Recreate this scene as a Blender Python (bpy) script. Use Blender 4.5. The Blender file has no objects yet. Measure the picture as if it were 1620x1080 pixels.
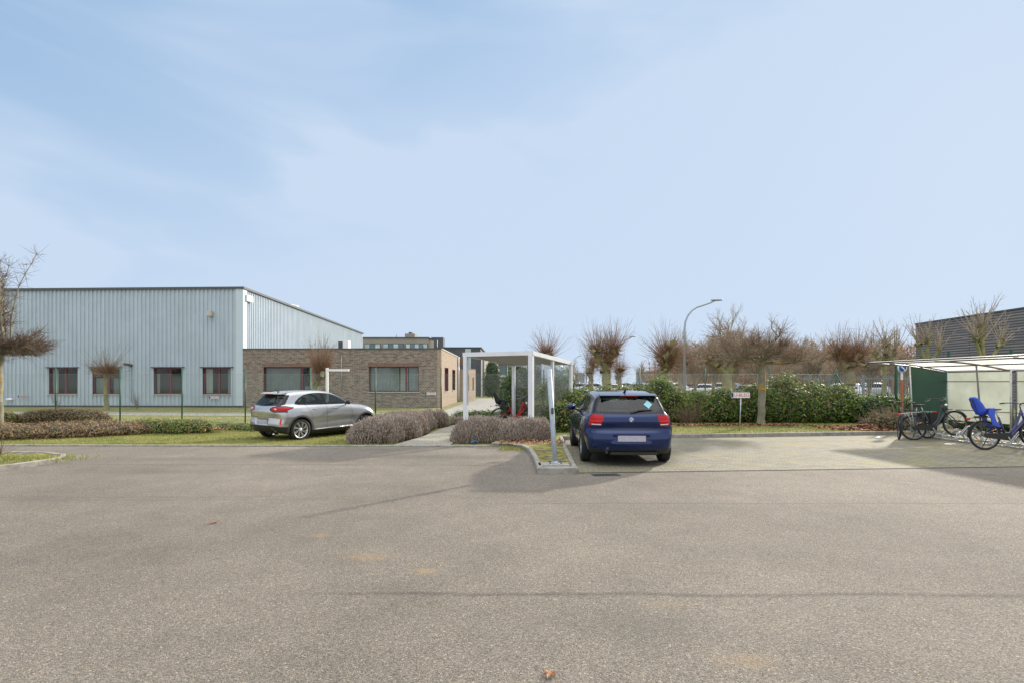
import bpy, bmesh, math, random
import numpy as np
from mathutils import Vector, Matrix
R = math.radians
sc = bpy.context.scene
col = sc.collection
rng = np.random.default_rng(7)
random.seed(7)

# ------------------------------------------------------------------ camera
FPX, HY, CH = 850.0, 604.0, 1.60           # focal length in px of a 1620 px wide frame, horizon row, eye height
cam_d = bpy.data.cameras.new('camera'); cam = bpy.data.objects.new('camera', cam_d); col.objects.link(cam)
cam.location = (0, 0, CH); cam.rotation_euler = (R(90), 0, 0)
cam_d.sensor_width = 36; cam_d.lens = FPX / 1620 * 36
cam_d.shift_y = (HY - 540) / 1620; cam_d.clip_end = 3000; cam_d.clip_start = 0.05
sc.camera = cam

def at(px, py, Y):                         # world point seen at a pixel, at depth Y
    return Vector(((px - 810) / FPX * Y, Y, CH - (py - HY) / FPX * Y))
def gp(px, py, z=0.0):                     # ground point under a pixel
    Y = (CH - z) * FPX / (py - HY)
    return ((px - 810) / FPX * Y, Y)

# ------------------------------------------------------------------ light
SUN_EL, SUN_AZ = 21.0, 41.6                # azimuth clockwise from +Y
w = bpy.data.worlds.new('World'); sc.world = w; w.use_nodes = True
nt = w.node_tree; nt.nodes.clear()
def N(nt, t, **k):
    n = nt.nodes.new(t)
    for a, b in k.items(): setattr(n, a, b)
    return n
sky = N(nt, 'ShaderNodeTexSky', sky_type='NISHITA'); sky.sun_disc = False
sky.sun_elevation = R(SUN_EL); sky.sun_rotation = R(SUN_AZ); sky.air_density = 1.0; sky.dust_density = 0.6; sky.ozone_density = 1.6
bg = N(nt, 'ShaderNodeBackground'); bg.inputs[1].default_value = 0.1
out = N(nt, 'ShaderNodeOutputWorld')
tc = N(nt, 'ShaderNodeTexCoord')
mp = N(nt, 'ShaderNodeMapping'); mp.inputs['Scale'].default_value = (1, 1, 3.2); mp.inputs['Location'].default_value = (1.3, 0.2, 0.45)
n1 = N(nt, 'ShaderNodeTexNoise'); n1.inputs['Scale'].default_value = 1.7; n1.inputs['Detail'].default_value = 4; n1.inputs['Roughness'].default_value = 0.5; n1.inputs['Distortion'].default_value = 0.5
r1 = N(nt, 'ShaderNodeValToRGB'); r1.color_ramp.elements[0].position = 0.34; r1.color_ramp.elements[1].position = 0.66
r1.color_ramp.elements[0].color = (0.0, 0.0, 0.0, 1); r1.color_ramp.elements[1].color = (0.9, 0.9, 0.9, 1)
r1.color_ramp.interpolation = 'EASE'
# thin veil: thicker towards the horizon and towards the sun's side
sx = N(nt, 'ShaderNodeSeparateXYZ')
vz = N(nt, 'ShaderNodeMapRange'); vz.inputs['From Min'].default_value = 0.58; vz.inputs['From Max'].default_value = 0.0
vz.inputs['To Min'].default_value = 0.46; vz.inputs['To Max'].default_value = 1.38
vx = N(nt, 'ShaderNodeMapRange'); vx.inputs['From Min'].default_value = -0.65; vx.inputs['From Max'].default_value = 0.45
vx.inputs['To Min'].default_value = -0.36; vx.inputs['To Max'].default_value = 0.30
m0 = N(nt, 'ShaderNodeMath', operation='MULTIPLY'); m0.inputs[1].default_value = 0.62
ad = N(nt, 'ShaderNodeMath', operation='ADD'); ad2 = N(nt, 'ShaderNodeMath', operation='ADD', use_clamp=True)
mn = N(nt, 'ShaderNodeMath', operation='MINIMUM'); mn.inputs[1].default_value = 0.93
mix = N(nt, 'ShaderNodeMixRGB'); mix.inputs[2].default_value = (4.35, 5.2, 6.42, 1)
blu = N(nt, 'ShaderNodeMixRGB'); blu.inputs[0].default_value = .7; blu.inputs[2].default_value = (1.6, 3.35, 5.6, 1)
# unseen sky boost added overhead and behind the camera to light ground and walls
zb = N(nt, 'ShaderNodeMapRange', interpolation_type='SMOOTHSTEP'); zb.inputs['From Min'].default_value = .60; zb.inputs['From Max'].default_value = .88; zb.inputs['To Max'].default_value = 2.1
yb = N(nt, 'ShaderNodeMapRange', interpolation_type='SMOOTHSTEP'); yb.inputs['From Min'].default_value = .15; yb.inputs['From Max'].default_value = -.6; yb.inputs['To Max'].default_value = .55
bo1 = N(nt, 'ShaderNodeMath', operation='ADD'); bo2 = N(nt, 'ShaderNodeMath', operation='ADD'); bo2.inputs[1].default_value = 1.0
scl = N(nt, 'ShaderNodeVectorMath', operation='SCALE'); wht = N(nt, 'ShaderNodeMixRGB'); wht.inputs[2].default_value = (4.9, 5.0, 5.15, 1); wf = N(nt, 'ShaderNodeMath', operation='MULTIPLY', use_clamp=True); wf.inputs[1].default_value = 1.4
L = nt.links.new
L(tc.outputs['Generated'], mp.inputs[0]); L(mp.outputs[0], n1.inputs[0]); L(n1.outputs[0], r1.inputs[0])
L(tc.outputs['Generated'], sx.inputs[0]); L(sx.outputs[2], vz.inputs[0]); L(sx.outputs[0], vx.inputs[0])
L(r1.outputs[0], m0.inputs[0]); L(m0.outputs[0], ad.inputs[0]); L(vz.outputs[0], ad.inputs[1])
L(ad.outputs[0], ad2.inputs[0]); L(vx.outputs[0], ad2.inputs[1]); L(ad2.outputs[0], mn.inputs[0])
L(mn.outputs[0], mix.inputs[0]); L(sky.outputs[0], blu.inputs[1]); L(blu.outputs[0], mix.inputs[1])
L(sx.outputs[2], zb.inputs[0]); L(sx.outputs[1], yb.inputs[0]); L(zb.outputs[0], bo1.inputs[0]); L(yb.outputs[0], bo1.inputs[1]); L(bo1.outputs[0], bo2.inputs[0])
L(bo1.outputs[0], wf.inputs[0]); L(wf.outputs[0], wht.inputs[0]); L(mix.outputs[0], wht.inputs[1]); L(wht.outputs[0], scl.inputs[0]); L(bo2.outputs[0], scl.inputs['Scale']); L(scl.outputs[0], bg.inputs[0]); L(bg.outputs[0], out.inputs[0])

sd = bpy.data.lights.new('sun', 'SUN'); sd.energy = 3.9; sd.angle = R(1.8); sd.color = (1.0, 0.91, 0.79)
so = bpy.data.objects.new('sun', sd); col.objects.link(so)
sdir = Vector((math.sin(R(SUN_AZ)) * math.cos(R(SUN_EL)), math.cos(R(SUN_AZ)) * math.cos(R(SUN_EL)), math.sin(R(SUN_EL))))
so.rotation_euler = sdir.to_track_quat('Z', 'Y').to_euler(); so.location = (30, 35, 20)
sc.view_settings.view_transform = 'Standard'; sc.view_settings.look = 'None'
sc.view_settings.exposure = 0.5; sc.view_settings.gamma = 1.0

# ------------------------------------------------------------------ mesh helpers
def tag(o, label=None, cat=None, group=None, kind=None):
    if label: o['label'] = label
    if cat: o['category'] = cat
    if group: o['group'] = group
    if kind: o['kind'] = kind
    return o
def empty(name, loc=(0, 0, 0), rz=0.0, label=None, cat=None, group=None):
    o = bpy.data.objects.new(name, None); col.objects.link(o); o.empty_display_size = 0.2
    o.location = loc; o.rotation_euler = (0, 0, rz)
    return tag(o, label, cat, group)
def link_mesh(name, me, mats, parent=None):
    o = bpy.data.objects.new(name, me); col.objects.link(o)
    for m in (mats if isinstance(mats, (list, tuple)) else [mats]): me.materials.append(m)
    if parent: o.parent = parent
    return o
def fast(name, V, F, mats, parent=None, smooth=False, mi=None):
    """V (n,3), F (m,k) -> object"""
    V = np.asarray(V, dtype=np.float32); F = np.asarray(F, dtype=np.int32)
    me = bpy.data.meshes.new(name); m, k = F.shape
    me.vertices.add(len(V)); me.vertices.foreach_set('co', V.ravel())
    me.loops.add(m * k); me.loops.foreach_set('vertex_index', F.ravel())
    me.polygons.add(m); me.polygons.foreach_set('loop_start', np.arange(0, m * k, k, dtype=np.int32))
    if mi is not None: me.polygons.foreach_set('material_index', np.asarray(mi, dtype=np.int32))
    if smooth: me.polygons.foreach_set('use_smooth', np.ones(m, dtype=bool))
    me.update(calc_edges=True)
    return link_mesh(name, me, mats, parent)
class MB:
    def __init__(s): s.v = []; s.f = []; s.m = []; s.sm = []
    def add(s, vs, fs, mi=0, smooth=False):
        o = len(s.v); s.v += [tuple(v) for v in vs]
        for f in fs: s.f.append([i + o for i in f]); s.m.append(mi); s.sm.append(smooth)
        return s
    def box(s, a, b, mi=0):
        (x0, y0, z0), (x1, y1, z1) = a, b
        x0, x1 = min(x0, x1), max(x0, x1); y0, y1 = min(y0, y1), max(y0, y1); z0, z1 = min(z0, z1), max(z0, z1)
        v = [(x0,y0,z0),(x1,y0,z0),(x1,y1,z0),(x0,y1,z0),(x0,y0,z1),(x1,y0,z1),(x1,y1,z1),(x0,y1,z1)]
        return s.add(v, [(0,3,2,1),(4,5,6,7),(0,1,5,4),(1,2,6,5),(2,3,7,6),(3,0,4,7)], mi)
    def beam(s, p, q, wd, ht, mi=0, up=(0, 0, 1)):
        p, q = Vector(p), Vector(q); d = (q - p).normalized(); u = Vector(up)
        if abs(d.dot(u)) > .99: u = Vector((0, 1, 0))
        sd_ = d.cross(u).normalized() * wd / 2; uu = sd_.cross(d).normalized() * ht / 2
        v = [p-sd_-uu, p+sd_-uu, p+sd_+uu, p-sd_+uu, q-sd_-uu, q+sd_-uu, q+sd_+uu, q-sd_+uu]
        return s.add(v, [(0,1,2,3),(7,6,5,4),(0,4,5,1),(1,5,6,2),(2,6,7,3),(3,7,4,0)], mi)
    def tube(s, pts, r, n=8, mi=0, closed=False, cap=True):
        pts = [Vector(p) for p in pts]; m = len(pts)
        rs = r if isinstance(r, (list, tuple)) else [r] * m
        rings = []; prev = None
        for i, p in enumerate(pts):
            if closed: d = pts[(i+1) % m] - pts[i-1]
            else: d = pts[min(i+1, m-1)] - pts[max(i-1, 0)]
            d.normalize()
            if prev is None:
                u = Vector((0, 0, 1)) if abs(d.z) < .9 else Vector((1, 0, 0))
                a = d.cross(u).normalized()
            else:
                a = prev - d * prev.dot(d)
                a = a.normalized() if a.length > 1e-6 else d.orthogonal().normalized()
            prev = a; b = d.cross(a)
            rings.append([p + (a * math.cos(2*math.pi*k/n) + b * math.sin(2*math.pi*k/n)) * rs[i] for k in range(n)])
        vs = [v for rg in rings for v in rg]; fs = []
        for i in range(m if closed else m - 1):
            j = (i + 1) % m
            for k in range(n): fs.append((i*n+k, i*n+(k+1) % n, j*n+(k+1) % n, j*n+k))
        if cap and not closed: fs += [tuple(range(n-1, -1, -1)), tuple((m-1)*n+k for k in range(n))]
        return s.add(vs, fs, mi, True)
    def lathe(s, prof, n=32, axis='x', c=(0, 0, 0), mi=0, closed=False):
        vs = []; fs = []; m = len(prof)
        for k in range(n):
            a = 2*math.pi*k/n; ca, sa = math.cos(a), math.sin(a)
            for (h, r) in prof:
                if axis == 'x': vs.append((c[0]+h, c[1]+r*ca, c[2]+r*sa))
                elif axis == 'y': vs.append((c[0]+r*ca, c[1]+h, c[2]+r*sa))
                else: vs.append((c[0]+r*ca, c[1]+r*sa, c[2]+h))
        for k in range(n):
            for i in range(m if closed else m-1):
                j = (i+1) % m; k2 = (k+1) % n
                fs.append((k*m+i, k2*m+i, k2*m+j, k*m+j))
        return s.add(vs, fs, mi, True)
    def prism(s, poly, z0, z1, mi=0):
        n = len(poly); v = [(x, y, z0) for x, y in poly] + [(x, y, z1) for x, y in poly]
        return s.add(v, [tuple(range(n-1, -1, -1)), tuple(range(n, 2*n))] + [(i, (i+1) % n, n+(i+1) % n, n+i) for i in range(n)], mi)
    def extr(s, poly, ax, a, b, mi=0):
        """poly of 2 coordinates extruded along axis ax from a to b"""
        def P(u, v, t): return {'x': (t, u, v), 'y': (u, t, v), 'z': (u, v, t)}[ax]
        n = len(poly); v = [P(p[0], p[1], a) for p in poly] + [P(p[0], p[1], b) for p in poly]
        return s.add(v, [tuple(range(n-1, -1, -1)), tuple(range(n, 2*n))] + [(i, (i+1) % n, n+(i+1) % n, n+i) for i in range(n)], mi)
    def ell(s, c, r, n=12, m=8, mi=0, rot=None):
        vs = []; fs = []
        for j in range(m+1):
            t = math.pi*j/m
            for k in range(n):
                a = 2*math.pi*k/n; v = Vector((r[0]*math.sin(t)*math.cos(a), r[1]*math.sin(t)*math.sin(a), r[2]*math.cos(t)))
                if rot is not None: v = rot @ v
                vs.append(Vector(c)+v)
        for j in range(m):
            for k in range(n): fs.append((j*n+k, (j+1)*n+k, (j+1)*n+(k+1) % n, j*n+(k+1) % n))
        return s.add(vs, fs, mi, True)
    def build(s, name, mats, parent=None, bevel=0, world=False, smooth=None):
        me = bpy.data.meshes.new(name); vs = s.v
        if world and parent: l = parent.location; vs = [(v[0]-l[0], v[1]-l[1], v[2]-l[2]) for v in vs]
        me.from_pydata([tuple(v) for v in vs], [], s.f)
        me.polygons.foreach_set('material_index', s.m)
        me.polygons.foreach_set('use_smooth', s.sm if smooth is None else [smooth]*len(s.f)); me.update()
        b = bmesh.new(); b.from_mesh(me); bmesh.ops.recalc_face_normals(b, faces=b.faces)
        if bevel: bmesh.ops.bevel(b, geom=list(b.edges), offset=bevel, segments=2, affect='EDGES', clamp_overlap=True)
        b.to_mesh(me); b.free()
        return link_mesh(name, me, mats, parent)
def segs(P0, P1, R0, R1, n=3):
    """many tapered open prisms at once"""
    P0, P1 = np.asarray(P0, float), np.asarray(P1, float); R0 = np.asarray(R0)[:, None]; R1 = np.asarray(R1)[:, None]
    d = P1 - P0; d /= (np.linalg.norm(d, axis=1, keepdims=True) + 1e-9)
    u = np.where(np.abs(d[:, 2:3]) > .9, np.array([[1., 0, 0]]), np.array([[0, 0, 1.]]))
    a = np.cross(d, u); a /= (np.linalg.norm(a, axis=1, keepdims=True) + 1e-9); b = np.cross(d, a)
    m = len(P0); V = np.empty((m, 2*n, 3))
    for k in range(n):
        o = a*math.cos(2*math.pi*k/n) + b*math.sin(2*math.pi*k/n)
        V[:, k] = P0 + o*R0; V[:, n+k] = P1 + o*R1
    base = (np.arange(m)*2*n)[:, None]; F = []
    for k in range(n):
        k2 = (k+1) % n; F.append(np.concatenate([base+k, base+k2, base+n+k2, base+n+k], 1))
    return V.reshape(-1, 3), np.concatenate(F, 0)
def text_mesh(s, size, name, m, parent, M, depth=0.0015, bold=0.0):
    cu = bpy.data.curves.new(name, 'FONT'); cu.body = s; cu.size = size; cu.extrude = depth; cu.align_x = 'CENTER'; cu.align_y = 'CENTER'; cu.offset = bold
    t = bpy.data.objects.new(name, cu); col.objects.link(t)
    bpy.context.view_layer.update()
    me = bpy.data.meshes.new_from_object(t.evaluated_get(bpy.context.evaluated_depsgraph_get()))
    bpy.data.objects.remove(t); me.materials.clear(); me.transform(M)
    return link_mesh(name, me, m, parent)

# ------------------------------------------------------------------ materials
def mat(name, c, rough=.6, metal=0.0, var=0.0, vs=8.0, bump=0.0, bs=60.0, c2=None, spec=.5, coat=0.0, isl=0.0, trans=0.0, mixs=(.35, .65), dist=.01):
    m = bpy.data.materials.new(name); m.use_nodes = True; t = m.node_tree; b = t.nodes['Principled BSDF']; L = t.links.new
    b.inputs['Base Color'].default_value = (*c, 1); b.inputs['Roughness'].default_value = rough; b.inputs['Metallic'].default_value = metal
    b.inputs['Specular IOR Level'].default_value = spec; b.inputs['Coat Weight'].default_value = coat; b.inputs['Coat Roughness'].default_value = .04
    tc = N(t, 'ShaderNodeTexCoord'); src = None
    if c2 is not None or var:
        n = N(t, 'ShaderNodeTexNoise'); n.inputs['Scale'].default_value = vs; n.inputs['Detail'].default_value = 6; n.inputs['Roughness'].default_value = .6
        L(tc.outputs['Object'], n.inputs[0]); r = N(t, 'ShaderNodeValToRGB'); e = r.color_ramp.elements
        e[0].position, e[1].position = mixs
        a = c2 if c2 is not None else tuple(x*(1-var) for x in c); bb = c if c2 is not None else tuple(min(1, x*(1+var)) for x in c)
        e[0].color = (*a, 1); e[1].color = (*bb, 1); L(n.outputs[0], r.inputs[0]); src = r.outputs[0]
    if isl:
        g = N(t, 'ShaderNodeNewGeometry'); h = N(t, 'ShaderNodeHueSaturation')
        mr = N(t, 'ShaderNodeMapRange'); mr.inputs['To Min'].default_value = 1-isl; mr.inputs['To Max'].default_value = 1+isl
        mh = N(t, 'ShaderNodeMapRange'); mh.inputs['To Min'].default_value = .5-isl*.045; mh.inputs['To Max'].default_value = .5+isl*.03
        L(g.outputs['Random Per Island'], mr.inputs[0]); L(g.outputs['Random Per Island'], mh.inputs[0]); L(mr.outputs[0], h.inputs['Value']); L(mh.outputs[0], h.inputs['Hue'])
        if src: L(src, h.inputs['Color'])
        else: h.inputs['Color'].default_value = (*c, 1)
        src = h.outputs[0]
    if src: L(src, b.inputs['Base Color'])
    if bump:
        n = N(t, 'ShaderNodeTexNoise'); n.inputs['Scale'].default_value = bs; n.inputs['Detail'].default_value = 4; L(tc.outputs['Object'], n.inputs[0])
        bp = N(t, 'ShaderNodeBump'); bp.inputs['Strength'].default_value = bump; bp.inputs['Distance'].default_value = dist; L(n.outputs[0], bp.inputs['Height']); L(bp.outputs[0], b.inputs['Normal'])
    if trans:
        tl = N(t, 'ShaderNodeBsdfTranslucent'); mx = N(t, 'ShaderNodeMixShader'); mx.inputs[0].default_value = trans
        if src: L(src, tl.inputs[0])
        else: tl.inputs[0].default_value = (*c, 1)
        o = t.nodes['Material Output']; L(b.outputs[0], mx.inputs[1]); L(tl.outputs[0], mx.inputs[2]); L(mx.outputs[0], o.inputs[0])
    return m
def glass(name, tint=(.75, .8, .8), refl=.12, dirt=0.0, dcol=(.6, .62, .6)):
    m = bpy.data.materials.new(name); m.use_nodes = True; t = m.node_tree; t.nodes.clear(); L = t.links.new
    o = N(t, 'ShaderNodeOutputMaterial'); tr = N(t, 'ShaderNodeBsdfTransparent'); tr.inputs[0].default_value = (*tint, 1)
    g = N(t, 'ShaderNodeBsdfGlossy'); g.inputs['Roughness'].default_value = .02
    fr = N(t, 'ShaderNodeLayerWeight'); fr.inputs[0].default_value = .25
    mr = N(t, 'ShaderNodeMapRange'); mr.inputs['To Min'].default_value = refl; mr.inputs['To Max'].default_value = .6
    L(fr.outputs['Fresnel'], mr.inputs[0]); mx = N(t, 'ShaderNodeMixShader'); L(mr.outputs[0], mx.inputs[0]); L(tr.outputs[0], mx.inputs[1]); L(g.outputs[0], mx.inputs[2]); last = mx
    if dirt:
        d = N(t, 'ShaderNodeBsdfDiffuse'); d.inputs[0].default_value = (*dcol, 1); m2 = N(t, 'ShaderNodeMixShader')
        tc = N(t, 'ShaderNodeTexCoord'); n = N(t, 'ShaderNodeTexNoise'); n.inputs['Scale'].default_value = 3; n.inputs['Detail'].default_value = 5
        q = N(t, 'ShaderNodeMath', operation='MULTIPLY'); q.inputs[1].default_value = dirt*2
        L(tc.outputs['Object'], n.inputs[0]); L(n.outputs[0], q.inputs[0]); L(q.outputs[0], m2.inputs[0]); L(last.outputs[0], m2.inputs[1]); L(d.outputs[0], m2.inputs[2]); last = m2
    L(last.outputs[0], o.inputs[0]); return m
M = {}
M['black'] = mat('black_plastic', (.015, .015, .016), .5)
M['dkgrey'] = mat('dark_grey_plastic', (.06, .062, .065), .55)
M['rubber'] = mat('rubber', (.018, .018, .018), .8, bump=.2, bs=90)
M['alloy'] = mat('alloy', (.72, .73, .74), .28, .8)
M['chrome'] = mat('chrome', (.8, .8, .8), .12, 1.0)
M['galv'] = mat('galvanised', (.52, .54, .56), .42, .7, var=.15, vs=14)
M['white_metal'] = mat('white_powder_coat', (.72, .73, .76), .4, var=.06, vs=3)
M['red_lens'] = mat('red_lens', (.38, .008, .012), .2, spec=.3)
M['red_lens2'] = mat('red_lens_bright', (.75, .03, .03), .2, spec=.3)
M['clear_lens'] = mat('clear_lens', (.65, .6, .6), .1, coat=1)
M['amber'] = mat('amber', (.9, .28, .02), .3)
M['plate'] = mat('plate_white', (.42, .40, .46), .5, var=.1, vs=20)
M['car_glass'] = glass('car_glass', (.52, .60, .57), .05)
M['pane'] = mat('window_pane', (.02, .024, .026), .06, spec=.8)
M['white'] = mat('white_paint', (.78, .78, .77), .5)
# ------------------------------------------------------------------ ground
def sst(a, b, x):
    t = np.clip((x-a)/(b-a), 0, 1); return t*t*(3-2*t)
def gh(x, y):
    """ground level"""
    x = np.asarray(x, float); y = np.asarray(y, float)
    left = -.18*sst(13.6, 15.6, y)*(1-sst(19, 26, y))*(1-sst(-3.6, -2.4, x))
    yk = y-.145*np.clip(x-1.4, 0, 20); right = .13*sst(15.02, 15.12, yk)*sst(1.1, 1.3, x)*(1-sst(24, 40, y)) - .06*sst(1.1, 1.3, x)*(1-sst(24, 40, y))
    low = -.06*(1-sst(13.2, 13.45, y))
    return left + right + low
def asphalt_mat():
    m = bpy.data.materials.new('asphalt'); m.use_nodes = True; t = m.node_tree; b = t.nodes['Principled BSDF']; L = t.links.new
    tc = N(t, 'ShaderNodeTexCoord'); P = tc.outputs['Object']
    def noise(s, d=5, r=.6, v=P):
        n = N(t, 'ShaderNodeTexNoise'); n.inputs['Scale'].default_value = s; n.inputs['Detail'].default_value = d; n.inputs['Roughness'].default_value = r; L(v, n.inputs[0]); return n.outputs[0]
    def ramp(s, *e):
        r = N(t, 'ShaderNodeValToRGB'); el = r.color_ramp.elements
        while len(el) < len(e): el.new(.5)
        for i, (p, c) in enumerate(e): el[i].position = p; el[i].color = (*c, 1)
        L(s, r.inputs[0]); return r.outputs[0]
    def mix(f, a, c, bt='MIX'):
        x = N(t, 'ShaderNodeMixRGB', blend_type=bt)
        if isinstance(f, float): x.inputs[0].default_value = f
        else: L(f, x.inputs[0])
        if isinstance(a, tuple): x.inputs[1].default_value = (*a, 1)
        else: L(a, x.inputs[1])
        if isinstance(c, tuple): x.inputs[2].default_value = (*c, 1)
        else: L(c, x.inputs[2])
        return x.outputs[0]
    big = ramp(noise(.28, 4), (.3, (.170, .150, .124)), (.7, (.258, .229, .190)))
    big = mix(.55, big, ramp(noise(1.7, 6, .65), (.3, (.76, .76, .77)), (.7, (1.13, 1.12, 1.11))), 'MULTIPLY')
    # aggregate: stones of different colour
    vo = N(t, 'ShaderNodeTexVoronoi'); vo.inputs['Scale'].default_value = 120; L(P, vo.inputs[0])
    sep = N(t, 'ShaderNodeSeparateColor'); L(vo.outputs['Color'], sep.inputs[0])
    st = ramp(sep.outputs[0], (.0, (.52, .50, .48)), (.30, (.82, .81, .79)), (.7, (1.06, 1.05, 1.03)), (.95, (1.28, 1.2, 1.1)), (1.0, (2.1, 2.0, 1.85)))
    vo2 = N(t, 'ShaderNodeTexVoronoi'); vo2.inputs['Scale'].default_value = 210; L(P, vo2.inputs[0])
    sep2 = N(t, 'ShaderNodeSeparateColor'); L(vo2.outputs['Color'], sep2.inputs[0])
    st2 = ramp(sep2.outputs[1], (.0, (.6, .6, .6)), (1.0, (1.35, 1.35, 1.35)))
    c = mix(1.0, big, st, 'MULTIPLY'); c = mix(.8, c, st2, 'MULTIPLY')
    # joints and paving seams lie along the lane
    sp = N(t, 'ShaderNodeSeparateXYZ'); L(P, sp.inputs[0])
    wob = N(t, 'ShaderNodeMath', operation='MULTIPLY'); wob.inputs[1].default_value = .16; L(noise(.9, 3), wob.inputs[0])
    yy = N(t, 'ShaderNodeMath', operation='ADD'); L(sp.outputs[1], yy.inputs[0]); L(wob.outputs[0], yy.inputs[1])
    def seam(y0, wdt, x0, x1, k, tilt=0.0):
        tl = N(t, 'ShaderNodeMath', operation='MULTIPLY_ADD'); tl.inputs[1].default_value = tilt; L(sp.outputs[0], tl.inputs[0]); L(yy.outputs[0], tl.inputs[2])
        a = N(t, 'ShaderNodeMath', operation='SUBTRACT'); a.inputs[1].default_value = y0 + .08; L(tl.outputs[0], a.inputs[0])
        ab = N(t, 'ShaderNodeMath', operation='ABSOLUTE'); L(a.outputs[0], ab.inputs[0])
        mr = N(t, 'ShaderNodeMapRange', interpolation_type='SMOOTHSTEP'); mr.inputs['From Min'].default_value = wdt; mr.inputs['From Max'].default_value = 0; L(ab.outputs[0], mr.inputs[0])
        g = N(t, 'ShaderNodeMapRange', interpolation_type='SMOOTHSTEP'); g.inputs['From Min'].default_value = x0; g.inputs['From Max'].default_value = x0+1.2; L(sp.outputs[0], g.inputs[0])
        g2 = N(t, 'ShaderNodeMapRange', interpolation_type='SMOOTHSTEP'); g2.inputs['From Min'].default_value = x1; g2.inputs['From Max'].default_value = x1-1.2; L(sp.outputs[0], g2.inputs[0])
        q = N(t, 'ShaderNodeMath', operation='MULTIPLY'); L(mr.outputs[0], q.inputs[0]); L(g.outputs[0], q.inputs[1])
        q2 = N(t, 'ShaderNodeMath', operation='MULTIPLY'); L(q.outputs[0], q2.inputs[0]); L(g2.outputs[0], q2.inputs[1])
        nz = ramp(noise(14, 4, .7), (.35, (.35, .35, .35)), (.6, (1, 1, 1)))
        q3 = N(t, 'ShaderNodeMath', operation='MULTIPLY'); L(q2.outputs[0], q3.inputs[0]); L(nz, q3.inputs[1])
        q4 = N(t, 'ShaderNodeMath', operation='MULTIPLY'); q4.inputs[1].default_value = k; L(q3.outputs[0], q4.inputs[0]); return q4.outputs[0]
    for s_ in (seam(10.38, .05, -9.0, .3, .75, .01), seam(7.1, .04, -.8, 9, .5), seam(4.06, .06, -2.0, 6, .62, .01), seam(7.5, .05, -9, -2.6, .4), seam(7.35, .12, -8, -2, .18)):
        c = mix(s_, c, (.055, .048, .04))
    # sand stains, then darker patches with shade painted in
    def stain_shade(x, y, rx, ry, k, colr=(.42, .27, .12)):
        mp = N(t, 'ShaderNodeMapping'); mp.inputs['Location'].default_value = (-x/rx, -y/ry, 0); mp.inputs['Scale'].default_value = (1/rx, 1/ry, 0); L(P, mp.inputs[0])
        ln = N(t, 'ShaderNodeVectorMath', operation='LENGTH'); L(mp.outputs[0], ln.inputs[0])
        a = N(t, 'ShaderNodeMath', operation='MULTIPLY_ADD'); a.inputs[1].default_value = 1.6; L(noise(9, 5, .75), a.inputs[0]); L(ln.outputs['Value'], a.inputs[2])
        mr = N(t, 'ShaderNodeMapRange', interpolation_type='SMOOTHSTEP'); mr.inputs['From Min'].default_value = 1.8; mr.inputs['From Max'].default_value = .7; mr.inputs['To Max'].default_value = k; L(a.outputs[0], mr.inputs[0]); return mr.outputs[0]
    for px, py, rx, ry, k in ((582, 880, .30, .17, .45), (672, 903, .16, .11, .6), (508, 846, .16, .12, .4), (1185, 1045, .30, .13, .3), (1055, 955, .25, .1, .2), (500, 706+25, 1.2, .3, .2)):
        gx, gy = gp(px, py); c = mix(stain_shade(gx, gy, rx, ry, k), c, (.36, .24, .115))
    for px, py, rx, ry, k in ((300, 725, 2.5, .5, .4), (680, 722, 2.2, .55, .55), (250, 745, 3, .6, .3), (1000, 990, 1.0, .5, .3)):  # dark patches; those towards the kerb paint in lavender and canopy shade
        gx, gy = gp(px, py); c = mix(stain_shade(gx, gy, rx, ry, k), c, (.09, .083, .075))
    L(c, b.inputs['Base Color']); b.inputs['Roughness'].default_value = .88; b.inputs['Specular IOR Level'].default_value = .3
    bp = N(t, 'ShaderNodeBump'); bp.inputs['Strength'].default_value = 1.0; bp.inputs['Distance'].default_value = .006
    hh = N(t, 'ShaderNodeMath', operation='MULTIPLY_ADD'); hh.inputs[1].default_value = -1.0; L(vo.outputs['Distance'], hh.inputs[0]); L(noise(70, 5, .7), hh.inputs[2])
    L(hh.outputs[0], bp.inputs['Height']); L(bp.outputs[0], b.inputs['Normal'])
    return m
M['asphalt'] = asphalt_mat()
M['soil'] = mat('soil', (.11, .08, .055), .95, c2=(.055, .04, .028), vs=9, bump=.5, bs=30)
M['grassland'] = mat('turf', (.25, .235, .08), .95, c2=(.15, .155, .05), vs=1.3, bump=.5, bs=40, mixs=(.35, .62))
M['concrete'] = mat('concrete', (.32, .30, .265), .9, c2=(.17, .155, .125), vs=7, bump=.3, bs=50, mixs=(.3, .6))
M['concrete_path'] = mat('path_concrete', (.36, .345, .31), .9, c2=(.25, .235, .2), vs=3, bump=.3, bs=30)
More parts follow.
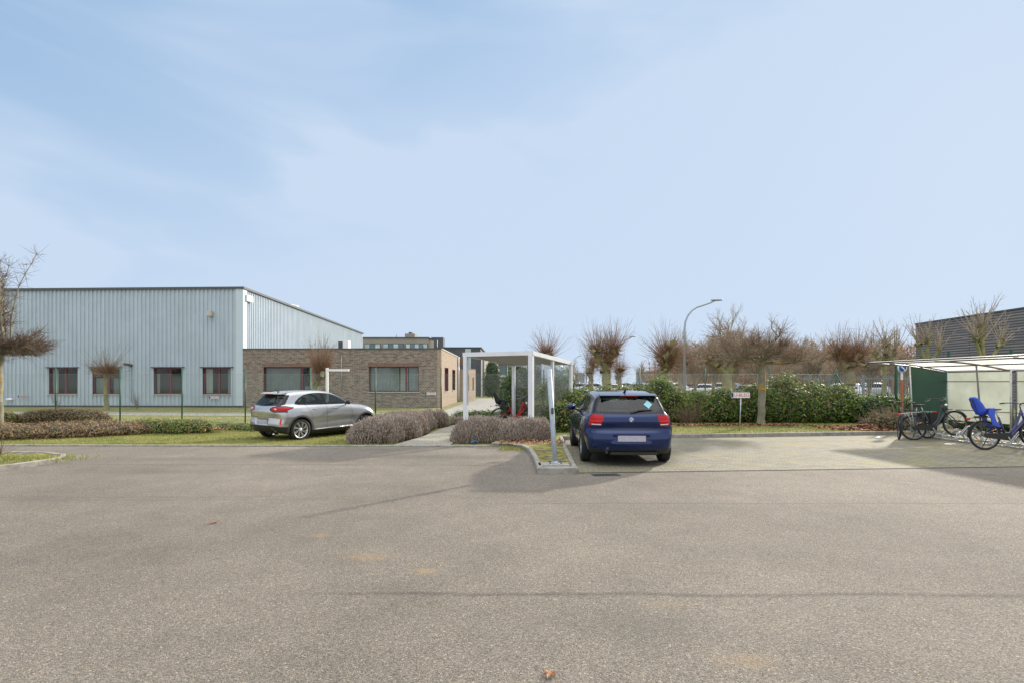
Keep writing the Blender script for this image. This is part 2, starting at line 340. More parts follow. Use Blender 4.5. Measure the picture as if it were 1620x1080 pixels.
def paver_mat(name, c1, c2, mortar, bw, bh, moss=0.5, off=.5, ang=0.0):
    m = bpy.data.materials.new(name); m.use_nodes = True; t = m.node_tree; b = t.nodes['Principled BSDF']; L = t.links.new
    tc = N(t, 'ShaderNodeTexCoord'); mp = N(t, 'ShaderNodeMapping'); mp.inputs['Rotation'].default_value = (0, 0, ang); L(tc.outputs['Object'], mp.inputs[0])
    br = N(t, 'ShaderNodeTexBrick'); br.offset = off; br.inputs['Scale'].default_value = 1; br.inputs['Brick Width'].default_value = bw; br.inputs['Row Height'].default_value = bh
    br.inputs['Mortar Size'].default_value = .007; br.inputs['Mortar Smooth'].default_value = .3; br.inputs['Color1'].default_value = (*c1, 1); br.inputs['Color2'].default_value = (*c2, 1); br.inputs['Mortar'].default_value = (*mortar, 1)
    L(mp.outputs[0], br.inputs[0])
    n = N(t, 'ShaderNodeTexNoise'); n.inputs['Scale'].default_value = .9; n.inputs['Detail'].default_value = 7; n.inputs['Roughness'].default_value = .65; L(tc.outputs['Object'], n.inputs[0])
    r = N(t, 'ShaderNodeValToRGB'); e = r.color_ramp.elements; e[0].position = .46; e[0].color = (0, 0, 0, 1); e[1].position = .70; e[1].color = (moss, moss, moss, 1); L(n.outputs[0], r.inputs[0])
    mx = N(t, 'ShaderNodeMixRGB'); mx.inputs[2].default_value = (.26, .225, .055, 1); L(r.outputs[0], mx.inputs[0]); L(br.outputs[0], mx.inputs[1])
    n2 = N(t, 'ShaderNodeTexNoise'); n2.inputs['Scale'].default_value = 22; n2.inputs['Detail'].default_value = 5; L(tc.outputs['Object'], n2.inputs[0])
    r2 = N(t, 'ShaderNodeValToRGB'); e = r2.color_ramp.elements; e[0].position = .3; e[0].color = (.72, .72, .72, 1); e[1].position = .7; e[1].color = (1.2, 1.2, 1.2, 1); L(n2.outputs[0], r2.inputs[0])
    m2 = N(t, 'ShaderNodeMixRGB', blend_type='MULTIPLY'); m2.inputs[0].default_value = 1; L(mx.outputs[0], m2.inputs[1]); L(r2.outputs[0], m2.inputs[2])
    L(m2.outputs[0], b.inputs['Base Color']); b.inputs['Roughness'].default_value = .9
    bp = N(t, 'ShaderNodeBump'); bp.inputs['Strength'].default_value = .6; bp.inputs['Distance'].default_value = .006; bp.invert = True; L(br.outputs['Fac'], bp.inputs['Height']); L(bp.outputs[0], b.inputs['Normal'])
    return m
M['pavers'] = paver_mat('paver', (.235, .213, .162), (.165, .15, .115), (.07, .064, .038), .21, .105, .5, ang=R(5))

# base sheet
def grid_sheet(name, xs, ys, hf, m):
    X, Y = np.meshgrid(xs, ys); Z = hf(X, Y); V = np.stack([X, Y, Z], -1).reshape(-1, 3); nx = len(xs); ny = len(ys)
    i, j = np.meshgrid(np.arange(nx-1), np.arange(ny-1)); a = (j*nx+i).ravel()
    return fast(name, V, np.stack([a, a+1, a+nx+1, a+nx], 1), m, smooth=True)
xs = np.concatenate([[-1200, -400, -120], np.arange(-45, 40.1, .4), [60, 120, 400, 1200]])
ys = np.concatenate([[-60, -10, 5], np.arange(12.8, 19, .1), np.arange(19, 30, .3), np.arange(30, 60, 3), [70, 100, 160, 300, 700, 2000]])
tag(grid_sheet('ground', xs, ys, lambda x, y: gh(x, y), M['grassland']), kind='structure')
# asphalt yard
KY = 13.42
yard = [(-60, -30), (40, -30), (40, 10.15+ (40-9.67)*.083), (9.67, 10.17), (1.14, 9.46), (.95, 10), (.6, 12.2), (.35, 13.0), (-.2, KY), (-60, KY+.2)]
mb = MB(); mb.add([(x, y, 0.0) for x, y in yard], [tuple(range(len(yard)))]); tag(mb.build('asphalt_yard', M['asphalt']), kind='structure')
# parking bay of concrete pavers
bay = [(1.14, 9.50), (9.67, 10.21), (40, 12.73), (40, 19.3), (16, 17.2), (11.9, 16.45), (4.73, 15.42), (1.5, 15.0), (1.2, 12.5)]
mb = MB(); mb.add([(x, y, 0.004) for x, y in bay], [tuple(range(len(bay)))]); tag(mb.build('parking_bay_paving', M['pavers']), kind='structure')
mb = MB(); mb.beam((1.14, 9.47, -.03), (9.67, 10.18, -.03), .05, .075); mb.beam((9.67, 10.18, -.03), (40, 12.70, -.03), .05, .075)
tag(mb.build('edging_strip', mat('edging_dark', (.06, .055, .045), .9, var=.2)), kind='structure')
def strip(name, pts, wd, h, m, z=0.0, bev=.012):
    """kerb swept along a polyline"""
    mb = MB(); n = len(pts); L_ = []; R_ = []
    for i, (x, y) in enumerate(pts):
        d = Vector(pts[min(i+1, n-1)]) - Vector(pts[max(i-1, 0)]); d.normalize(); nn = Vector((-d.y, d.x))*wd/2
        L_.append((x+nn.x, y+nn.y)); R_.append((x-nn.x, y-nn.y))
    vs = []
    for i in range(n): vs += [(*L_[i], z-.1), (*L_[i], z+h-bev), (L_[i][0]*.85+R_[i][0]*.15, L_[i][1]*.85+R_[i][1]*.15, z+h), (R_[i][0]*.85+L_[i][0]*.15, R_[i][1]*.85+L_[i][1]*.15, z+h), (*R_[i], z+h-bev), (*R_[i], z-.1)]
    fs = []
    for i in range(n-1):
        for k in range(5): fs.append((i*6+k, i*6+k+1, (i+1)*6+k+1, (i+1)*6+k))
    fs += [(0, 1, 2, 3, 4, 5), tuple((n-1)*6+k for k in range(5, -1, -1))]
    mb.add(vs, fs); return tag(mb.build(name, m), kind='structure')
strip('kerb', [(-60, KY+.3), (-12.8, KY+.12), (-5, KY+.02), (-.55, KY-.02)], .10, .035, M['concrete'])
strip('kerb', [(-.50, KY-.02), (-.05, 13.30), (.26, 12.95), (.42, 12.3), (.48, 11.0), (.50, 9.62)], .10, .10, M['concrete'])
strip('kerb', [(1.36, 14.95), (1.24, 12.5), (1.12, 9.62)], .09, .10, M['concrete'])
strip('kerb', [(1.42, 15.0), (4.73, 15.48), (8.3, 15.98), (11.9, 16.5), (18, 17.4), (30, 19)], .11, .11, M['concrete'])
mb = MB(); mb.box((.44, 9.38, -.1), (1.17, 9.62, .10)); o = mb.build('kerb', M['concrete'], bevel=.012); tag(o, kind='structure')
# planted island
isl = [(-.5, 13.35), (-.05, 13.2), (.22, 12.9), (.38, 12.3), (.44, 11), (.46, 9.63), (1.08, 9.63), (1.2, 12.5), (1.34, 15.0), (-.3, 15.2)]
mb = MB(); mb.add([(x, y, .075) for x, y in isl], [tuple(range(len(isl)))])
M['moss'] = mat('mossy_soil', (.27, .25, .04), .95, c2=(.085, .062, .04), vs=4.5, bump=.6, bs=40, mixs=(.42, .58))
tag(mb.build('planted_bed_soil', M['moss']), kind='structure')
# footpath by the lavender and path behind the fence
pa = [(-3.0, 13.47), (-1.55, 13.47), (-1.5, 15), (-1.55, 18.6), (-.6, 21.5), (-1.8, 21.5), (-2.35, 18.6), (-2.6, 15.6)]
M['path_pav'] = paver_mat('path_paver', (.33, .30, .25), (.28, .26, .21), (.16, .15, .11), .3, .3, .3)
mb = MB(); mb.add([(x, y, .03) for x, y in pa], [tuple(range(len(pa)))]); tag(mb.build('footpath', M['path_pav']), kind='structure')
mb = MB(); mb.add([(-40, 27, .02), (-12, 25.4, .02), (-5.5, 25.1, .02), (-1.5, 23.5, .02), (.4, 23.5, .02), (.5, 30, .02), (-1.0, 52, .02), (-3.2, 52, .02), (-3.8, 30.5, .02), (-5.8, 27.6, .02), (-12, 27.9, .02), (-40, 29.6, .02)], [tuple(range(12))])
tag(mb.build('service_path', M['concrete_path']), kind='structure')
# street with car park beyond the hedge
mb = MB(); mb.add([(6, 33, .03), (60, 30, .03), (80, 150, .03), (2, 150, .03)], [(0, 1, 2, 3)])
tag(mb.build('car_park_ground', mat('far_asphalt', (.16, .155, .15), .9, var=.2, vs=.4)), kind='structure')
# left bed corner
bed = [gp(0, 744), gp(40, 738.5), gp(78, 733), gp(99, 729), gp(100, 724.5), gp(70, 721), gp(0, 720)]
bed = [(-14, bed[0][1]-.75)] + bed + [(-14, bed[-1][1]+.1)]
mb = MB(); mb.add([(x, y, .075) for x, y in bed], [tuple(range(len(bed)))]); tag(mb.build('planted_bed_soil', M['moss']), kind='structure')
strip('kerb', [bed[0], bed[1], bed[2], bed[3], bed[4], bed[5], bed[6], (bed[6][0]-.8, bed[6][1]+.05)], .11, .10, M['concrete'])
# gully grate
t = empty('drain_grate', (1.62, 9.28, 0), R(5), 'slotted dark metal gully grate in the asphalt behind the blue car', 'drain')
mb = MB(); mb.box((-.24, -.11, -.02), (.24, .11, .006)); f_ = mb.build('grate_frame', mat('cast_iron', (.07, .062, .055), .7, .4, var=.3), t)
mb = MB()
for i in range(7): mb.box((-.205+i*.06, -.08, .006), (-.175+i*.06, .08, .009))
mb.build('slot', M['black'], t)

# short lawn grass: blades
def grass(name, n, region, hmin, hmax, m, seed=1, base=gh):
    g = np.random.default_rng(seed); P = region(g, n); k = len(P)
    h = g.uniform(hmin, hmax, k); a = g.uniform(0, 2*np.pi, k); ln = g.normal(0, .5, (k, 2))*h[:, None]
    wd = h*.16
    z = base(P[:, 0], P[:, 1]) if callable(base) else np.full(k, base)
    B = np.stack([P[:, 0], P[:, 1], z], 1); s = np.stack([np.cos(a)*wd, np.sin(a)*wd, np.zeros(k)], 1)
    T = B + np.stack([ln[:, 0], ln[:, 1], h], 1); V = np.stack([B-s, B+s, T], 1).reshape(-1, 3)
    o = fast(name, V, np.arange(3*k).reshape(-1, 3), m); return tag(o, kind='stuff')
def box_region(x0, x1, y0, y1, excl=()):
    def f(g, n):
        P = np.stack([g.uniform(x0, x1, n), g.uniform(y0, y1, n)], 1)
        for (a, b, c, d) in excl: P = P[~((P[:, 0] > a) & (P[:, 0] < b) & (P[:, 1] > c) & (P[:, 1] < d))]
        return P
    return f
M['blade'] = mat('grass_blade', (.37, .345, .11), .8, c2=(.20, .235, .055), vs=.9, isl=.35, trans=.25, mixs=(.36, .62))
tag(grass('lawn_grass', 90000, box_region(-16, -2.9, 13.5, 20), .02, .055, M['blade'], 2), 'short yellow green lawn grass around the silver car', 'grass')
tag(grass('lawn_grass', 50000, box_region(1.6, 13, 15.1, 20.3, ), .02, .05, M['blade'], 3, base=lambda x, y: np.where(y > 15.18+.147*(x-1.4), gh(x, y)+.0, -.3)), 'short sunlit lawn grass in front of the laurel hedge', 'grass')
tag(grass('lawn_grass', 30000, box_region(-30, -5, 20, 33), .03, .07, M['blade'], 4), 'green grass strip at the foot of the corrugated warehouse', 'grass')
# ------------------------------------------------------------------ buildings
def brick_mat(name, c1, c2, c3, mortar, bw=.21, bh=.065, ms=.008, vdark=1.0, hs=1.0):
    m = bpy.data.materials.new(name); m.use_nodes = True; t = m.node_tree; b = t.nodes['Principled BSDF']; L = t.links.new
    tc = N(t, 'ShaderNodeTexCoord'); sp = N(t, 'ShaderNodeSeparateXYZ'); L(tc.outputs['Object'], sp.inputs[0])
    ad = N(t, 'ShaderNodeMath', operation='ADD'); L(sp.outputs[0], ad.inputs[0]); L(sp.outputs[1], ad.inputs[1])
    cb = N(t, 'ShaderNodeCombineXYZ'); L(ad.outputs[0], cb.inputs[0]); L(sp.outputs[2], cb.inputs[1])
    br = N(t, 'ShaderNodeTexBrick'); br.inputs['Scale'].default_value = 1; br.inputs['Brick Width'].default_value = bw; br.inputs['Row Height'].default_value = bh; br.inputs['Mortar Size'].default_value = ms; br.inputs['Bias'].default_value = 0
    br.inputs['Color1'].default_value = (*c1, 1); br.inputs['Color2'].default_value = (*c2, 1); br.inputs['Mortar'].default_value = (*mortar, 1); L(cb.outputs[0], br.inputs[0])
    mp = N(t, 'ShaderNodeMapping'); mp.inputs['Scale'].default_value = (3.0*hs, 9, 1); L(cb.outputs[0], mp.inputs[0])
    n = N(t, 'ShaderNodeTexNoise'); n.inputs['Scale'].default_value = 1.0; n.inputs['Detail'].default_value = 4; n.inputs['Roughness'].default_value = .7; L(mp.outputs[0], n.inputs[0])
    r = N(t, 'ShaderNodeValToRGB'); e = r.color_ramp.elements; e[0].position = .45; e[0].color = (0, 0, 0, 1); e[1].position = .62; e[1].color = (.8, .8, .8, 1); L(n.outputs[0], r.inputs[0])
    mx = N(t, 'ShaderNodeMixRGB'); mx.inputs[2].default_value = (*c3, 1); L(r.outputs[0], mx.inputs[0]); L(br.outputs[0], mx.inputs[1])
    # mortar stays
    m2 = N(t, 'ShaderNodeMixRGB'); m2.inputs[2].default_value = (*mortar, 1); L(br.outputs['Fac'], m2.inputs[0]); L(mx.outputs[0], m2.inputs[1])
    L(m2.outputs[0], b.inputs['Base Color']); b.inputs['Roughness'].default_value = .9
    bp = N(t, 'ShaderNodeBump'); bp.inputs['Strength'].default_value = .5; bp.inputs['Distance'].default_value = .01; bp.invert = True; L(br.outputs['Fac'], bp.inputs['Height']); L(bp.outputs[0], b.inputs['Normal'])
    return m
M['cladding'] = mat('blue_grey_cladding', (.42, .495, .55), .5, .0, var=.05, vs=.7)
def streaks(m):
    t = m.node_tree; b = t.nodes['Principled BSDF']; L = t.links.new; src = b.inputs['Base Color'].links[0].from_socket; tc = N(t, 'ShaderNodeTexCoord')
    mp = N(t, 'ShaderNodeMapping'); mp.inputs['Scale'].default_value = (2.2, 2.2, .18); L(tc.outputs['Object'], mp.inputs[0]); n = N(t, 'ShaderNodeTexNoise'); n.inputs['Scale'].default_value = 1.4; n.inputs['Detail'].default_value = 8; n.inputs['Roughness'].default_value = .7; L(mp.outputs[0], n.inputs[0])
    r = N(t, 'ShaderNodeValToRGB'); e = r.color_ramp.elements; e[0].position = .35; e[0].color = (.92, .92, .91, 1); e[1].position = .62; e[1].color = (1.02, 1.02, 1.02, 1); L(n.outputs[0], r.inputs[0])
    mx = N(t, 'ShaderNodeMixRGB', blend_type='MULTIPLY'); mx.inputs[0].default_value = 1; L(src, mx.inputs[1]); L(r.outputs[0], mx.inputs[2]); L(mx.outputs[0], b.inputs['Base Color'])
streaks(M['cladding'])
M['coping'] = mat('dark_coping', (.07, .075, .08), .5)
M['brick'] = brick_mat('brown_brick', (.23, .155, .115), (.085, .066, .058), (.36, .30, .235), (.28, .255, .215), bh=.095, bw=.30, ms=.011)
M['brick_head'] = brick_mat('soldier_brick', (.26, .13, .085), (.14, .09, .07), (.2, .15, .12), (.2, .17, .14), bw=.085, bh=.24)
M['plum'] = mat('plum_frame', (.15, .022, .045), .45)
M['blind'] = mat('blind_grey', (.25, .28, .27), .7, var=.12, vs=2.2)
M['curtain'] = mat('curtain', (.40, .42, .38), .8, var=.1, vs=9)
M['sill'] = mat('stone_sill', (.4, .38, .35), .8)
M['thin_glass'] = glass('window_glass', (.75, .8, .79), .035)
M['room'] = mat('room_dark', (.03, .032, .033), .9, var=.4, vs=2)

def wall_with_openings(mb, p0, p1, z0, z1, ops, thick=.12, corr=None):
    """plane wall from p0 to p1 (xy); ops = (t0, t1, za, zb) in metres along; corrugated when corr=(pitch, depth)"""
    p0 = Vector((p0[0], p0[1], 0)); p1 = Vector((p1[0], p1[1], 0)); d = (p1-p0); Lw = d.length; d.normalize(); n = Vector((d.y, -d.x, 0))   # n = outward (right of direction)
    cuts = sorted(set([0, Lw] + [o[0] for o in ops] + [o[1] for o in ops]))
    def piece(a, b, za, zb):
        if corr is None:
            A, B = p0+d*a, p0+d*b; i = -n*thick
            mb.add([A+Vector((0,0,za)), B+Vector((0,0,za)), B+Vector((0,0,zb)), A+Vector((0,0,zb)), A+i+Vector((0,0,za)), B+i+Vector((0,0,za)), B+i+Vector((0,0,zb)), A+i+Vector((0,0,zb))],
                   [(0,1,2,3),(5,4,7,6),(0,4,5,1),(3,2,6,7),(0,3,7,4),(1,5,6,2)])
        else:
            pit, dep = corr; st = []
            k = math.floor(a/pit)-1
            prof = [(0, 0), (.42, 0), (.5, 1), (.92, 1)]
            while k*pit < b+pit:
                for fx, fd in prof: st.append(((k+fx)*pit, fd*dep))
                k += 1
            def dep_at(x):
                for (xa, da), (xb, db) in zip(st, st[1:]):
                    if xa <= x <= xb: return da + (db-da)*(x-xa)/(xb-xa+1e-9)
                return 0
            ss = [(a, dep_at(a))] + [q for q in st if a < q[0] < b] + [(b, dep_at(b))]
            vs = []
            for x, dd in ss:
                A = p0+d*x-n*dd; vs += [A+Vector((0,0,za)), A+Vector((0,0,zb))]
            mb.add(vs, [(2*i, 2*i+2, 2*i+3, 2*i+1) for i in range(len(ss)-1)])
    for a, b in zip(cuts, cuts[1:]):
        o = [q for q in ops if q[0] <= a+1e-6 and q[1] >= b-1e-6]
        if not o: piece(a, b, z0, z1)
        else:
            o = o[0]
            if o[2] > z0: piece(a, b, z0, o[2])
            if o[3] < z1: piece(a, b, o[3], z1)
    return p0, d, n
def window(parent, p0, d, n, t0, t1, za, zb, mull, frame_m, fill, inset=.10, fw=.06, sill=True, frac=None, hood=False):
    """one window: frame mesh with pane, blind and sill sub-parts"""
    def q(t, z, e): v = p0 + d*t - n*e; return Vector((v.x, v.y, z))
    mb = MB()
    def bar(a, b, zc, zd):
        A = [q(a, zc, inset), q(b, zc, inset), q(b, zd, inset), q(a, zd, inset), q(a, zc, inset+.06), q(b, zc, inset+.06), q(b, zd, inset+.06), q(a, zd, inset+.06)]
        mb.add(A, [(0,1,2,3),(5,4,7,6),(0,4,5,1),(3,2,6,7),(0,3,7,4),(1,5,6,2)])
    bar(t0, t0+fw, za, zb); bar(t1-fw, t1, za, zb); bar(t0+fw, t1-fw, za, za+fw); bar(t0+fw, t1-fw, zb-fw, zb)
    for mu in mull: bar(mu-fw*.8, mu+fw*.8, za+fw, zb-fw)
    w_ = mb.build('window', frame_m, parent)
    mb = MB(); mb.add([q(t0+fw, za+fw, inset+.035), q(t1-fw, za+fw, inset+.035), q(t1-fw, zb-fw, inset+.035), q(t0+fw, zb-fw, inset+.035)], [(0,1,2,3)]); mb.build('pane', M['thin_glass'], w_)
    # reveal / room behind
    mb = MB(); e = .6
    A = [q(t0, za, .03), q(t1, za, .03), q(t1, zb, .03), q(t0, zb, .03), q(t0, za, e), q(t1, za, e), q(t1, zb, e), q(t0, zb, e)]
    mb.add(A, [(4,5,6,7),(0,4,5,1),(3,2,6,7),(0,3,7,4),(1,5,6,2)]); mb.build('reveal', M['room'], w_, smooth=False)
    for (a, b, c, dd, m_) in fill:
        mb = MB(); T0 = t0+fw+(t1-t0-2*fw)*a; T1 = t0+fw+(t1-t0-2*fw)*b; Z0 = za+fw+(zb-za-2*fw)*c; Z1 = za+fw+(zb-za-2*fw)*dd
        k = max(2, int((T1-T0)/.06)); vs = []
        for i in range(k+1):
            tt = T0+(T1-T0)*i/k; ee = inset+.12+.015*math.sin(i*1.7); vs += [q(tt, Z0, ee), q(tt, Z1, ee)]
        mb.add(vs, [(2*i, 2*i+2, 2*i+3, 2*i+1) for i in range(k)], 0, True); mb.build('blind', m_, w_)
    if sill:
        mb = MB(); A = q(t0-.06, za-.05, -.05); B = q(t1+.06, za-.05, -.05)
        mb.add([A, B, q(t1+.06, za-.05, inset), q(t0-.06, za-.05, inset), q(t0-.06, za-.004, -.04), q(t1+.06, za-.004, -.04), q(t1+.06, za, inset), q(t0-.06, za, inset)], [(0,3,2,1),(4,5,6,7),(0,1,5,4),(1,2,6,5),(2,3,7,6),(3,0,4,7)])
        mb.build('sill', M['sill'], w_)
    if hood:
        mb = MB(); mb.add([q(t0-.14, zb-.01, -.09), q(t1+.14, zb-.01, -.09), q(t1+.14, zb, .05), q(t0-.14, zb, .05), q(t0-.14, zb+.05, -.09), q(t1+.14, zb+.05, -.09), q(t1+.14, zb+.06, .05), q(t0-.14, zb+.06, .05)], [(0,3,2,1),(4,5,6,7),(0,1,5,4),(1,2,6,5),(2,3,7,6),(3,0,4,7)])
        mb.build('hood', M['coping'], w_)
    return w_
# --- corrugated warehouse
WA, WB, WC, WD = (-17.04, 34.0), (-18.3, 65.8), (-58, 67.5), (-54, 35.6)
wz = 7.46
wh = empty('warehouse', (-36, 50, 0), 0, 'large pale blue grey corrugated metal warehouse with flat roof and plum window frames', 'warehouse')
o_ = Vector((-36, 50, 0))
def loc(p): return (p[0]-o_.x, p[1]-o_.y)
Lf = (Vector(WA)-Vector(WD)).length
def tpx(px, Zd=34.0):                       # metres along the facade at a pixel column
    k = (px-810)/FPX; D0 = Vector(WD); dd = (Vector(WA)-D0)/Lf
    t = (k*D0.y - D0.x)/(dd.x - k*dd.y); return t
ops = []
for a, b in ((77, 121.5), (146, 189.5), (243, 288), (320.5, 365)): ops.append((tpx(a), tpx(b), .84, 2.52))
mb = MB(); p0, d, n = wall_with_openings(mb, loc(WD), loc(WA), .12, wz, ops, corr=(.27, .05)); mb.build('front_wall', M['cladding'], wh, smooth=False)
fills = [[(0.02, .22, .0, 1, M['curtain'])], [(.0, .45, .0, .62, M['blind']), (.7, 1, 0, .6, M['blind'])], [(.0, .12, 0, .8, M['blind'])], [(.02, .28, 0, 1, M['curtain']), (.86, 1, 0, 1, M['blind'])]]
for (o, fl) in zip(ops, fills): window(wh, p0, d, n, o[0], o[1], o[2], o[3], [o[0]+(o[1]-o[0])*.56], M['plum'], fl, hood=True, fw=.07)
mb = MB(); wall_with_openings(mb, loc(WA), loc(WB), .12, wz, [], corr=(.27, .05)); mb.build('side_wall', M['cladding'], wh, smooth=False)
mb = MB(); wall_with_openings(mb, loc(WB), loc(WC), 0, wz, []); wall_with_openings(mb, loc(WC), loc(WD), 0, wz, []); mb.build('back_wall', M['cladding'], wh)
P4 = [loc(q) for q in (WA, WB, WC, WD)]
mb = MB(); mb.prism([(p[0]*1.0+(.12 if i < 2 else -.1), p[1]+(-.1 if i in (0, 3) else .1)) for i, p in enumerate(P4)], wz, wz+.14); rf = mb.build('roof', M['coping'], wh)
mb = MB(); mb.lathe([(0, .0), (0, .35), (.35, .35), (.35, .55), (.5, .55), (.62, .0)], 16, 'z', (WA[0]-o_.x-1.8, 46-o_.y, wz+.14)); mb.build('vent', M['white'], rf)
mb = MB(); wall_with_openings(mb, (P4[3][0], P4[3][1]+.06), (P4[0][0]-.05, P4[0][1]+.06), -.05, .12, [], .1); mb.build('plinth', M['dkgrey'], wh)
mb = MB(); c = loc(WA); mb.box((c[0]-.42, c[1]-.035, .12), (c[0]+.02, c[1]+.02, wz)); mb.box((c[0]-.03, c[1]-.03, 3.7), (c[0]+.035, c[1]+.5, wz)); mb.build('corner_trim', mat('corner_trim', (.50, .58, .62), .5), wh)
def wall_item(px, py): t_ = tpx(px); v = p0 + d*t_; zz = at(px, py, v.y+o_.y).z; return v, zz
v, zz = wall_item(334, 497); mb = MB(); mb.box((v.x-.14, v.y-.28, zz-.16), (v.x+.16, v.y-.04, zz+.16)); mb.box((v.x-.05, v.y-.1, zz-.05), (v.x+.05, v.y+.03, zz+.05)); mb.build('floodlight', mat('lamp_housing', (.5, .45, .36), .6), wh, bevel=.02)
v, zz = wall_item(208, 577); mb = MB(); mb.tube([(v.x-.30, v.y-.3, zz+.06), (v.x+.0, v.y-.12, zz)], .08, 10); mb.ell((v.x+.03, v.y-.1, zz-.02), (.10, .10, .10)); mb.tube([(v.x+.03, v.y-.015, zz-.1), (v.x+.03, v.y-.015, .3)], .012, 6); mb.build('security_camera', M['dkgrey'], wh)
v, zz = wall_item(17, 631); mb = MB(); mb.ell((v.x, v.y-.1, zz), (.22, .1, .09)); mb.build('bulkhead_lamp', M['white'], wh)
v, zz = wall_item(391, 467); mb = MB(); mb.box((c[0]+.02, c[1]+.3, 6.75), (c[0]+.14, c[1]+1.1, 7.15)); mb.build('lamp_box', M['white'], wh)
M['plate_w'] = mat('plate_enamel', (.72, .70, .70), .5); M['plate_blue'] = mat('plate_blue', (.02, .03, .15), .5); M['plate_red'] = mat('plate_red', (.5, .05, .05), .5)
def plate_sign(px, py, Y, label, wd=.62, ht=.145, txt='U-BLEG', dull=False, name='name_plate'):
    p = at(px, py, Y); e = empty(name, p, 0, label, 'sign', 'parking name plates')
    mb = MB(); mb.box((-wd/2, -.006, -ht/2), (wd/2, .006, ht/2)); mb.build('board', M['plate_w'] if not dull else mat('plate_dull', (.42, .38, .34), .6), e)
    mb = MB(); mb.box((-wd/2, -.009, -ht/2), (-wd/2+.07, -.0062, ht/2)); mb.build('strip', M['plate_blue'], e)
    text_mesh(txt, ht*.95, 'lettering', M['plate_red'], e, Matrix.Translation((.03, -.008, 0)) @ Matrix.Rotation(R(90), 4, 'X'))
    return e
plate_sign(36.5, 626.5, 34.35, 'weathered name plate low on the warehouse wall left of its first window', .66, .15, dull=True)
plate_sign(338.5, 628, 33.95, 'white name plate under the warehouse window nearest the brick wing', .6, .15)

# --- brick office wing
BX0, BY0 = -17.0, 34.0; BX1, BY1 = -4.43, 33.6
bo = Vector((-10.5, 34, 0)); bk = empty('brick_office', bo, 0, 'low flat roofed brown brick office with plum window frames beside the corrugated warehouse', 'building')
def lb(x, y): return (x-bo.x, y-bo.y)
A_, B_ = lb(-17.0, 33.95), lb(BX1, BY1); Lb = (Vector(B_)-Vector(A_)).length
def tb(px):
    k = (px-810)/FPX; D0 = Vector((-17.0, 33.95)); dd = (Vector((BX1, BY1))-D0)/Lb
    return (k*D0.y - D0.x)/(dd.x - k*dd.y)
bz = 3.66; ops = [(tb(417), tb(492), 1.0, 2.56), (tb(583.3), tb(662.5), 1.0, 2.58)]
mb = MB(); p0, d, n = wall_with_openings(mb, A_, B_, -.1, bz, ops, .25); mb.build('front_wall', M['brick'], bk)
window(bk, p0, d, n, *ops[0], [tb(477)], M['plum'], [(.0, .76, 0, 1, M['blind']), (.86, 1, .0, .2, M['blind'])], inset=.12)
window(bk, p0, d, n, *ops[1], [tb(642)], M['plum'], [(.0, .60, 0, 1, M['blind']), (.62, .78, 0, 1, M['curtain']), (.8, 1, 0, 1, M['blind'])], inset=.12)
mb = MB()
for o in ops:
    v0 = p0+d*(o[0]-.05)+n*.006; v1 = p0+d*(o[1]+.05)+n*.006
    mb = MB(); mb.add([(v0.x, v0.y, o[3]), (v1.x, v1.y, o[3]), (v1.x, v1.y, o[3]+.22), (v0.x, v0.y, o[3]+.22)], [(0, 1, 2, 3)]); mb.build('soldier_course', M['brick_head'], bk)

C_ = lb(-4.47, 44.2)
M['brick_side'] = brick_mat('brown_brick_lit', (.36, .27, .19), (.28, .20, .14), (.44, .34, .24), (.36, .31, .25), bh=.075, bw=.24)  # lighter copy of the brown brick, sunlight on the side walls painted in
ops2 = [(35.35-33.6, 37.6-33.6, .98, 2.58), (40.0-33.6, 42.3-33.6, .98, 2.55)]
mb = MB(); q0, dd, nn = wall_with_openings(mb, B_, C_, -.1, bz, ops2, .25); mb.build('side_wall', M['brick_side'], bk)
for o in ops2: window(bk, q0, dd, nn, *o, [(o[0]+o[1])/2], M['plum'], [(.0, .3, 0, 1, M['blind'])], inset=.10)
mb = MB(); mb.prism([(A_[0]+.05, A_[1]+.25), (B_[0]-.25, B_[1]+.25), (C_[0]-.25, C_[1]), (A_[0]+.05, C_[1])], bz-.25, bz-.12); mb.build('roof', mat('roof_felt', (.12, .12, .12), .9), bk)
mb = MB(); mb.beam((A_[0], A_[1]+.12, bz+.03), (B_[0]+.03, B_[1]+.12, bz+.03), .32, .07); mb.build('coping', M['coping'], bk)
mb = MB(); mb.beam((B_[0]-.12, B_[1]+.29, bz+.03), (C_[0]-.12, C_[1], bz+.03), .32, .065); mb.build('coping', mat('coping_light', (.5, .48, .42), .6), bk)
mb = MB(); x = C_[0]+.1; mb.tube([(x, C_[1]-.15, bz), (x, C_[1]-.15, .1)], .07, 8); mb.build('downpipe', M['white'], bk)
t5 = tb(541); v = p0+d*t5+n*.05; mb = MB(); mb.tube([(v.x, v.y, 3.2), (v.x, v.y, 1.1)], .03, 6); mb.build('downpipe', mat('pipe_grey', (.35, .33, .3), .6), bk)
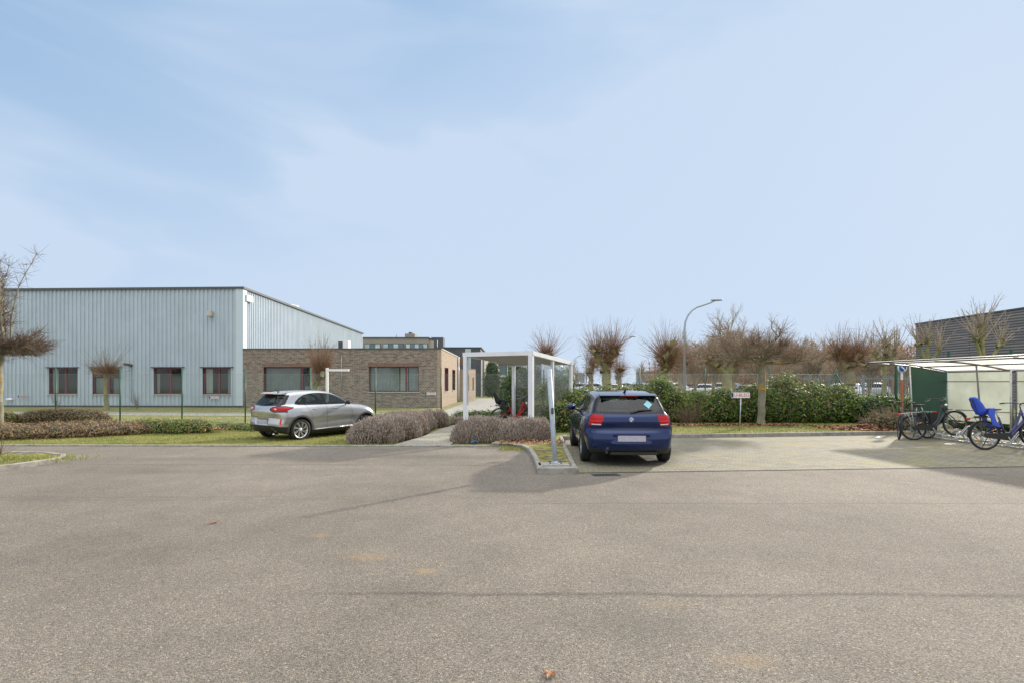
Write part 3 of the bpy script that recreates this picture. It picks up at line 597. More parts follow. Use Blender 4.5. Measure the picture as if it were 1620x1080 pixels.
# wing with recessed porch
e0, e1 = lb(-3.95, 44.3), lb(-3.2, 47.3)
mb = MB(); mb.box((C_[0]-2.2, C_[1]+.3, 0), (C_[0]-.9, C_[1]+.5, 3.5)); mb.box((C_[0]-2.4, C_[1]-.0, 3.0), (C_[0]+.45, C_[1]+.2, 3.62)); mb.build('porch', mat('porch_wood', (.16, .10, .06), .7, var=.2), bk)
mb = MB(); wall_with_openings(mb, e0, e1, -.1, 2.66, [(.7, 1.3, .9, 2.2), (2.2, 2.6, .9, 2.0)], .25); wall_with_openings(mb, lb(-9, 44.6), e0, -.1, 2.66, [], .25)
wing = mb.build('wing_wall', M['brick_side'], bk)
mb = MB(); mb.prism([e0, e1, lb(-9, 48), lb(-9, 44.7)], 2.66, 2.76); mb.build('wing_roof', M['coping'], bk)
mb = MB(); mb.prism([(e0[0]-.3, e0[1]+.05), (e1[0]-.3, e1[1]-.1), (e1[0]-.5, e1[1]-.1), (e0[0]-.5, e0[1]+.05)], 0, 2.5); mb.build('wing_room', M['room'], bk)
# AC unit
t = empty('air_conditioning_unit', (-11.5, 36.5, bz-.12), 0, 'boxy white air conditioning unit on the brick office roof', 'air conditioner')
mb = MB(); mb.box((-.2, -.25, 0), (.45, .3, .85)); mb.build('casing', M['white'], t, bevel=.02)
mb = MB(); mb.box((-.22, -.262, .06), (.08, -.252, .8)); mb.build('grille', M['dkgrey'], t)
plate_sign(681.5, 622, 33.6-.02, 'white name plate on the brick wall near its right corner', .66, .16)

# --- distant offices
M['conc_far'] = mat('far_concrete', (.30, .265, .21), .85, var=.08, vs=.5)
M['far_dark'] = mat('far_dark_cladding', (.075, .08, .09), .6, var=.15, vs=1.5)
M['far_glass'] = mat('far_glass', (.10, .15, .16), .1, spec=.8)
M['far_blind'] = mat('far_blind', (.40, .50, .50), .5, var=.25, vs=.8)
ob = empty('office_block', (-18, 75, 0), 0, 'beige concrete office block with window bands far behind the brick office', 'building')
def bx(p, a, b, nm, m): q = MB(); q.box(a, b); return q.build(nm, m, p)
def lx(px, Y): return (px-810)/FPX*Y
x0, x1 = lx(520, 75)+18, lx(677, 75)+18
bx(ob, (x0, .5, 0), (x1, 12, 7.75), 'walls', M['conc_far']); rf = bx(ob, (x0, .35, 7.75), (x1+.1, 12.1, 7.87), 'roof', M['coping'])
bx(rf, (lx(636, 75)+18, 2, 7.87), (lx(652, 75)+18, 4, 8.5), 'plant_room', M['conc_far']); bx(rf, (lx(641, 75)+18, 2.5, 8.5), (lx(646, 75)+18, 3.5, 8.75), 'chimney', M['coping']); bx(rf, (lx(623, 75)+18, 1.5, 7.87), (lx(624, 75)+18, 1.6, 8.3), 'chimney', M['conc_far'])
for a, b in ((575, 601), (604.5, 638), (641, 676)):
    for z0, z1 in ((5.3, 7.0), (1.2, 3.4)):
        q = MB(); A, B = lx(a, 75)+18, lx(b, 75)+18; q.box((A, .38, z0), (B, .52, z1)); f_ = q.build('window', M['far_dark'], ob)
        q = MB(); k = max(3, int((B-A)/.6))
        for i in range(k):
            q.box((A+.07+(B-A-.07)*i/k, .33, z0+.1), (A+(B-A-.07)*(i+1)/k, .375, z1-.1), i % 2)
        q.build('pane', [M['far_blind'], M['far_glass']], f_)
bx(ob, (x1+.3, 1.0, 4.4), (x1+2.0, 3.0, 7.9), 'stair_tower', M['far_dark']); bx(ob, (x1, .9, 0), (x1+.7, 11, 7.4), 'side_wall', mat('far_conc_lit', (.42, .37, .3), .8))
q = MB(); q.tube([(x1+1.2, .95, 4.6), (x1+1.2, .95, 7.5)], .05, 6); q.build('flue', M['white'], ob)
db = empty('dark_office', (-5, 60, 0), 0, 'low dark grey clad office with white columns behind the brick office', 'building')
bx(db, (lx(690, 60)+5, 0, 0), (lx(760, 60)+5, 14, 5.4), 'walls', M['far_dark']); bx(db, (lx(690, 60)+5, -.1, 5.4), (lx(762, 60)+5, 14.1, 5.5), 'roof', M['coping'])
bx(db, (lx(736, 60)+5, -.06, 1.0), (lx(745, 60)+5, .02, 5.3), 'window', M['far_blind']); bx(db, (lx(761, 60)+5, -.12, 0), (lx(763, 60)+5, .1, 4.6), 'column', M['white'])
bx(db, (lx(762.5, 60)+5, .3, 0), (lx(766, 60)+5, 14, 4.3), 'side_wall', M['conc_far'])
gb = empty('glass_office', (-1.5, 85, 0), 0, 'distant two storey glazed office with white floor edges behind the bike canopy', 'building')
bx(gb, (-4.0, 0, 0), (1.9, 9, 4.6), 'walls', mat('far_glazing', (.13, .17, .19), .2)); bx(gb, (-4.2, -.4, 4.6), (2.4, 9.2, 5.4), 'roof', mat('far_white_edge', (.42, .42, .42), .7))
for i in range(4): bx(gb, (-3.8+i*1.5, -.3, 0), (-3.6+i*1.5, -.1, 4.6), 'column', M['conc_far'])
bx(gb, (-4.1, -.25, 2.4), (2, -.02, 2.7), 'floor_edge', mat('far_white_edge', (.5, .5, .5), .7))
# dark brick hall to the right
M['slat'] = brick_mat('dark_slate_brick', (.23, .215, .21), (.17, .16, .165), (.29, .265, .245), (.085, .08, .08), bw=4.5, bh=.17, ms=.040, hs=.2)
sb = empty('dark_brick_hall', (32, 37, 0), 0, 'dark grey banded brick hall behind the bicycle shelter', 'building')
mb = MB(); mb.prism([(-1.2, 4.0), (-1.6, -14), (12, -14), (12, 4.5)], 0, 5.95); mb.build('walls', M['slat'], sb)
mb = MB(); mb.prism([(-1.25, 4.05), (-1.65, -14.1), (12.1, -14.1), (12.1, 4.55)], 5.95, 6.05); mb.build('roof', M['coping'], sb)
# far factories on the horizon
for i, (a, b, Y, h, lab) in enumerate(((1026, 1056, 200, 5.2, 'pale grey low factory on the horizon left of the round pollard crown'), (888, 925, 260, 5.6, 'hazy grey hall on the horizon right of the bike canopy'), (1180, 1240, 110, 5.6, 'pale roofed hall glimpsed behind the flat crowned tree'))):
    e = empty('distant_hall', (lx((a+b)/2, Y), Y, 0), 0, lab, 'building', 'halls on the horizon'); hw = (b-a)/2/FPX*Y
    bx(e, (-hw, 0, 0), (hw, 20, h), 'walls', mat('hall_grey', (.20, .23, .27), .8)); bx(e, (-hw-.2, -.2, h), (hw+.2, 20.2, h+.5), 'roof', M['conc_far'])
# ------------------------------------------------------------------ chain link fence
M['fence_green'] = mat('fence_green', (.01, .085, .05), .45)
M['wire'] = mat('fence_wire', (.24, .30, .27), .5, .2)
FY = 22.2
fposts = [-16.9, -14.35, -12.95+.15, -10.55, -8.0, -5.55, -2.95, -.35, 2.25, 4.86, 7.9, 10.55, 13.3]
fposts = [(px-810)/FPX*FY for px in (-110, -12, 88, 190, 288, 388, 491, 594, 698, 802, 907, 1011.6, 1115.7, 1217, 1322)]
fn = empty('chain_link_fence', (0, FY, 0), 0, 'green chain link fence with slender posts running across the whole site before the buildings', 'fence')
for i, x in enumerate(fposts):
    mb = MB(); mb.tube([(x, 0, -.25), (x, 0, 2.2)], .028, 8); mb.build('post', M['fence_green'], fn)
x = fposts[-1]
for s in (-1, 1):
    mb = MB(); mb.tube([(x+s*.03, 0, 1.95), (x+s*.85, -.0, .3)], .024, 6); mb.build('brace', M['fence_green'], fn)
def mesh_panel(xa, xb, za, zb, cell=.125, r=.0024):
    P0 = []; P1 = []; Hh = zb-za; Wd = xb-xa
    for s in (1, -1):
        t = -Hh
        while t < Wd:
            a, b = max(t, 0), min(t+Hh, Wd)
            if b > a:
                if s == 1: P0.append((xa+a, 0.003, za+(a-t))); P1.append((xa+b, .003, za+(b-t)))
                else: P0.append((xa+a, -.003, zb-(a-t))); P1.append((xa+b, -.003, zb-(b-t)))
            t += cell
    return P0, P1
for a, b in zip(fposts, fposts[1:]):
    p, q = mesh_panel(a+.03, b-.03, .02, 1.92); V, F = segs(p, q, [.0027]*len(p), [.0027]*len(p), 3); fast('wire_mesh', V, F, M['wire'], fn)
mb = MB()
for z in (1.93, 1.0, .05): mb.tube([(fposts[0], -.02, z), (fposts[-1], -.02, z)], .004, 4)
mb.build('tension_wire', M['wire'], fn)
# return run behind the bicycle shelter
f2 = empty('chain_link_fence', (13.4, 22.2, 0), 0, 'green chain link fence run standing right behind the bicycle shelter', 'fence')
pts = [(at(1322, 600, 22.2).x-13.4+.25, .1), (at(1417.5, 600, 19.6).x-13.4, 19.6-22.2), (at(1501, 600, 18.6).x-13.4, 18.6-22.2), (at(1600, 600, 17.5).x-13.4, 17.5-22.2), (at(1700, 600, 16.4).x-13.4, 16.4-22.2)]
for i, (x, y) in enumerate(pts[1:]):
    mb = MB(); mb.beam((x, y, -.1), (x, y, 2.25 if i == 0 else 2.68), .06, .06); mb.build('post', M['fence_green'], f2)
for (a, b) in zip(pts, pts[1:]):
    d = Vector((b[0]-a[0], b[1]-a[1], 0)); ln = d.length; ang = math.atan2(d.y, d.x)
    p, q = mesh_panel(0, ln, .05, 2.0); V, F = segs(p, q, [.0027]*len(p), [.0027]*len(p), 3)
    V = (np.array(Matrix.Translation((a[0], a[1], 0)) @ Matrix.Rotation(ang, 4, 'Z')) @ np.c_[V, np.ones(len(V))].T).T[:, :3]; fast('wire_mesh', V, F, M['wire'], f2)
# galvanised palisade fence further back
M['galv_dull'] = mat('galvanised_dull', (.26, .29, .31), .6, .3)
pf = empty('palisade_fence', (18.5, 29, 0), 0, 'grey metal bar fence behind the hedge at the right', 'fence')
P0 = []; P1 = []
for i in range(88):
    x = -5.2+i*.13; P0.append((x, 0, .05)); P1.append((x, 0, 1.95))
V, F = segs(P0, P1, [.018]*88, [.018]*88, 4); fast('pales', V, F, M['galv_dull'], pf)
mb = MB(); mb.beam((-5.3, .03, 1.8), (6.3, .03, 1.8), .03, .05); mb.beam((-5.3, .03, .3), (6.3, .03, .3), .03, .05); mb.build('rail', M['galv_dull'], pf)
for i in range(5):
    mb = MB(); mb.beam((-5.2+i*2.85, .04, 0), (-5.2+i*2.85, .04, 2.0), .08, .08); mb.build('post', M['galv_dull'], pf)

# ------------------------------------------------------------------ white canopy (small bike canopy in the middle)
FL, FR_, MR, BR, BL = (-1.42, 16.5), (.55, 15.5), (1.28, 16.95), (2.0, 18.33), (.06, 19.33)
mb = MB(); mb.add([(-1.5, 16.3, .035), (.65, 15.3, .035), (2.15, 18.4, .035), (.1, 19.6, .035), (-1.6, 19.4, .035), (-1.62, 17.0, .035)], [(0, 1, 2, 3, 4, 5)]); tag(mb.build('canopy_floor', M['path_pav']), kind='structure')
cp = empty('bike_canopy', (.4, 17.4, 0), 0, 'small open bike canopy with white square posts, flat white roof and clear side panels', 'bike shelter')
def lc(p, z): return (p[0]-.4, p[1]-17.4, z)
zf, zb_ = 2.50, 2.31
ang = math.atan2(FR_[1]-FL[1], FR_[0]-FL[0])
def sq_post(p, z, w_=.15):
    mb = MB(); a = ang; c, s = math.cos(a)*w_/2, math.sin(a)*w_/2; x, y, _ = lc(p, 0)
    mb.prism([(x-c+s, y-s-c), (x+c+s, y+s-c), (x+c-s, y+s+c), (x-c-s, y-s+c)], 0, z); return mb.build('post', M['white_metal'], cp, bevel=.008)
for p, z, w_ in ((FL, zf-.12, .125), (FR_, zf-.12, .135), (MR, zf-.22, .08), (BR, zb_-.12, .11), (BL, zb_-.12, .11)): sq_post(p, z, w_)
def ext(p, q, e): d = (Vector(q)-Vector(p)).normalized()*e; return (p[0]-d.x, p[1]-d.y), (q[0]+d.x, q[1]+d.y)
for p, q, z0, z1 in ((FL, FR_, zf, zf), (FR_, BR, zf, zb_), (BR, BL, zb_, zb_), (BL, FL, zb_, zf)):
    a, b = ext(p, q, .09 if p is FL or p is BR else -.05); mb = MB(); mb.beam(lc(a, z0-.06), lc(b, z1-.06), .09, .13); mb.build('roof_beam', M['white_metal'], cp, bevel=.006)
mb = MB(); mb.add([lc(FL, zf-.07), lc(FR_, zf-.07), lc(BR, zb_-.07), lc(BL, zb_-.07), lc(FL, zf-.02), lc(FR_, zf-.02), lc(BR, zb_-.02), lc(BL, zb_-.02)], [(3,2,1,0),(4,5,6,7),(0,1,5,4),(1,2,6,5),(2,3,7,6),(3,0,4,7)])
for i in range(1, 12):
    t = i/12; a = Vector(lc(FL, zf-.09)).lerp(Vector(lc(BL, zb_-.09)), t); b = Vector(lc(FR_, zf-.09)).lerp(Vector(lc(BR, zb_-.09)), t); mb.beam(a, b, .05, .04)
mb.build('roof_panel', mat('canopy_soffit', (.55, .54, .5), .6), cp)
M['panel_glass'] = glass('panel_glass', (.80, .86, .82), .06, .10, (.45, .5, .47))
for p, q, z0, z1 in ((FR_, MR, zf-.3, zf-.4), (MR, BR, zf-.4, zb_-.25), (BR, BL, zb_-.25, zb_-.25)):
    a, b = ext(p, q, -.1); mb = MB(); mb.add([lc(a, .35), lc(b, .35), lc(b, z1), lc(a, z0)], [(0, 1, 2, 3)]); mb.build('glass_panel', M['panel_glass'], cp)
for p in (BR, BL):
    mb = MB(); x, y, _ = lc(p, 0); mb.box((x-.09, y-.02, 1.0), (x-.05, y+.02, 1.06)); mb.box((x-.09, y-.02, 1.95), (x-.05, y+.02, 2.01)); mb.build('bracket', M['dkgrey'], cp)

# leaning steel post on the island
pl = empty('steel_post', (.80, 9.93, .10), 0, 'leaning round galvanised steel post bolted to the kerb island beside the blue car', 'post')
M['post_galv'] = mat('post_galvanised', (.36, .41, .45), .5, .15, var=.12, vs=9)
mb = MB(); tx = at(868.5, 583, 9.93) - Vector((.80, 9.93, .10)); mb.tube([(0, 0, 0), (tx.x*.3, 0, .5), (tx.x, 0, tx.z)], .046, 20); mb.build('tube', M['post_galv'], pl)
mb = MB(); mb.box((-.13, -.12, 0), (.13, .12, .012)); mb.build('base_plate', M['galv'], pl)
mb = MB(); mb.lathe([(.012, .0), (.012, .062), (.04, .06), (.045, .047)], 18, 'z'); mb.build('collar', M['galv'], pl)
for sx_, sy_ in ((-1, -1), (1, -1), (-1, 1), (1, 1)):
    mb = MB(); mb.lathe([(.0121, .0), (.0121, .016), (.035, .016), (.036, 0)], 6, 'z', (sx_*.1, sy_*.09, 0)); mb.build('bolt', M['dkgrey'], pl)
mb = MB(); mb.box((tx.x*.46-.028, -.062, .92), (tx.x*.46+.024, -.035, 1.03)); mb.build('socket_cover', M['dkgrey'], pl, bevel=.006)
mb = MB(); mb.box((-.32, -.2, -.045), (.25, .16, 0)); mb.v = [(v[0], v[1], v[2]) for v in mb.v]; mb.build('concrete_footing', M['concrete_path'], pl, bevel=.01)

# white T post behind the silver car
tp = empty('bracket_post', (lx(517.5, 24.5), 24.5, 0), 0, 'slim white post with one horizontal arm in front of the brick office', 'post')
mb = MB(); mb.beam((0, 0, 0), (0, 0, 2.25), .10, .10); mb.build('mast', M['white'], tp)
mb = MB(); mb.beam((.05, 0, 2.15), (1.0, 0, 2.15), .09, .10); mb.build('arm', M['white'], tp)
# name plate on a stick, right lawn
p = gp(1171, 681, .07)
ns = empty('name_plate_on_stake', (p[0], p[1], .07), 0, 'white name plate on a thin metal stake in the right hand lawn strip', 'sign')
s_ = FPX/p[1]
mb = MB(); mb.tube([(-.02, 0, 0), (0.03, 0, (681-622)/s_)], .016, 8); mb.build('stake', M['galv'], ns)
mb = MB(); mb.box((-.29, -.03, (681-628.5)/s_), (.29, -.018, (681-620)/s_)); zc = (681-624.2)/s_; mb.build('board', M['plate_w'], ns)
mb = MB(); mb.box((-.29, -.033, zc-.07), (-.225, -.0302, zc+.075)); mb.build('strip', M['plate_blue'], ns)
text_mesh('U-BLEG', .145, 'lettering', M['plate_red'], ns, Matrix.Translation((.03, -.0325, zc)) @ Matrix.Rotation(R(90), 4, 'X'))
# round parking sign
Y = 18.6; sgn = empty('parking_sign', (lx(1427.5, Y), Y, 0), 0, 'round blue no parking sign with white slash on a red and white post', 'road sign')
zc = at(0, 581, Y).z
mb = MB(); mb.lathe([(-.01, 0), (-.01, .165), (.01, .165), (.01, 0)], 32, 'y', (0, 0, zc)); mb.build('disc', M['white'], sgn)
mb = MB(); mb.lathe([(-.014, 0), (-.014, .128), (-.011, .128)], 32, 'y', (0, 0, zc)); mb.build('blue_face', mat('sign_blue', (.01, .13, .42), .4), sgn)
mb = MB(); mb.beam((-.093, -.017, zc+.093), (.093, -.017, zc-.093), .034, .004, up=(0, 1, 0)); mb.build('slash', M['white'], sgn)
mb = MB(); mb.beam((0, .03, 0), (0, .03, zc+.1), .05, .05); mb.build('post', M['white'], sgn)
mb = MB(); mb.beam((0, .02, .4), (0, .02, zc-.42), .062, .062); mb.build('orange_sleeve', mat('orange_sleeve', (.42, .15, .08), .6), sgn)

# street lamps
M['lamp_steel'] = mat('lamp_steel', (.36, .40, .42), .4, .5)
lamps = [(1083, 42, 474, 49, 'tallest curved steel street lamp nearest the yard, rising above the hedge'), (976, 76, 532, 24, 'curved street lamp whose arm shows right of the tallest spiky pollard'),
         (927.5, 105, 552, 14, 'curved street lamp between the canopy and the spiky pollard'), (906, 128, 562, 11, 'farthest curved street lamp just right of the canopy corner')]
for px, Y, ty, arm, lab in lamps:
    e = empty('street_lamp', (lx(px, Y), Y, 0), 0, lab, 'street lamp', 'curved street lamps along the road'); H = at(0, ty, Y).z; A = arm/FPX*Y
    pts = [(0, 0, 0), (0, 0, H*.72)] + [(A*.62*(1-math.cos(a)), 0, H*.72+H*.22*math.sin(a)) for a in (.3, .6, .9, 1.2, 1.45)] + [(A*.8, 0, H*.965), (A, 0, H-.06)]
    mb = MB(); mb.tube(pts, [.13, .09]+[.07]*7, 8); mb.build('mast', M['lamp_steel'], e)
    mb = MB(); mb.ell((A+.1, 0, H-.04), (.5, .16, .09)); mb.build('lamp_head', M['lamp_steel'], e)

# ------------------------------------------------------------------ bicycle shelter at the right
M['steel_dk'] = mat('shelter_steel', (.17, .17, .175), .5, .5, var=.1)
def poly_mat(name, c, tr, alpha):
    m = bpy.data.materials.new(name); m.use_nodes = True; t = m.node_tree; t.nodes.clear(); L = t.links.new
    o = N(t, 'ShaderNodeOutputMaterial'); d = N(t, 'ShaderNodeBsdfDiffuse'); tl = N(t, 'ShaderNodeBsdfTranslucent'); tp_ = N(t, 'ShaderNodeBsdfTransparent')
    tc = N(t, 'ShaderNodeTexCoord'); n = N(t, 'ShaderNodeTexNoise'); n.inputs['Scale'].default_value = 1.6; n.inputs['Detail'].default_value = 6; L(tc.outputs['Object'], n.inputs[0])
    r = N(t, 'ShaderNodeValToRGB'); e = r.color_ramp.elements; e[0].position = .35; e[0].color = (*[x*.8 for x in c], 1); e[1].position = .6; e[1].color = (*c, 1); L(n.outputs[0], r.inputs[0])
    L(r.outputs[0], d.inputs[0]); L(r.outputs[0], tl.inputs[0]); a = N(t, 'ShaderNodeMixShader'); a.inputs[0].default_value = tr; L(d.outputs[0], a.inputs[1]); L(tl.outputs[0], a.inputs[2])
    b = N(t, 'ShaderNodeMixShader'); b.inputs[0].default_value = alpha; L(a.outputs[0], b.inputs[1]); L(tp_.outputs[0], b.inputs[2]); L(b.outputs[0], o.inputs[0]); return m
M['roof_poly'] = poly_mat('roof_polycarbonate', (.86, .82, .70), .75, .05)
M['wall_poly'] = poly_mat('wall_polycarbonate', (.62, .66, .55), .55, .22)
B0 = Vector((13.9, 17.2, 0)); dv = Vector((.06, -.998, 0)); ev = Vector((-.998, -.06, 0)); SP = 2.2; LR = 2.6
bs = empty('bicycle_shelter', B0, 0, 'curved translucent roofed bicycle shelter with grey tube frame and dark green end panel', 'bike shelter')
def roofz(t): return 1.93 + .27*math.sin(min(t*1.15, 1)*math.pi/2)   # height across, t = 0 at the back, 1 at the eave
NR = 4
def rp(i, t, dz=0.0): v = dv*SP*i + ev*LR*t; return (v.x, v.y, roofz(t)+dz)
for i in range(NR+1):
    mb = MB(); mb.tube([rp(i, t/10, -.03) for t in range(0, 10)], .026, 8); mb.build('roof_rib', M['steel_dk'], bs)
    v = dv*SP*i; mb = MB()
    for s in (-.05, .05): mb.tube([(v.x+s, v.y, 0), (v.x+s, v.y, 1.93)], .016, 6)
    for k in range(20): mb.tube([(v.x-.05, v.y, .08+k*.095), (v.x+.05, v.y, .08+k*.095)], .008, 4)
    mb.build('lattice_post', M['galv'] if i < 1 else M['steel_dk'], bs)
for t in (0, .33, .72, 1.0):
    mb = MB(); mb.tube([rp(0, t, -.0 if t < 1 else .01), rp(NR, t, -.0 if t < 1 else .01)], .022, 8); mb.build('roof_rail', M['steel_dk'], bs)
for z in (1.62, .75):
    mb = MB(); a = dv*0; b = dv*SP*NR; mb.tube([(a.x-.07, a.y, z), (b.x-.07, b.y, z)], .015, 6); mb.build('wall_rail', M['steel_dk'], bs)
for i in range(NR):
    V = []; 
    for t in range(11):
        for k in (0.004, .996): v = dv*SP*(i+k) + ev*LR*t/10; V.append((v.x, v.y, roofz(t/10)+.04))
    mb = MB(); mb.add(V, [(2*k, 2*k+1, 2*k+3, 2*k+2) for k in range(10)], 0, True); mb.build('roof_sheet', M['roof_poly'], bs)
    a = dv*(SP*i+.08); b = dv*(SP*(i+1)-.08); mb = MB(); mb.add([(a.x, a.y, .42), (b.x, b.y, .42), (b.x, b.y, 1.9), (a.x, a.y, 1.9)], [(0, 1, 2, 3)]); mb.build('wall_sheet', M['wall_poly'], bs)
M['panel_green'] = mat('end_panel_green', (.012, .06, .04), .45, var=.15, vs=2)
mb = MB(); W2 = 1.25; pts = []
for t in range(9): u = t/8*W2/LR; pts.append((ev*LR*u, roofz(u)-.06))
bot = [(ev*(W2-.12), .32), (ev*.05, .30)]
vs = [(v.x+dv.x*o, v.y+dv.y*o, z) for o in (0, .03) for v, z in pts+bot]; n_ = len(pts)+2
mb.add(vs, [tuple(range(n_)), tuple(range(2*n_-1, n_-1, -1))] + [(i, (i+1) % n_, n_+(i+1) % n_, n_+i) for i in range(n_)]); mb.build('end_panel', M['panel_green'], bs, smooth=False)
mb = MB(); a = ev*W2; b = ev*(W2-.12); mb.tube([(a.x, a.y-.03, roofz(W2/LR)), (b.x, b.y-.03, .0)], .022, 8); mb.build('end_post', M['galv'], bs)
mb = MB(); a = dv*SP+ev*1.13; b = dv*SP+ev*1.03; 
mb.tube([(a.x, a.y, roofz(1.13/LR)-.03), (b.x, b.y, 1.0), (b.x+.05, b.y, 0)], .022, 8); mb.build('front_leg', M['steel_dk'], bs)
v = dv*SP*1.05; mb = MB(); mb.tube([(v.x-.3, v.y-.1, 1.93), (v.x-.3, v.y-.1, 0)], .024, 8); mb.build('front_leg', M['galv'], bs)

# bike racks: bent galvanised hoops on rails
def rack(x, y, n, label, ang=0):
    e = empty('bike_rack', (x, y, .004), ang, label, 'bike rack', 'galvanised bike racks under the shelter')
    mb = MB(); L_ = n*.42; mb.beam((0, .1, .03), (0, -L_, .03), .05, .03); mb.beam((.75, .1, .03), (.75, -L_, .03), .05, .03); mb.build('rail', M['galv'], e)
    for i in range(n):
        y0 = -.1-i*.42; hz = .42 if i % 2 else .3
        for s in (-.028, .028):
            mb = MB(); mb.tube([(-.05, y0+s, .04), (.10, y0+s, .10), (.22, y0+s, hz*.55), (.36, y0+s, hz*.95), (.46, y0+s, hz), (.60, y0+s, hz*.8), (.72, y0+s, hz*.35), (.78, y0+s, .05)], .010, 6); mb.build('hoop', M['galv'], e)
        mb = MB(); mb.tube([(-.1, y0-.12, .04), (.02, y0-.1, .22), (.12, y0-.06, .26), (.24, y0-.02, .12), (.34, y0+.02, .07), (.5, y0+.06, .2), (.62, y0+.1, .22), (.75, y0+.12, .05)], .011, 6); mb.build('hoop', M['galv'], e)
rack(11.95, 15.9, 5, 'galvanised bike rack holding the dark bicycle, farther from the camera')
rack(12.1, 13.7, 5, 'galvanised bike rack beside the bicycle with the blue child seat', R(2))
rack(12.35, 11.6, 3, 'galvanised bike rack cut off by the right edge of the photo', R(2))
# rack inside the white canopy
e = empty('bike_rack', (.95, 17.0, 0), R(-35), 'small grey bike rack beside the red bicycle in the white canopy', 'bike rack')
for i in range(3):
    mb = MB(); y0 = i*.4; mb.tube([(-.6, y0, 0), (-.3, y0, .42), (.1, y0, .62), (.45, y0, .68), (.45, y0, 0)], .014, 6); mb.build('hoop', M['galv'], e)
mb = MB(); mb.beam((-.6, -.1, .03), (-.6, .9, .03), .04, .04); mb.beam((.45, -.1, .03), (.45, .9, .03), .04, .04); mb.build('rail', M['galv'], e)
# ------------------------------------------------------------------ vegetation
M['bark'] = mat('bark', (.30, .24, .15), .9, c2=(.17, .15, .08), vs=12, bump=.5, bs=40)
M['bark_grey'] = mat('bark_grey_lichen', (.27, .25, .20), .9, c2=(.17, .165, .10), vs=6, bump=.5, bs=30)
M['bark_green'] = mat('bark_green', (.27, .25, .12), .9, c2=(.17, .17, .07), vs=5, bump=.4, bs=30)
def lichen_mat():
    m = mat('bark_orange_lichen', (.30, .275, .22), .9, c2=(.19, .18, .10), vs=6, bump=.5, bs=30); t = m.node_tree; b = t.nodes['Principled BSDF']; L = t.links.new
    src = b.inputs['Base Color'].links[0].from_socket; tc = N(t, 'ShaderNodeTexCoord'); mp = N(t, 'ShaderNodeMapping'); mp.inputs['Scale'].default_value = (.6, .6, 1); L(tc.outputs['Object'], mp.inputs[0])
    n = N(t, 'ShaderNodeTexNoise'); n.inputs['Scale'].default_value = 2.6; n.inputs['Detail'].default_value = 5; L(mp.outputs[0], n.inputs[0])
    r = N(t, 'ShaderNodeValToRGB'); e = r.color_ramp.elements; e[0].position = .54; e[0].color = (0, 0, 0, 1); e[1].position = .60; e[1].color = (.85, .85, .85, 1); L(n.outputs[0], r.inputs[0])
    mx = N(t, 'ShaderNodeMixRGB'); mx.inputs[2].default_value = (.52, .27, .03, 1); sp = N(t, 'ShaderNodeSeparateXYZ'); L(tc.outputs['Object'], sp.inputs[0]); gz = N(t, 'ShaderNodeMapRange'); gz.inputs['From Min'].default_value = 2.5; gz.inputs['From Max'].default_value = 2.2; L(sp.outputs[2], gz.inputs[0]); g0 = N(t, 'ShaderNodeMapRange'); g0.inputs['From Min'].default_value = .9; g0.inputs['From Max'].default_value = 1.4; L(sp.outputs[2], g0.inputs[0]); q1 = N(t, 'ShaderNodeMath', operation='MULTIPLY'); q2 = N(t, 'ShaderNodeMath', operation='MULTIPLY'); L(gz.outputs[0], q1.inputs[0]); L(g0.outputs[0], q1.inputs[1]); L(q1.outputs[0], q2.inputs[0]); L(r.outputs[0], q2.inputs[1]); L(q2.outputs[0], mx.inputs[0]); L(src, mx.inputs[1]); L(mx.outputs[0], b.inputs['Base Color']); return m
M['bark_lichen'] = lichen_mat()
M['twig_rust'] = mat('twig_rust', (.23, .115, .06), .85, isl=.35)
M['twig_red'] = mat('twig_red', (.27, .17, .11), .8, isl=.3)
M['twig_brown'] = mat('twig_brown', (.27, .195, .13), .8, isl=.3)
M['twig_grey'] = mat('twig_grey', (.34, .28, .20), .85, isl=.3)
M['twig_dark'] = mat('twig_dark', (.15, .10, .07), .85, isl=.3)

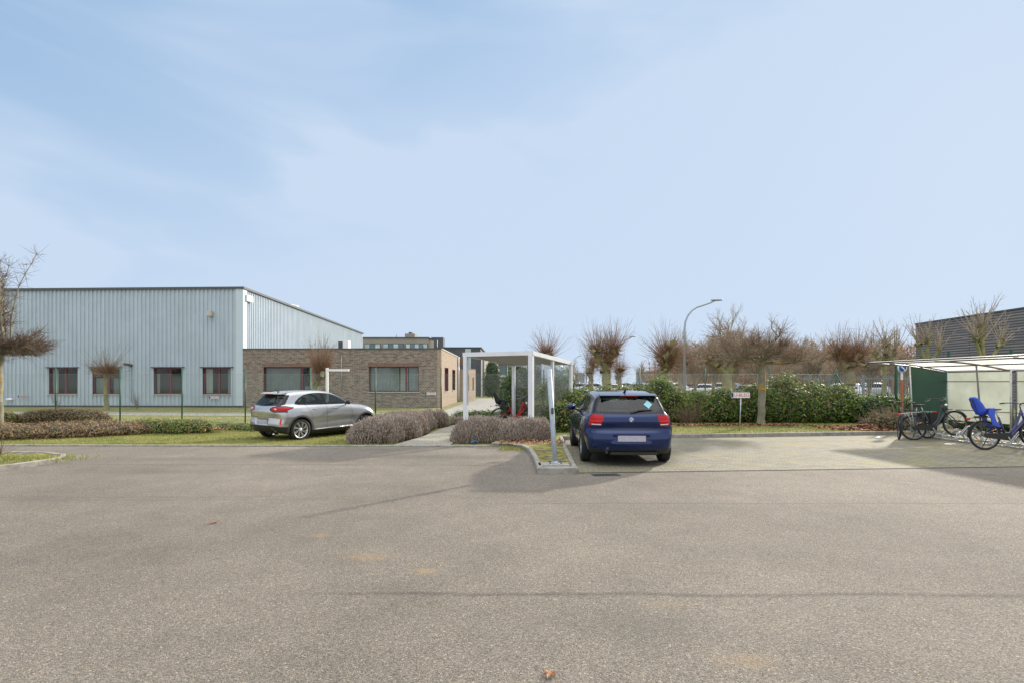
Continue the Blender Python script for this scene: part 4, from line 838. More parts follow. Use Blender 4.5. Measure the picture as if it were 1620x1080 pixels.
class Tr:
    def __init__(s, seed): s.g = np.random.default_rng(seed); s.w = [[], [], [], []]; s.t = [[], [], [], []]; s.k = [[], [], [], []]; s.kmat = None
    def seg(s, L_, a, b, r0, r1): L_[0].append(tuple(a)); L_[1].append(tuple(b)); L_[2].append(r0); L_[3].append(r1)
    def limb(s, p, d, ln, r0, r1, n=5, wob=.13, up=0.0, L_=None):
        L_ = s.w if L_ is None else L_; p = np.array(p, float); d = np.array(d, float); pts = [p.copy()]
        for i in range(n):
            d = d + s.g.normal(0, wob, 3) + np.array([0, 0, up]); d /= np.linalg.norm(d)
            q = p + d*ln/n; s.seg(L_, p, q + d*.01, r0+(r1-r0)*i/n, r0+(r1-r0)*(i+1)/n); p = q; pts.append(p.copy())
        return pts, d
    def twigs(s, c, rc, n, ln, spread, updir, r=.007, up=.08, n_s=4, side=.3, zsq=1.0, jit=.35, L_=None):
        for _ in range(n):
            v = s.g.normal(0, 1, 3); v /= np.linalg.norm(v); v[2] *= zsq
            d = v*spread + np.array(updir); nd = np.linalg.norm(d)
            if nd < .2: continue
            d /= nd; p = np.array(c) + v*rc*s.g.uniform(.2, 1); l = ln*(1-jit+2*jit*s.g.random()**1.3)
            pts, _ = s.limb(p, d, l, r, r*.35, n_s, .07, up/n_s*2, s.t if L_ is None else L_)
            if s.g.random() < side*2:
                k = s.g.integers(1, n_s); dd = d + s.g.normal(0, .5, 3); s.limb(pts[k], dd/np.linalg.norm(dd), l*.4, r*.6, r*.3, 2, .1, up, s.t)
    def done(s, name, loc, label, cat, group, mw, mt, rz=0):
        e = empty(name, loc, rz, label, cat, group)
        V, F = segs(s.w[0], s.w[1], s.w[2], s.w[3], 7); fast('trunk', V, F, mw, e, smooth=True)
        V, F = segs(s.t[0], s.t[1], s.t[2], s.t[3], 3); mi = np.zeros(len(F), int); ms = [mt]
        if s.k[0]: V2, F2 = segs(s.k[0], s.k[1], s.k[2], s.k[3], 3); F = np.concatenate([F, F2+len(V)]); V = np.concatenate([V, V2]); mi = np.concatenate([mi, np.ones(len(F2), int)]); ms = [mt, M['twig_rust']]
        fast('crown', V, F, ms, e, mi=mi); return e
def trunk(T, h, r0, r1, lean=(0, 0), n=7, knob=True):
    p = np.zeros(3)
    for i in range(n):
        q = np.array([lean[0]*((i+1)/n), lean[1]*((i+1)/n), h*(i+1)/n]) + np.append(T.g.normal(0, r0*.12, 2), 0)
        a, b = r0+(r1-r0)*i/n, r0+(r1-r0)*(i+1)/n
        if i == 0: a *= 1.35
        T.seg(T.w, p, q+np.array([0, 0, .01]), a, b); p = q
    return p
def pollard(name, px, Y, lab, heads, mt, mw, seed, th, tr=(.16, .12), lean=(0, 0), group='pollarded trees beyond the hedge', zb=0.0, knot=True):
    """heads: (dx, dy, z, radius of the knuckle, twigs, twig length, spread, up)"""
    T = Tr(seed); top = trunk(T, th, tr[0], tr[1], lean)
    for (dx, dy, z, rc, n, ln, sp_, up) in heads:
        c = np.array([dx, dy, z]); v = c-top; ln0 = np.linalg.norm(v)
        if ln0 > .12:
            k = 4; p = top
            for i in range(k):
                q = top + v*(i+1)/k + (T.g.normal(0, ln0*.05, 3) if i < k-1 else 0); T.seg(T.w, p, q, tr[1]*(.8-.25*i/k), tr[1]*(.8-.25*(i+1)/k)); p = q
        if knot:
            for _ in range(7):
                o = T.g.normal(0, rc*.4, 3); o2 = o + T.g.normal(0, rc*.5, 3); T.seg(T.w, c+o, c+o2, rc*.42, rc*.22)
        T.twigs(c, rc, int(n*.45), ln, sp_, (0, 0, up), up=.10, r=.009)
        T.twigs(c, rc*1.1, int(n*.8), ln*.30, 1.0, (0, 0, .25), r=.009, n_s=2, side=.1, L_=T.k)
        T.twigs(c, rc, int(n*.25), ln*.6, sp_, (0, 0, up), up=.10, r=.007, L_=T.k)
    return T.done(name, (lx(px, Y), Y, zb), lab, 'tree', group, mw, mt)
def zy(py, Y): return at(0, py, Y).z

# flat crowned pruned tree in the lawn (right)
def flat_tree(px, py, lab, seed, spread, zfork, ztop, left=1.0, right=1.0, mw=None, tall=None, mt=None):
    g_ = gp(px, py, .07); T = Tr(seed); top = trunk(T, zfork, .135, .125, (.02, 0), 9)
    nb = 15
    for i in range(nb):
        a = 2*math.pi*i/nb + T.g.normal(0, .2); sprd = spread*(left if math.cos(a) < 0 else right)*T.g.uniform(.75, 1.05)
        d = (math.cos(a), math.sin(a), T.g.uniform(.15, .45)); p = top + np.array([0, 0, T.g.uniform(-.12, .15)])
        pts, dd = T.limb(p, d, sprd, .045, .016, 6, .20, .0)
        for k in range(2, 7):
            for _ in range(2):
                d2 = np.array(d) + T.g.normal(0, .6, 3); d2[2] = abs(d2[2])*.75
                pp, _ = T.limb(pts[k], d2/np.linalg.norm(d2), sprd*.32, .024, .010, 3, .25, .08)
                T.twigs(pp[-1], .04, 13, spread*.30, .8, (d[0]*.8, d[1]*.8, .35), r=.0065, up=.1, n_s=3, jit=.5)
                T.twigs(pp[-2], .04, 9, spread*.25, .9, (d[0]*.7, d[1]*.7, .3), r=.006, up=.1, n_s=3, jit=.5)
    if tall:
        for _ in range(tall[0]):
            a = T.g.uniform(0, 2*math.pi); d = (math.cos(a)*.12-.30, math.sin(a)*.2, 1)
            pts, dd = T.limb(top+np.array([math.cos(a)*.3, math.sin(a)*.3, .2]), d, tall[1]*T.g.uniform(.6, 1), .030, .010, 8, .085, .0)
            for k in range(2, 9):
                T.twigs(pts[k], .03, 12, .42, 1.0, (0, 0, .5), r=.006, n_s=3)
    return T.done('pollarded_tree', (g_[0], g_[1], .0), lab, 'tree', None, mw or M['bark_lichen'], mt or M['twig_brown'])
flat_tree(1204, 671, 'flat crowned pruned tree with orange lichened trunk standing in the lawn before the laurel hedge', 11, 1.45, 2.35, 3.4, 1.15, .85)
flat_tree(-3, 672, 'pruned tree with orange lichened trunk and tall twigs at the left edge of the photo', 12, 1.25, 2.62, 5, 1, 1, tall=(13, 3.9), mt=M['twig_dark'])

Y = 31.0
pollard('pollarded_tree', 168, Y, 'small pollarded tree with a fan of twigs before the warehouse windows', [(.08, 0, zy(588, Y), .20, 230, 1.45, .75, .62), (-.75, 0, zy(587, Y), .1, 45, .7, .6, .5)], M['twig_brown'], M['bark_green'], 21, zy(592, Y), (.13, .10), (-.05, 0), group='pollarded trees on the left lawn')
Y = 26.0
pollard('pollarded_tree', 501, Y, 'pollarded tree with upright rust brown twigs before the brick office', [(.25, 0, zy(588, Y), .30, 420, 1.25, .45, .85), (.05, 0, zy(602, Y), .2, 60, .6, .5, .6)], M['twig_red'], M['bark_green'], 22, zy(605, Y), (.12, .12), (-.05, 0), group='pollarded trees on the left lawn')
Y = 30.0
pollard('pollarded_tree', 865, Y, 'pollarded tree whose twig fan rises just above the white canopy roof', [(0, 0, zy(561, Y), .3, 260, 1.25, .8, .75)], M['twig_red'], M['bark'], 23, zy(565, Y), (.2, .18))
Y = 30.0
pollard('pollarded_tree', 959, Y, 'tall spiky pollard with two rust brown knuckles behind the blue car', [(-.48, 0, zy(556, Y), .34, 250, 1.4, .7, .8), (.42, .1, zy(553, Y), .36, 250, 1.35, .65, .85), (0, 0, zy(575, Y), .34, 170, 1.2, .8, .3), (.0, .1, zy(588, Y), .26, 80, .6, .9, .1), (.1, 0, zy(566, Y), .30, 120, .8, .9, .2)], M['twig_red'], M['bark_green'], 24, zy(592, Y), (.30, .26))
pollard('pollarded_tree', 1051, Y, 'broad pollard with a single round rust brown knuckle left of the tall street lamp', [(.15, 0, zy(562, Y), .50, 480, 1.35, .75, .75), (.25, .1, zy(575, Y), .42, 220, .9, .9, .3), (-.05, 0, zy(586, Y), .3, 80, .5, .9, .1)], M['twig_red'], M['bark_green'], 25, zy(594, Y), (.30, .28))
Y = 28.0
pollard('pollarded_tree', 1149, Y, 'pollard with thick green trunk and wide tangled knuckles left of the flat crowned tree', [(-.75, 0, zy(566, Y), .3, 150, 1.0, .7, .6), (-.35, .1, zy(575, Y), .28, 130, .9, .9, .4), (.35, 0, zy(572, Y), .3, 170, 1.0, .9, .5), (.85, .1, zy(562, Y), .3, 150, 1.1, .8, .6)], M['twig_brown'], M['bark_green'], 26, zy(592, Y), (.26, .24))
Y = 27.0
pollard('pollarded_tree', 1344, Y, 'wide pollard with dense reddish brush of twigs behind the braced fence post', [(-.5, 0, zy(562, Y), .36, 330, 1.2, .75, .75), (.45, .1, zy(562, Y), .36, 330, 1.2, .75, .75), (0, 0, zy(572, Y), .34, 160, .9, .9, .4)], M['twig_red'], M['bark'], 27, zy(588, Y), (.30, .26))
Y = 31.0
def open_poll(px, Y, lab, seed, top, z0, arms, n=22, ln=1.6, rr=.14):
    T = Tr(seed); t0 = trunk(T, z0, rr, rr*.8)
    for (dx, dy, z) in arms:
        c = np.array([dx, dy, z]); v = c-t0; p = t0
        for i in range(5):
            q = t0+v*np.array([((i+1)/5)**.7, ((i+1)/5)**.7, (i+1)/5]); T.seg(T.w, p, q, rr*.75*(1-.08*i), rr*.75*(1-.08*(i+1))); p = q
        for _ in range(5):
            o = T.g.normal(0, .1, 3); T.seg(T.w, c+o, c-o+T.g.normal(0, .06, 3), .10, .06)
        for _ in range(n):
            a = T.g.normal(0, .42, 3); d = np.array([v[0]*.25, v[1]*.25, .95])+a; d /= np.linalg.norm(d)
            pts, _ = T.limb(c, d, ln*T.g.uniform(.45, 1.1), .022, .007, 6, .07, .03, T.t)
            for k in range(2, 6): T.limb(pts[k], d+T.g.normal(0, .5, 3), .3, .007, .003, 2, .1, .05, T.t)
    return T.done('pollarded_tree', (lx(px, Y), Y, 0), lab, 'tree', 'pollarded trees beyond the hedge', M['bark_green'], M['twig_grey'])
open_poll(1399, 31, 'open pollard with long thin upright shoots left of the dark brick hall', 31, 0, zy(578, 31), [(-.55, 0, zy(560, 31)), (.15, .1, zy(545, 31)), (.6, 0, zy(558, 31)), (0, -.1, zy(566, 31))], 20, 1.7)
open_poll(1467, 29, 'pollard with long pale shoots against the left edge of the dark brick hall', 32, 0, zy(575, 29), [(-.45, 0, zy(545, 29)), (.1, .1, zy(541, 29)), (.65, 0, zy(552, 29))], 17, 1.7)
open_poll(1556, 27, 'pollard with long shoots standing above the bicycle shelter roof', 33, 0, zy(575, 27), [(-.1, 0, zy(520, 27)), (-.05, .1, zy(540, 27)), (.85, 0, zy(545, 27)), (-.4, 0, zy(536, 27))], 15, 1.9)
# farther pollards and round trees
pollard('pollarded_tree', 935, 52, 'smaller pale pollard just left of the tall spiky pollard', [(.2, 0, zy(578, 52), .6, 260, 2.2, .5, .9), (-.2, 0, zy(592, 52), .4, 120, 1.2, .7, .6)], M['twig_brown'], M['bark'], 41, zy(600, 52), (.3, .25))
pollard('pollarded_tree', 980, 52, 'small round pollard just right of the tall spiky pollard', [(.0, 0, zy(584, 52), .55, 320, 1.2, .7, .6), (.0, 0, zy(594, 52), .4, 120, .9, .8, .2)], M['twig_red'], M['bark'], 42, zy(598, 52), (.25, .2))
pollard('pollarded_tree', 1077, 46, 'pale brown pollard half hidden by the tall street lamp', [(.0, 0, zy(572, 46), .6, 320, 2.0, .8, .7)], M['twig_brown'], M['bark'], 43, zy(594, 46), (.3, .25))
def bare(T, H, spread, n0=9, seed=0, th=.25, r=.16, fan=.35, dens=1.0):
    top = trunk(T, H*th, r*1.2, r*.9, n=4)
    def grow(p, d, ln, r, lev):
        pts, dd = T.limb(p, d, ln, r, r*.6, 4, .12, .03, T.w if lev < 2 else T.t)
        if lev >= 4: return
        for k in range(1, 5):
            for _ in range(2 if (lev < 3 and T.g.random() < .55*dens) else 1):
                nd = dd*1.0 + T.g.normal(0, .48, 3); nd[2] += .15; nd /= np.linalg.norm(nd); grow(pts[k], nd, ln*T.g.uniform(.42, .6), r*.5, lev+1)
    for i in range(n0):
        a = 2*math.pi*i/n0+T.g.normal(0, .3); d = np.array([math.cos(a)*fan, math.sin(a)*fan, 1.0]); grow(top-np.array([0, 0, T.g.uniform(0, H*.12)]), d/np.linalg.norm(d), H*(.30+.1*T.g.random()), r*.55, 0)
protos = []
for i, (H, fan, n0) in enumerate(((9.2, .42, 8), (7.5, .55, 7), (6.6, .30, 6))):
    T = Tr(60+i); bare(T, H, 1, n0, fan=fan, r=.17 if i == 0 else .13)
    protos.append((T, H))
def place_bare(k, px, Y, H, lab, rz, first, group='bare winter trees along the street'):
    T, H0 = protos[k]
    if first is None:
        e = T.done('bare_tree', (lx(px, Y), Y, 0), lab, 'tree', group, M['bark'], M['twig_grey'], rz)
    else:
        e = first.copy(); col.objects.link(e); e.location = (lx(px, Y), Y, 0); e.rotation_euler = (0, 0, rz); e['label'] = lab; e['group'] = group
        for ch in first.children: c = ch.copy(); col.objects.link(c); c.parent = e
    e.scale = (H/H0,)*3; return e
fb = [None]*3
spots = [(0, 1161, 46, 8.6, 'tallest bare tree, rising behind the flat crowned tree'), (1, 1100, 50, 7.0, 'bare tree right beside the tall street lamp'), (2, 1128, 42, 6.6, 'slim bare tree between the street lamp and the tallest bare tree'),
         (1, 1200, 52, 7.2, 'bare tree showing above the flat crown to its upper left'), (2, 1291, 40, 6.2, 'slim pointed bare tree between the flat crowned tree and the reddish brush pollard'), (1, 1240, 58, 6.0, 'bare tree just right of the flat crown'),
         (2, 1265, 50, 5.0, 'shorter bare tree left of the slim pointed bare tree'), (1, 1022, 92, 6.0, 'pale round bare tree far away between the two big knuckled pollards'), (1, 905, 100, 6.5, 'tiny bare tree on the horizon beside the canopy corner'), (1, 1320, 48, 5.4, 'bare tree behind the left side of the reddish brush pollard'), (2, 1375, 46, 5.8, 'bare tree behind the right side of the reddish brush pollard'),
         (1, 1425, 50, 6.0, 'bare tree above the round parking sign')]
for i, (k, px, Y, H, lab) in enumerate(spots):
    o = place_bare(k, px, Y, H, lab, i*1.3, fb[k])
    if fb[k] is None: fb[k] = o
# far wood: one mass
g = np.random.default_rng(5); P0 = []; P1 = []; R0 = []; R1 = []
for i in range(330):
    x = g.uniform(22, 62); y = g.uniform(70, 88); h = g.uniform(4.5, 7.6)
    P0.append((x, y, 0)); P1.append((x, y, h)); R0.append(.14); R1.append(.03)
    for _ in range(46):
        z = h*g.uniform(.12, .97); a = g.uniform(0, 6.28); l = g.uniform(.5, 1.5); u = g.uniform(.2, 1.2)
        P0.append((x, y, z)); P1.append((x+math.cos(a)*l, y+math.sin(a)*l, z+u*l)); R0.append(.05); R1.append(.012)
V, F = segs(P0, P1, R0, R1, 3); M['wood'] = mat('far_wood', (.36, .23, .13), .9, isl=.4); tag(fast('woodland', V, F, M['wood']), 'brown leafless wood behind the palisade fence on the horizon', 'woodland', kind='stuff')

# --- leafy masses
M['leaf'] = mat('laurel_leaf', (.10, .175, .035), .5, isl=.65, spec=.25, trans=.35)
M['leaf_y'] = mat('laurel_leaf_young', (.27, .30, .055), .6, isl=.35, trans=.35)
M['leaf_dark'] = mat('leaf_dark', (.05, .085, .03), .45, isl=.5, trans=.15)
M['leaf_brown'] = mat('leaf_brown', (.33, .19, .09), .8, isl=.4)
M['leaf_ivy'] = mat('leaf_ivy', (.17, .24, .05), .6, isl=.5, trans=.2)
M['leaf_box'] = mat('leaf_clipped_brown', (.22, .145, .08), .8, isl=.5, trans=.1)
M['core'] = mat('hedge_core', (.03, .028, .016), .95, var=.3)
def leaves_on(g, blobs, n, size, asp=.5, inner=.25, flat=.0, up=.0, zmin=.02):
    """leaf quads scattered through the outer shell of a set of ellipsoids"""
    B = np.array(blobs, float); area = (B[:, 3]*B[:, 4]+B[:, 3]*B[:, 5]+B[:, 4]*B[:, 5]); k = g.choice(len(B), n*2, p=area/area.sum()); b = B[k]
    v = g.normal(0, 1, (len(k), 3)); v /= np.linalg.norm(v, axis=1, keepdims=True); ph = (np.sin(v[:, 0]*9+k)*np.cos(v[:, 2]*8+k*2)+np.sin(v[:, 1]*11+k))*.06
    rr = 1+ph-g.random(len(k))**2*inner+g.random(len(k))**6*.22
    P = b[:, :3]+v*b[:, 3:6]*rr[:, None]; keep = P[:, 2] > zmin
    for j in range(len(B)):
        q = (P-B[j, :3])/B[j, 3:6]; keep &= ~((np.sum(q*q, 1) < .62) & (k != j))
    P = P[keep][:n]; v = v[keep][:n]; m = len(P)
    nrm = v + g.normal(0, .55, (m, 3)); nrm[:, 2] += up; nrm /= np.linalg.norm(nrm, axis=1, keepdims=True)
    a = np.cross(nrm, g.normal(0, 1, (m, 3))); a /= np.linalg.norm(a, axis=1, keepdims=True); c = np.cross(nrm, a)
    s = size*g.uniform(.6, 1.25, (m, 1)); V = np.empty((m, 4, 3)); V[:, 0] = P-a*s; V[:, 1] = P+c*s*asp; V[:, 2] = P+a*s; V[:, 3] = P-c*s*asp
    V[:, 1] += nrm*s*.12; V[:, 3] += nrm*s*.12
    return V.reshape(-1, 3), np.arange(4*m).reshape(-1, 4)
def bush(name, blobs, n, size, mats, lab, cat, group=None, seed=1, zmin=.02, loc=None, core=.86, inner=.25, up=.3, mixp=(.85, .15), corem=None, kind=None, twig=0):
    g = np.random.default_rng(seed); bl = np.array(blobs, float); c = loc or (float(bl[:, 0].mean()), float(bl[:, 1].mean()), 0.0)
    e = empty(name, c, 0, lab, cat, group); bl2 = bl.copy(); bl2[:, 0] -= c[0]; bl2[:, 1] -= c[1]; bl2[:, 2] -= c[2]
    V, F = leaves_on(g, bl2, n, size, inner=inner, up=up, zmin=zmin); mi = g.choice(len(mats), len(F), p=mixp[:len(mats)] if len(mats) > 1 else [1])
    fast('foliage', V, F, mats, e, mi=mi)
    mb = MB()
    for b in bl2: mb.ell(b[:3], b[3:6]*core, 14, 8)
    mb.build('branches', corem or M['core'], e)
    if twig:
        k = g.choice(len(bl2), twig); v = g.normal(0, 1, (twig, 3)); v[:, 2] = np.abs(v[:, 2])+.4; v /= np.linalg.norm(v, axis=1, keepdims=True)
        P0 = bl2[k, :3]+v*bl2[k, 3:6]*.85; P1 = P0+(v+g.normal(0, .3, v.shape))*.28; V, F = segs(P0, P1, np.full(twig, .007), np.full(twig, .003)); fast('twigs', V, F, M['twig_brown'], e)
    return e
def lump(g, x0, x1, y0, y1, z0, z1, n, rx=.55, ry=.5, jit=.12):
    out = []
    for i in range(n):
        x = x0+(x1-x0)*(i+.5)/n+g.normal(0, .05)
        h = z1+g.normal(0, jit)
        out.append((x, (y0+y1)/2+g.normal(0, .08), h*.5+z0*.5, rx*g.uniform(.85, 1.2), (y1-y0)/2*g.uniform(.9, 1.1), (h-z0)/2+.05))
    return out
g = np.random.default_rng(77)
# laurel hedge: left piece by the blue car, main piece, taller shrubs, clipped right piece
bl = []
for px, y, h, r in ((856, 17.3, .85, .45), (876, 17.0, .95, .5), (893, 16.7, 1.0, .5), (905, 18.0, 1.3, .6), (925, 18.6, 1.42, .6), (955, 19.2, 1.45, .6), (985, 19.8, 1.45, .6), (1010, 20.3, 1.5, .6)):
    bl.append((lx(px, y), y, h*.5, r, r*.9, h*.5))
bush('laurel_hedge', bl, 14000, .050, [M['leaf'], M['leaf_y'], M['leaf_brown']], 'glossy green laurel hedge wrapping behind the blue car and the canopy', 'hedge', 'laurel hedges', 101, mixp=(.74, .20, .06), twig=200)
bl = []
for i in range(15):
    px = 1035+i*21; y = 21.3-.02*i; h = 1.28+.12*math.sin(i*1.9)+(.12 if i % 4 == 1 else 0)+g.normal(0, .07)
    if 4 <= i <= 6: h -= .12
    bl.append((lx(px, y-.6)+g.normal(0, .1), y-.25*abs(math.sin(i)), h*.5+.07, .62, .95, h*.52))
    bl.append((lx(px+8, y-1.2), y-.75, h*.36+.07, .5, .5, h*.40))
bush('laurel_hedge', bl, 34000, .048, [M['leaf'], M['leaf_y'], M['leaf_brown']], 'long leafy laurel hedge running behind the lawn strip and name plate stake', 'hedge', 'laurel hedges', 102, mixp=(.74, .21, .05), twig=900)
bl = [(lx(px, 21.6), 21.6, h*.5, r, .7, h*.5) for px, h, r in ((1222, 1.75, .5), (1245, 1.95, .5), (1262, 1.6, .5), (1285, 1.65, .55), (1310, 1.35, .5))]
bush('shrub', bl, 7000, .055, [M['leaf_ivy'], M['leaf_y'], M['leaf_dark']], 'taller yellow green shrubs sticking up behind the hedge right of the flat crowned tree', 'shrub', None, 103, mixp=(.45, .25, .3), twig=500, core=.7)
bl = []
for i in range(9):
    px = 1335+i*12; y = 20.6-.12*i; bl.append((lx(px, y), y, .52, .5, .75, .58))
bush('laurel_hedge', bl, 9000, .045, [M['leaf'], M['leaf_y'], M['leaf_dark']], 'clipped lower laurel hedge ending at the bicycle shelter', 'hedge', 'laurel hedges', 104, mixp=(.6, .15, .25))
bl = [(x, 19.9, .55, .8, .5, .55) for x in (13.6, 14.8, 16, 17)]
bush('hedge', [(15.0, 17.4, .3, .5, 1.3, .35), (15.1, 15.4, .3, .5, 1.3, .35), (15.2, 13.4, .3, .5, 1.3, .35)], 3500, .045, [M['leaf_dark'], M['leaf']], 'low dark plants under the back wall of the bicycle shelter', 'hedge', None, 119, mixp=(.7, .3))
bush('hedge', bl, 6000, .045, [M['leaf_dark'], M['leaf']], 'dark hedge standing beyond the fence behind the bicycle shelter', 'hedge', None, 105, mixp=(.7, .3))
bush('shrub', [(lx(1405, 17.6), 17.6, .28, .55, .5, .30), (lx(1425, 17.2), 17.2, .3, .5, .5, .3), (lx(1385, 18.0), 18.0, .2, .45, .4, .25)], 3500, .035, [mat('leaf_sage', (.18, .17, .09), .8, isl=.4), M['leaf_brown']], 'straggly sage grey shrub between the clipped hedge and the black bicycle', 'shrub', None, 106, mixp=(.8, .2), twig=260, core=.6)
T = Tr(97)
for k in range(7): T.twigs((T.g.normal(0, .32), T.g.normal(0, .12), T.g.uniform(0, .3)), .1, 22, .62, .7, (0, -.2, .75), r=.007, n_s=4)
T.seg(T.w, (0, 0, -.05), (0, 0, .35), .03, .02); T.done('bare_shrub', (lx(1092, 19.9), 19.9, .07), 'brown bare twiggy shrub growing in front of the long laurel hedge', 'shrub', None, M['bark'], M['twig_brown'])
# big evergreen behind the canopy glass
bl = [(lx(px, 21.2), 21.2, z, r, .8, rz_) for px, z, r, rz_ in ((822, 1.25, .55, 1.15), (846, 1.15, .6, 1.15), (870, 1.2, .6, 1.15), (893, 1.05, .5, 1.05), (836, .8, .8, .8), (805, .95, .4, .85))]
bush('evergreen_shrub', bl, 14000, .05, [M['leaf_dark'], M['leaf'], M['leaf_y']], 'tall dark evergreen shrub behind the clear panels of the white canopy', 'shrub', None, 107, mixp=(.62, .33, .05), twig=200)
# conifers and brown hedge beyond
bush('conifer', [(0, 0, 1.6, 1.0, 1.0, 1.7), (0, 0, 2.9, .7, .7, 1.0)], 3500, .09, [M['leaf_dark']], 'dark rounded conifer seen through the white canopy before the dark office', 'tree', None, 108, loc=(0, 0, 0)).location = (lx(779, 58), 58, 0)
bush('clipped_hedge', [(x, 62, .75, 1.2, .8, .85) for x in np.arange(-6.5, 2, 1.1)], 6000, .09, [M['leaf_box'], M['leaf_dark']], 'brown clipped beech hedge beyond the service path', 'hedge', None, 109, mixp=(.85, .15))
# low green plants at the fence foot
bush('low_hedge', [(x, 20.6, .12, .45, .45, .28) for x in np.arange(-6.2, -2.6, .5)], 5000, .035, [M['leaf_ivy'], M['leaf_y']], 'low bright green ground hedge between the silver car and the canopy', 'hedge', None, 110, mixp=(.7, .3))
bush('low_hedge', [(x, 21.2, .15, .5, .45, .35) for x in np.arange(-1.9, .2, .5)], 4000, .035, [M['leaf_ivy'], M['leaf_dark']], 'low green hedge behind the red bicycle', 'hedge', None, 111, mixp=(.7, .3))
# clipped bed hedges, left
bl = []
for px, y, hh, rx, ry in ((-60, 16.9, .45, 1.3, .9), (0, 17.0, .42, 1.2, .9), (50, 17.3, .42, 1.1, .9), (95, 17.6, .42, 1.1, .9), (140, 18.0, .42, 1.1, .9), (180, 18.4, .40, 1.0, .9), (215, 18.9, .38, .9, .8), (100, 18.5, .42, 1.3, .8), (150, 19.2, .42, 1.3, .8), (-30, 18.2, .42, 1.3, .9)):
    bl.append((lx(px, y), y, float(gh(lx(px, y), y))+hh*.38, rx, ry, hh*.66))
bush('clipped_hedge', bl, 26000, .032, [M['leaf_box'], M['leaf_brown'], M['leaf_ivy']], 'broad flat topped brown clipped hedge bed at the far left', 'hedge', 'clipped hedges in the left lawn', 112, zmin=-.2, mixp=(.80, .13, .07), up=.2, core=.93, inner=.12)
bl = [(lx(px, 20.9), 20.9, .20+dz, .55, .45, .32) for px, dz in ((58, 0), (75, .03), (95, .06), (115, .05), (135, .02), (150, -.03))]
bush('clipped_hedge', bl, 7000, .032, [M['leaf_box'], M['leaf_ivy']], 'small reddish brown rounded hedge behind the broad hedge bed', 'hedge', 'clipped hedges in the left lawn', 113, mixp=(.85, .15), core=.93, inner=.12)
bl = [(lx(px, y), y, -.10+.1, .65, .55, .30) for px, y in ((235, 19.2), (262, 19.0), (288, 18.9), (310, 18.9))]
bush('ivy_mound', bl, 7000, .032, [M['leaf_ivy'], M['leaf_y'], M['leaf_brown']], 'green ivy mound at the right end of the broad hedge bed', 'hedge', 'clipped hedges in the left lawn', 114, zmin=-.2, mixp=(.65, .2, .15), core=.9)
bl = [(lx(px, y), y, -.12, .5, .5, .2) for px, y in ((355, 20.4), (380, 20.2), (405, 19.8))]
bush('ivy_mound', bl, 2500, .03, [M['leaf_ivy'], M['leaf_y']], 'flat green ivy patch beside the silver car', 'hedge', 'clipped hedges in the left lawn', 115, zmin=-.2, mixp=(.75, .25))
bush('low_hedge', [(lx(10, 20.5), 20.5, .2, .3, .3, .3), (lx(22, 20.7), 20.7, .15, .25, .3, .25)], 1500, .03, [M['leaf_ivy'], M['leaf_brown']], 'small shrub at the foot of the left edge tree', 'shrub', None, 116, mixp=(.6, .4))

# lavender
M['lav'] = mat('lavender_stem', (.33, .255, .19), .85, isl=.45)
M['lav2'] = mat('lavender_stem_grey', (.43, .375, .33), .85, isl=.4)
M['lavc'] = mat('lavender_core', (.05, .035, .025), .95, var=.3)
def lavender(lab, mounds, n, seed):
    g = np.random.default_rng(seed); B = np.array(mounds, float); c = B[:, :2].mean(0); e = empty('lavender_hedge', (c[0], c[1], 0), 0, lab, 'lavender', 'faded lavender hedges')
    area = B[:, 2]**2; k = g.choice(len(B), n, p=area/area.sum()); th = g.uniform(0, 2*np.pi, n); ph = np.arccos(g.uniform(.0, 1, n)); 
    dirv = np.stack([np.sin(ph)*np.cos(th), np.sin(ph)*np.sin(th), np.cos(ph)], 1)
    rad = B[k, 2]; h = B[k, 3]; 
    P1 = np.stack([B[k, 0]-c[0]+dirv[:, 0]*rad, B[k, 1]-c[1]+dirv[:, 1]*rad, .05+dirv[:, 2]*h], 1)*1.0
    P1 += g.normal(0, .025, P1.shape); P1[:, 2] = np.maximum(P1[:, 2], .03)*g.uniform(.85, 1.12, n)
    dd = dirv*.5 + np.array([0, 0, .9]) + g.normal(0, .22, (n, 3)); dd /= np.linalg.norm(dd, axis=1, keepdims=True); l = g.uniform(.10, .22, n)[:, None]
    P0 = P1-dd*l; P2 = P1+dd*.035
    V, F = segs(P0, P1, np.full(n, .003), np.full(n, .0045)); V2, F2 = segs(P1, P2, np.full(n, .0085), np.full(n, .005)); F = np.concatenate([F, F2+len(V)]); V = np.concatenate([V, V2])
    mi = np.concatenate([np.zeros(len(F)-len(F2), int), np.tile(g.choice(2, n, p=[.4, .6]), 3)])
    fast('stems', V, F, [M['lav'], M['lav2']], e, mi=mi)
    mb = MB()
    for x, y, r_, hh in mounds: mb.ell((x-c[0], y-c[1], 0), (r_*.86, r_*.86, hh*.86), 12, 8)
    mb.build('woody_base', M['lavc'], e); return e
def fill_poly(poly, step, r, h, seed, zj=.05):
    g = np.random.default_rng(seed); P = np.array(poly); out = []
    def inside(x, y):
        c = False; j = len(P)-1
        for i in range(len(P)):
            if (P[i, 1] > y) != (P[j, 1] > y) and x < (P[j, 0]-P[i, 0])*(y-P[i, 1])/(P[j, 1]-P[i, 1])+P[i, 0]: c = not c
            j = i
        return c
    for x in np.arange(P[:, 0].min(), P[:, 0].max(), step):
        for y in np.arange(P[:, 1].min(), P[:, 1].max(), step):
            xx, yy = x+g.normal(0, .05), y+g.normal(0, .05)
            if inside(xx, yy): out.append((xx, yy, r*g.uniform(.85, 1.2), h*g.uniform(.88, 1.12)))
    return out
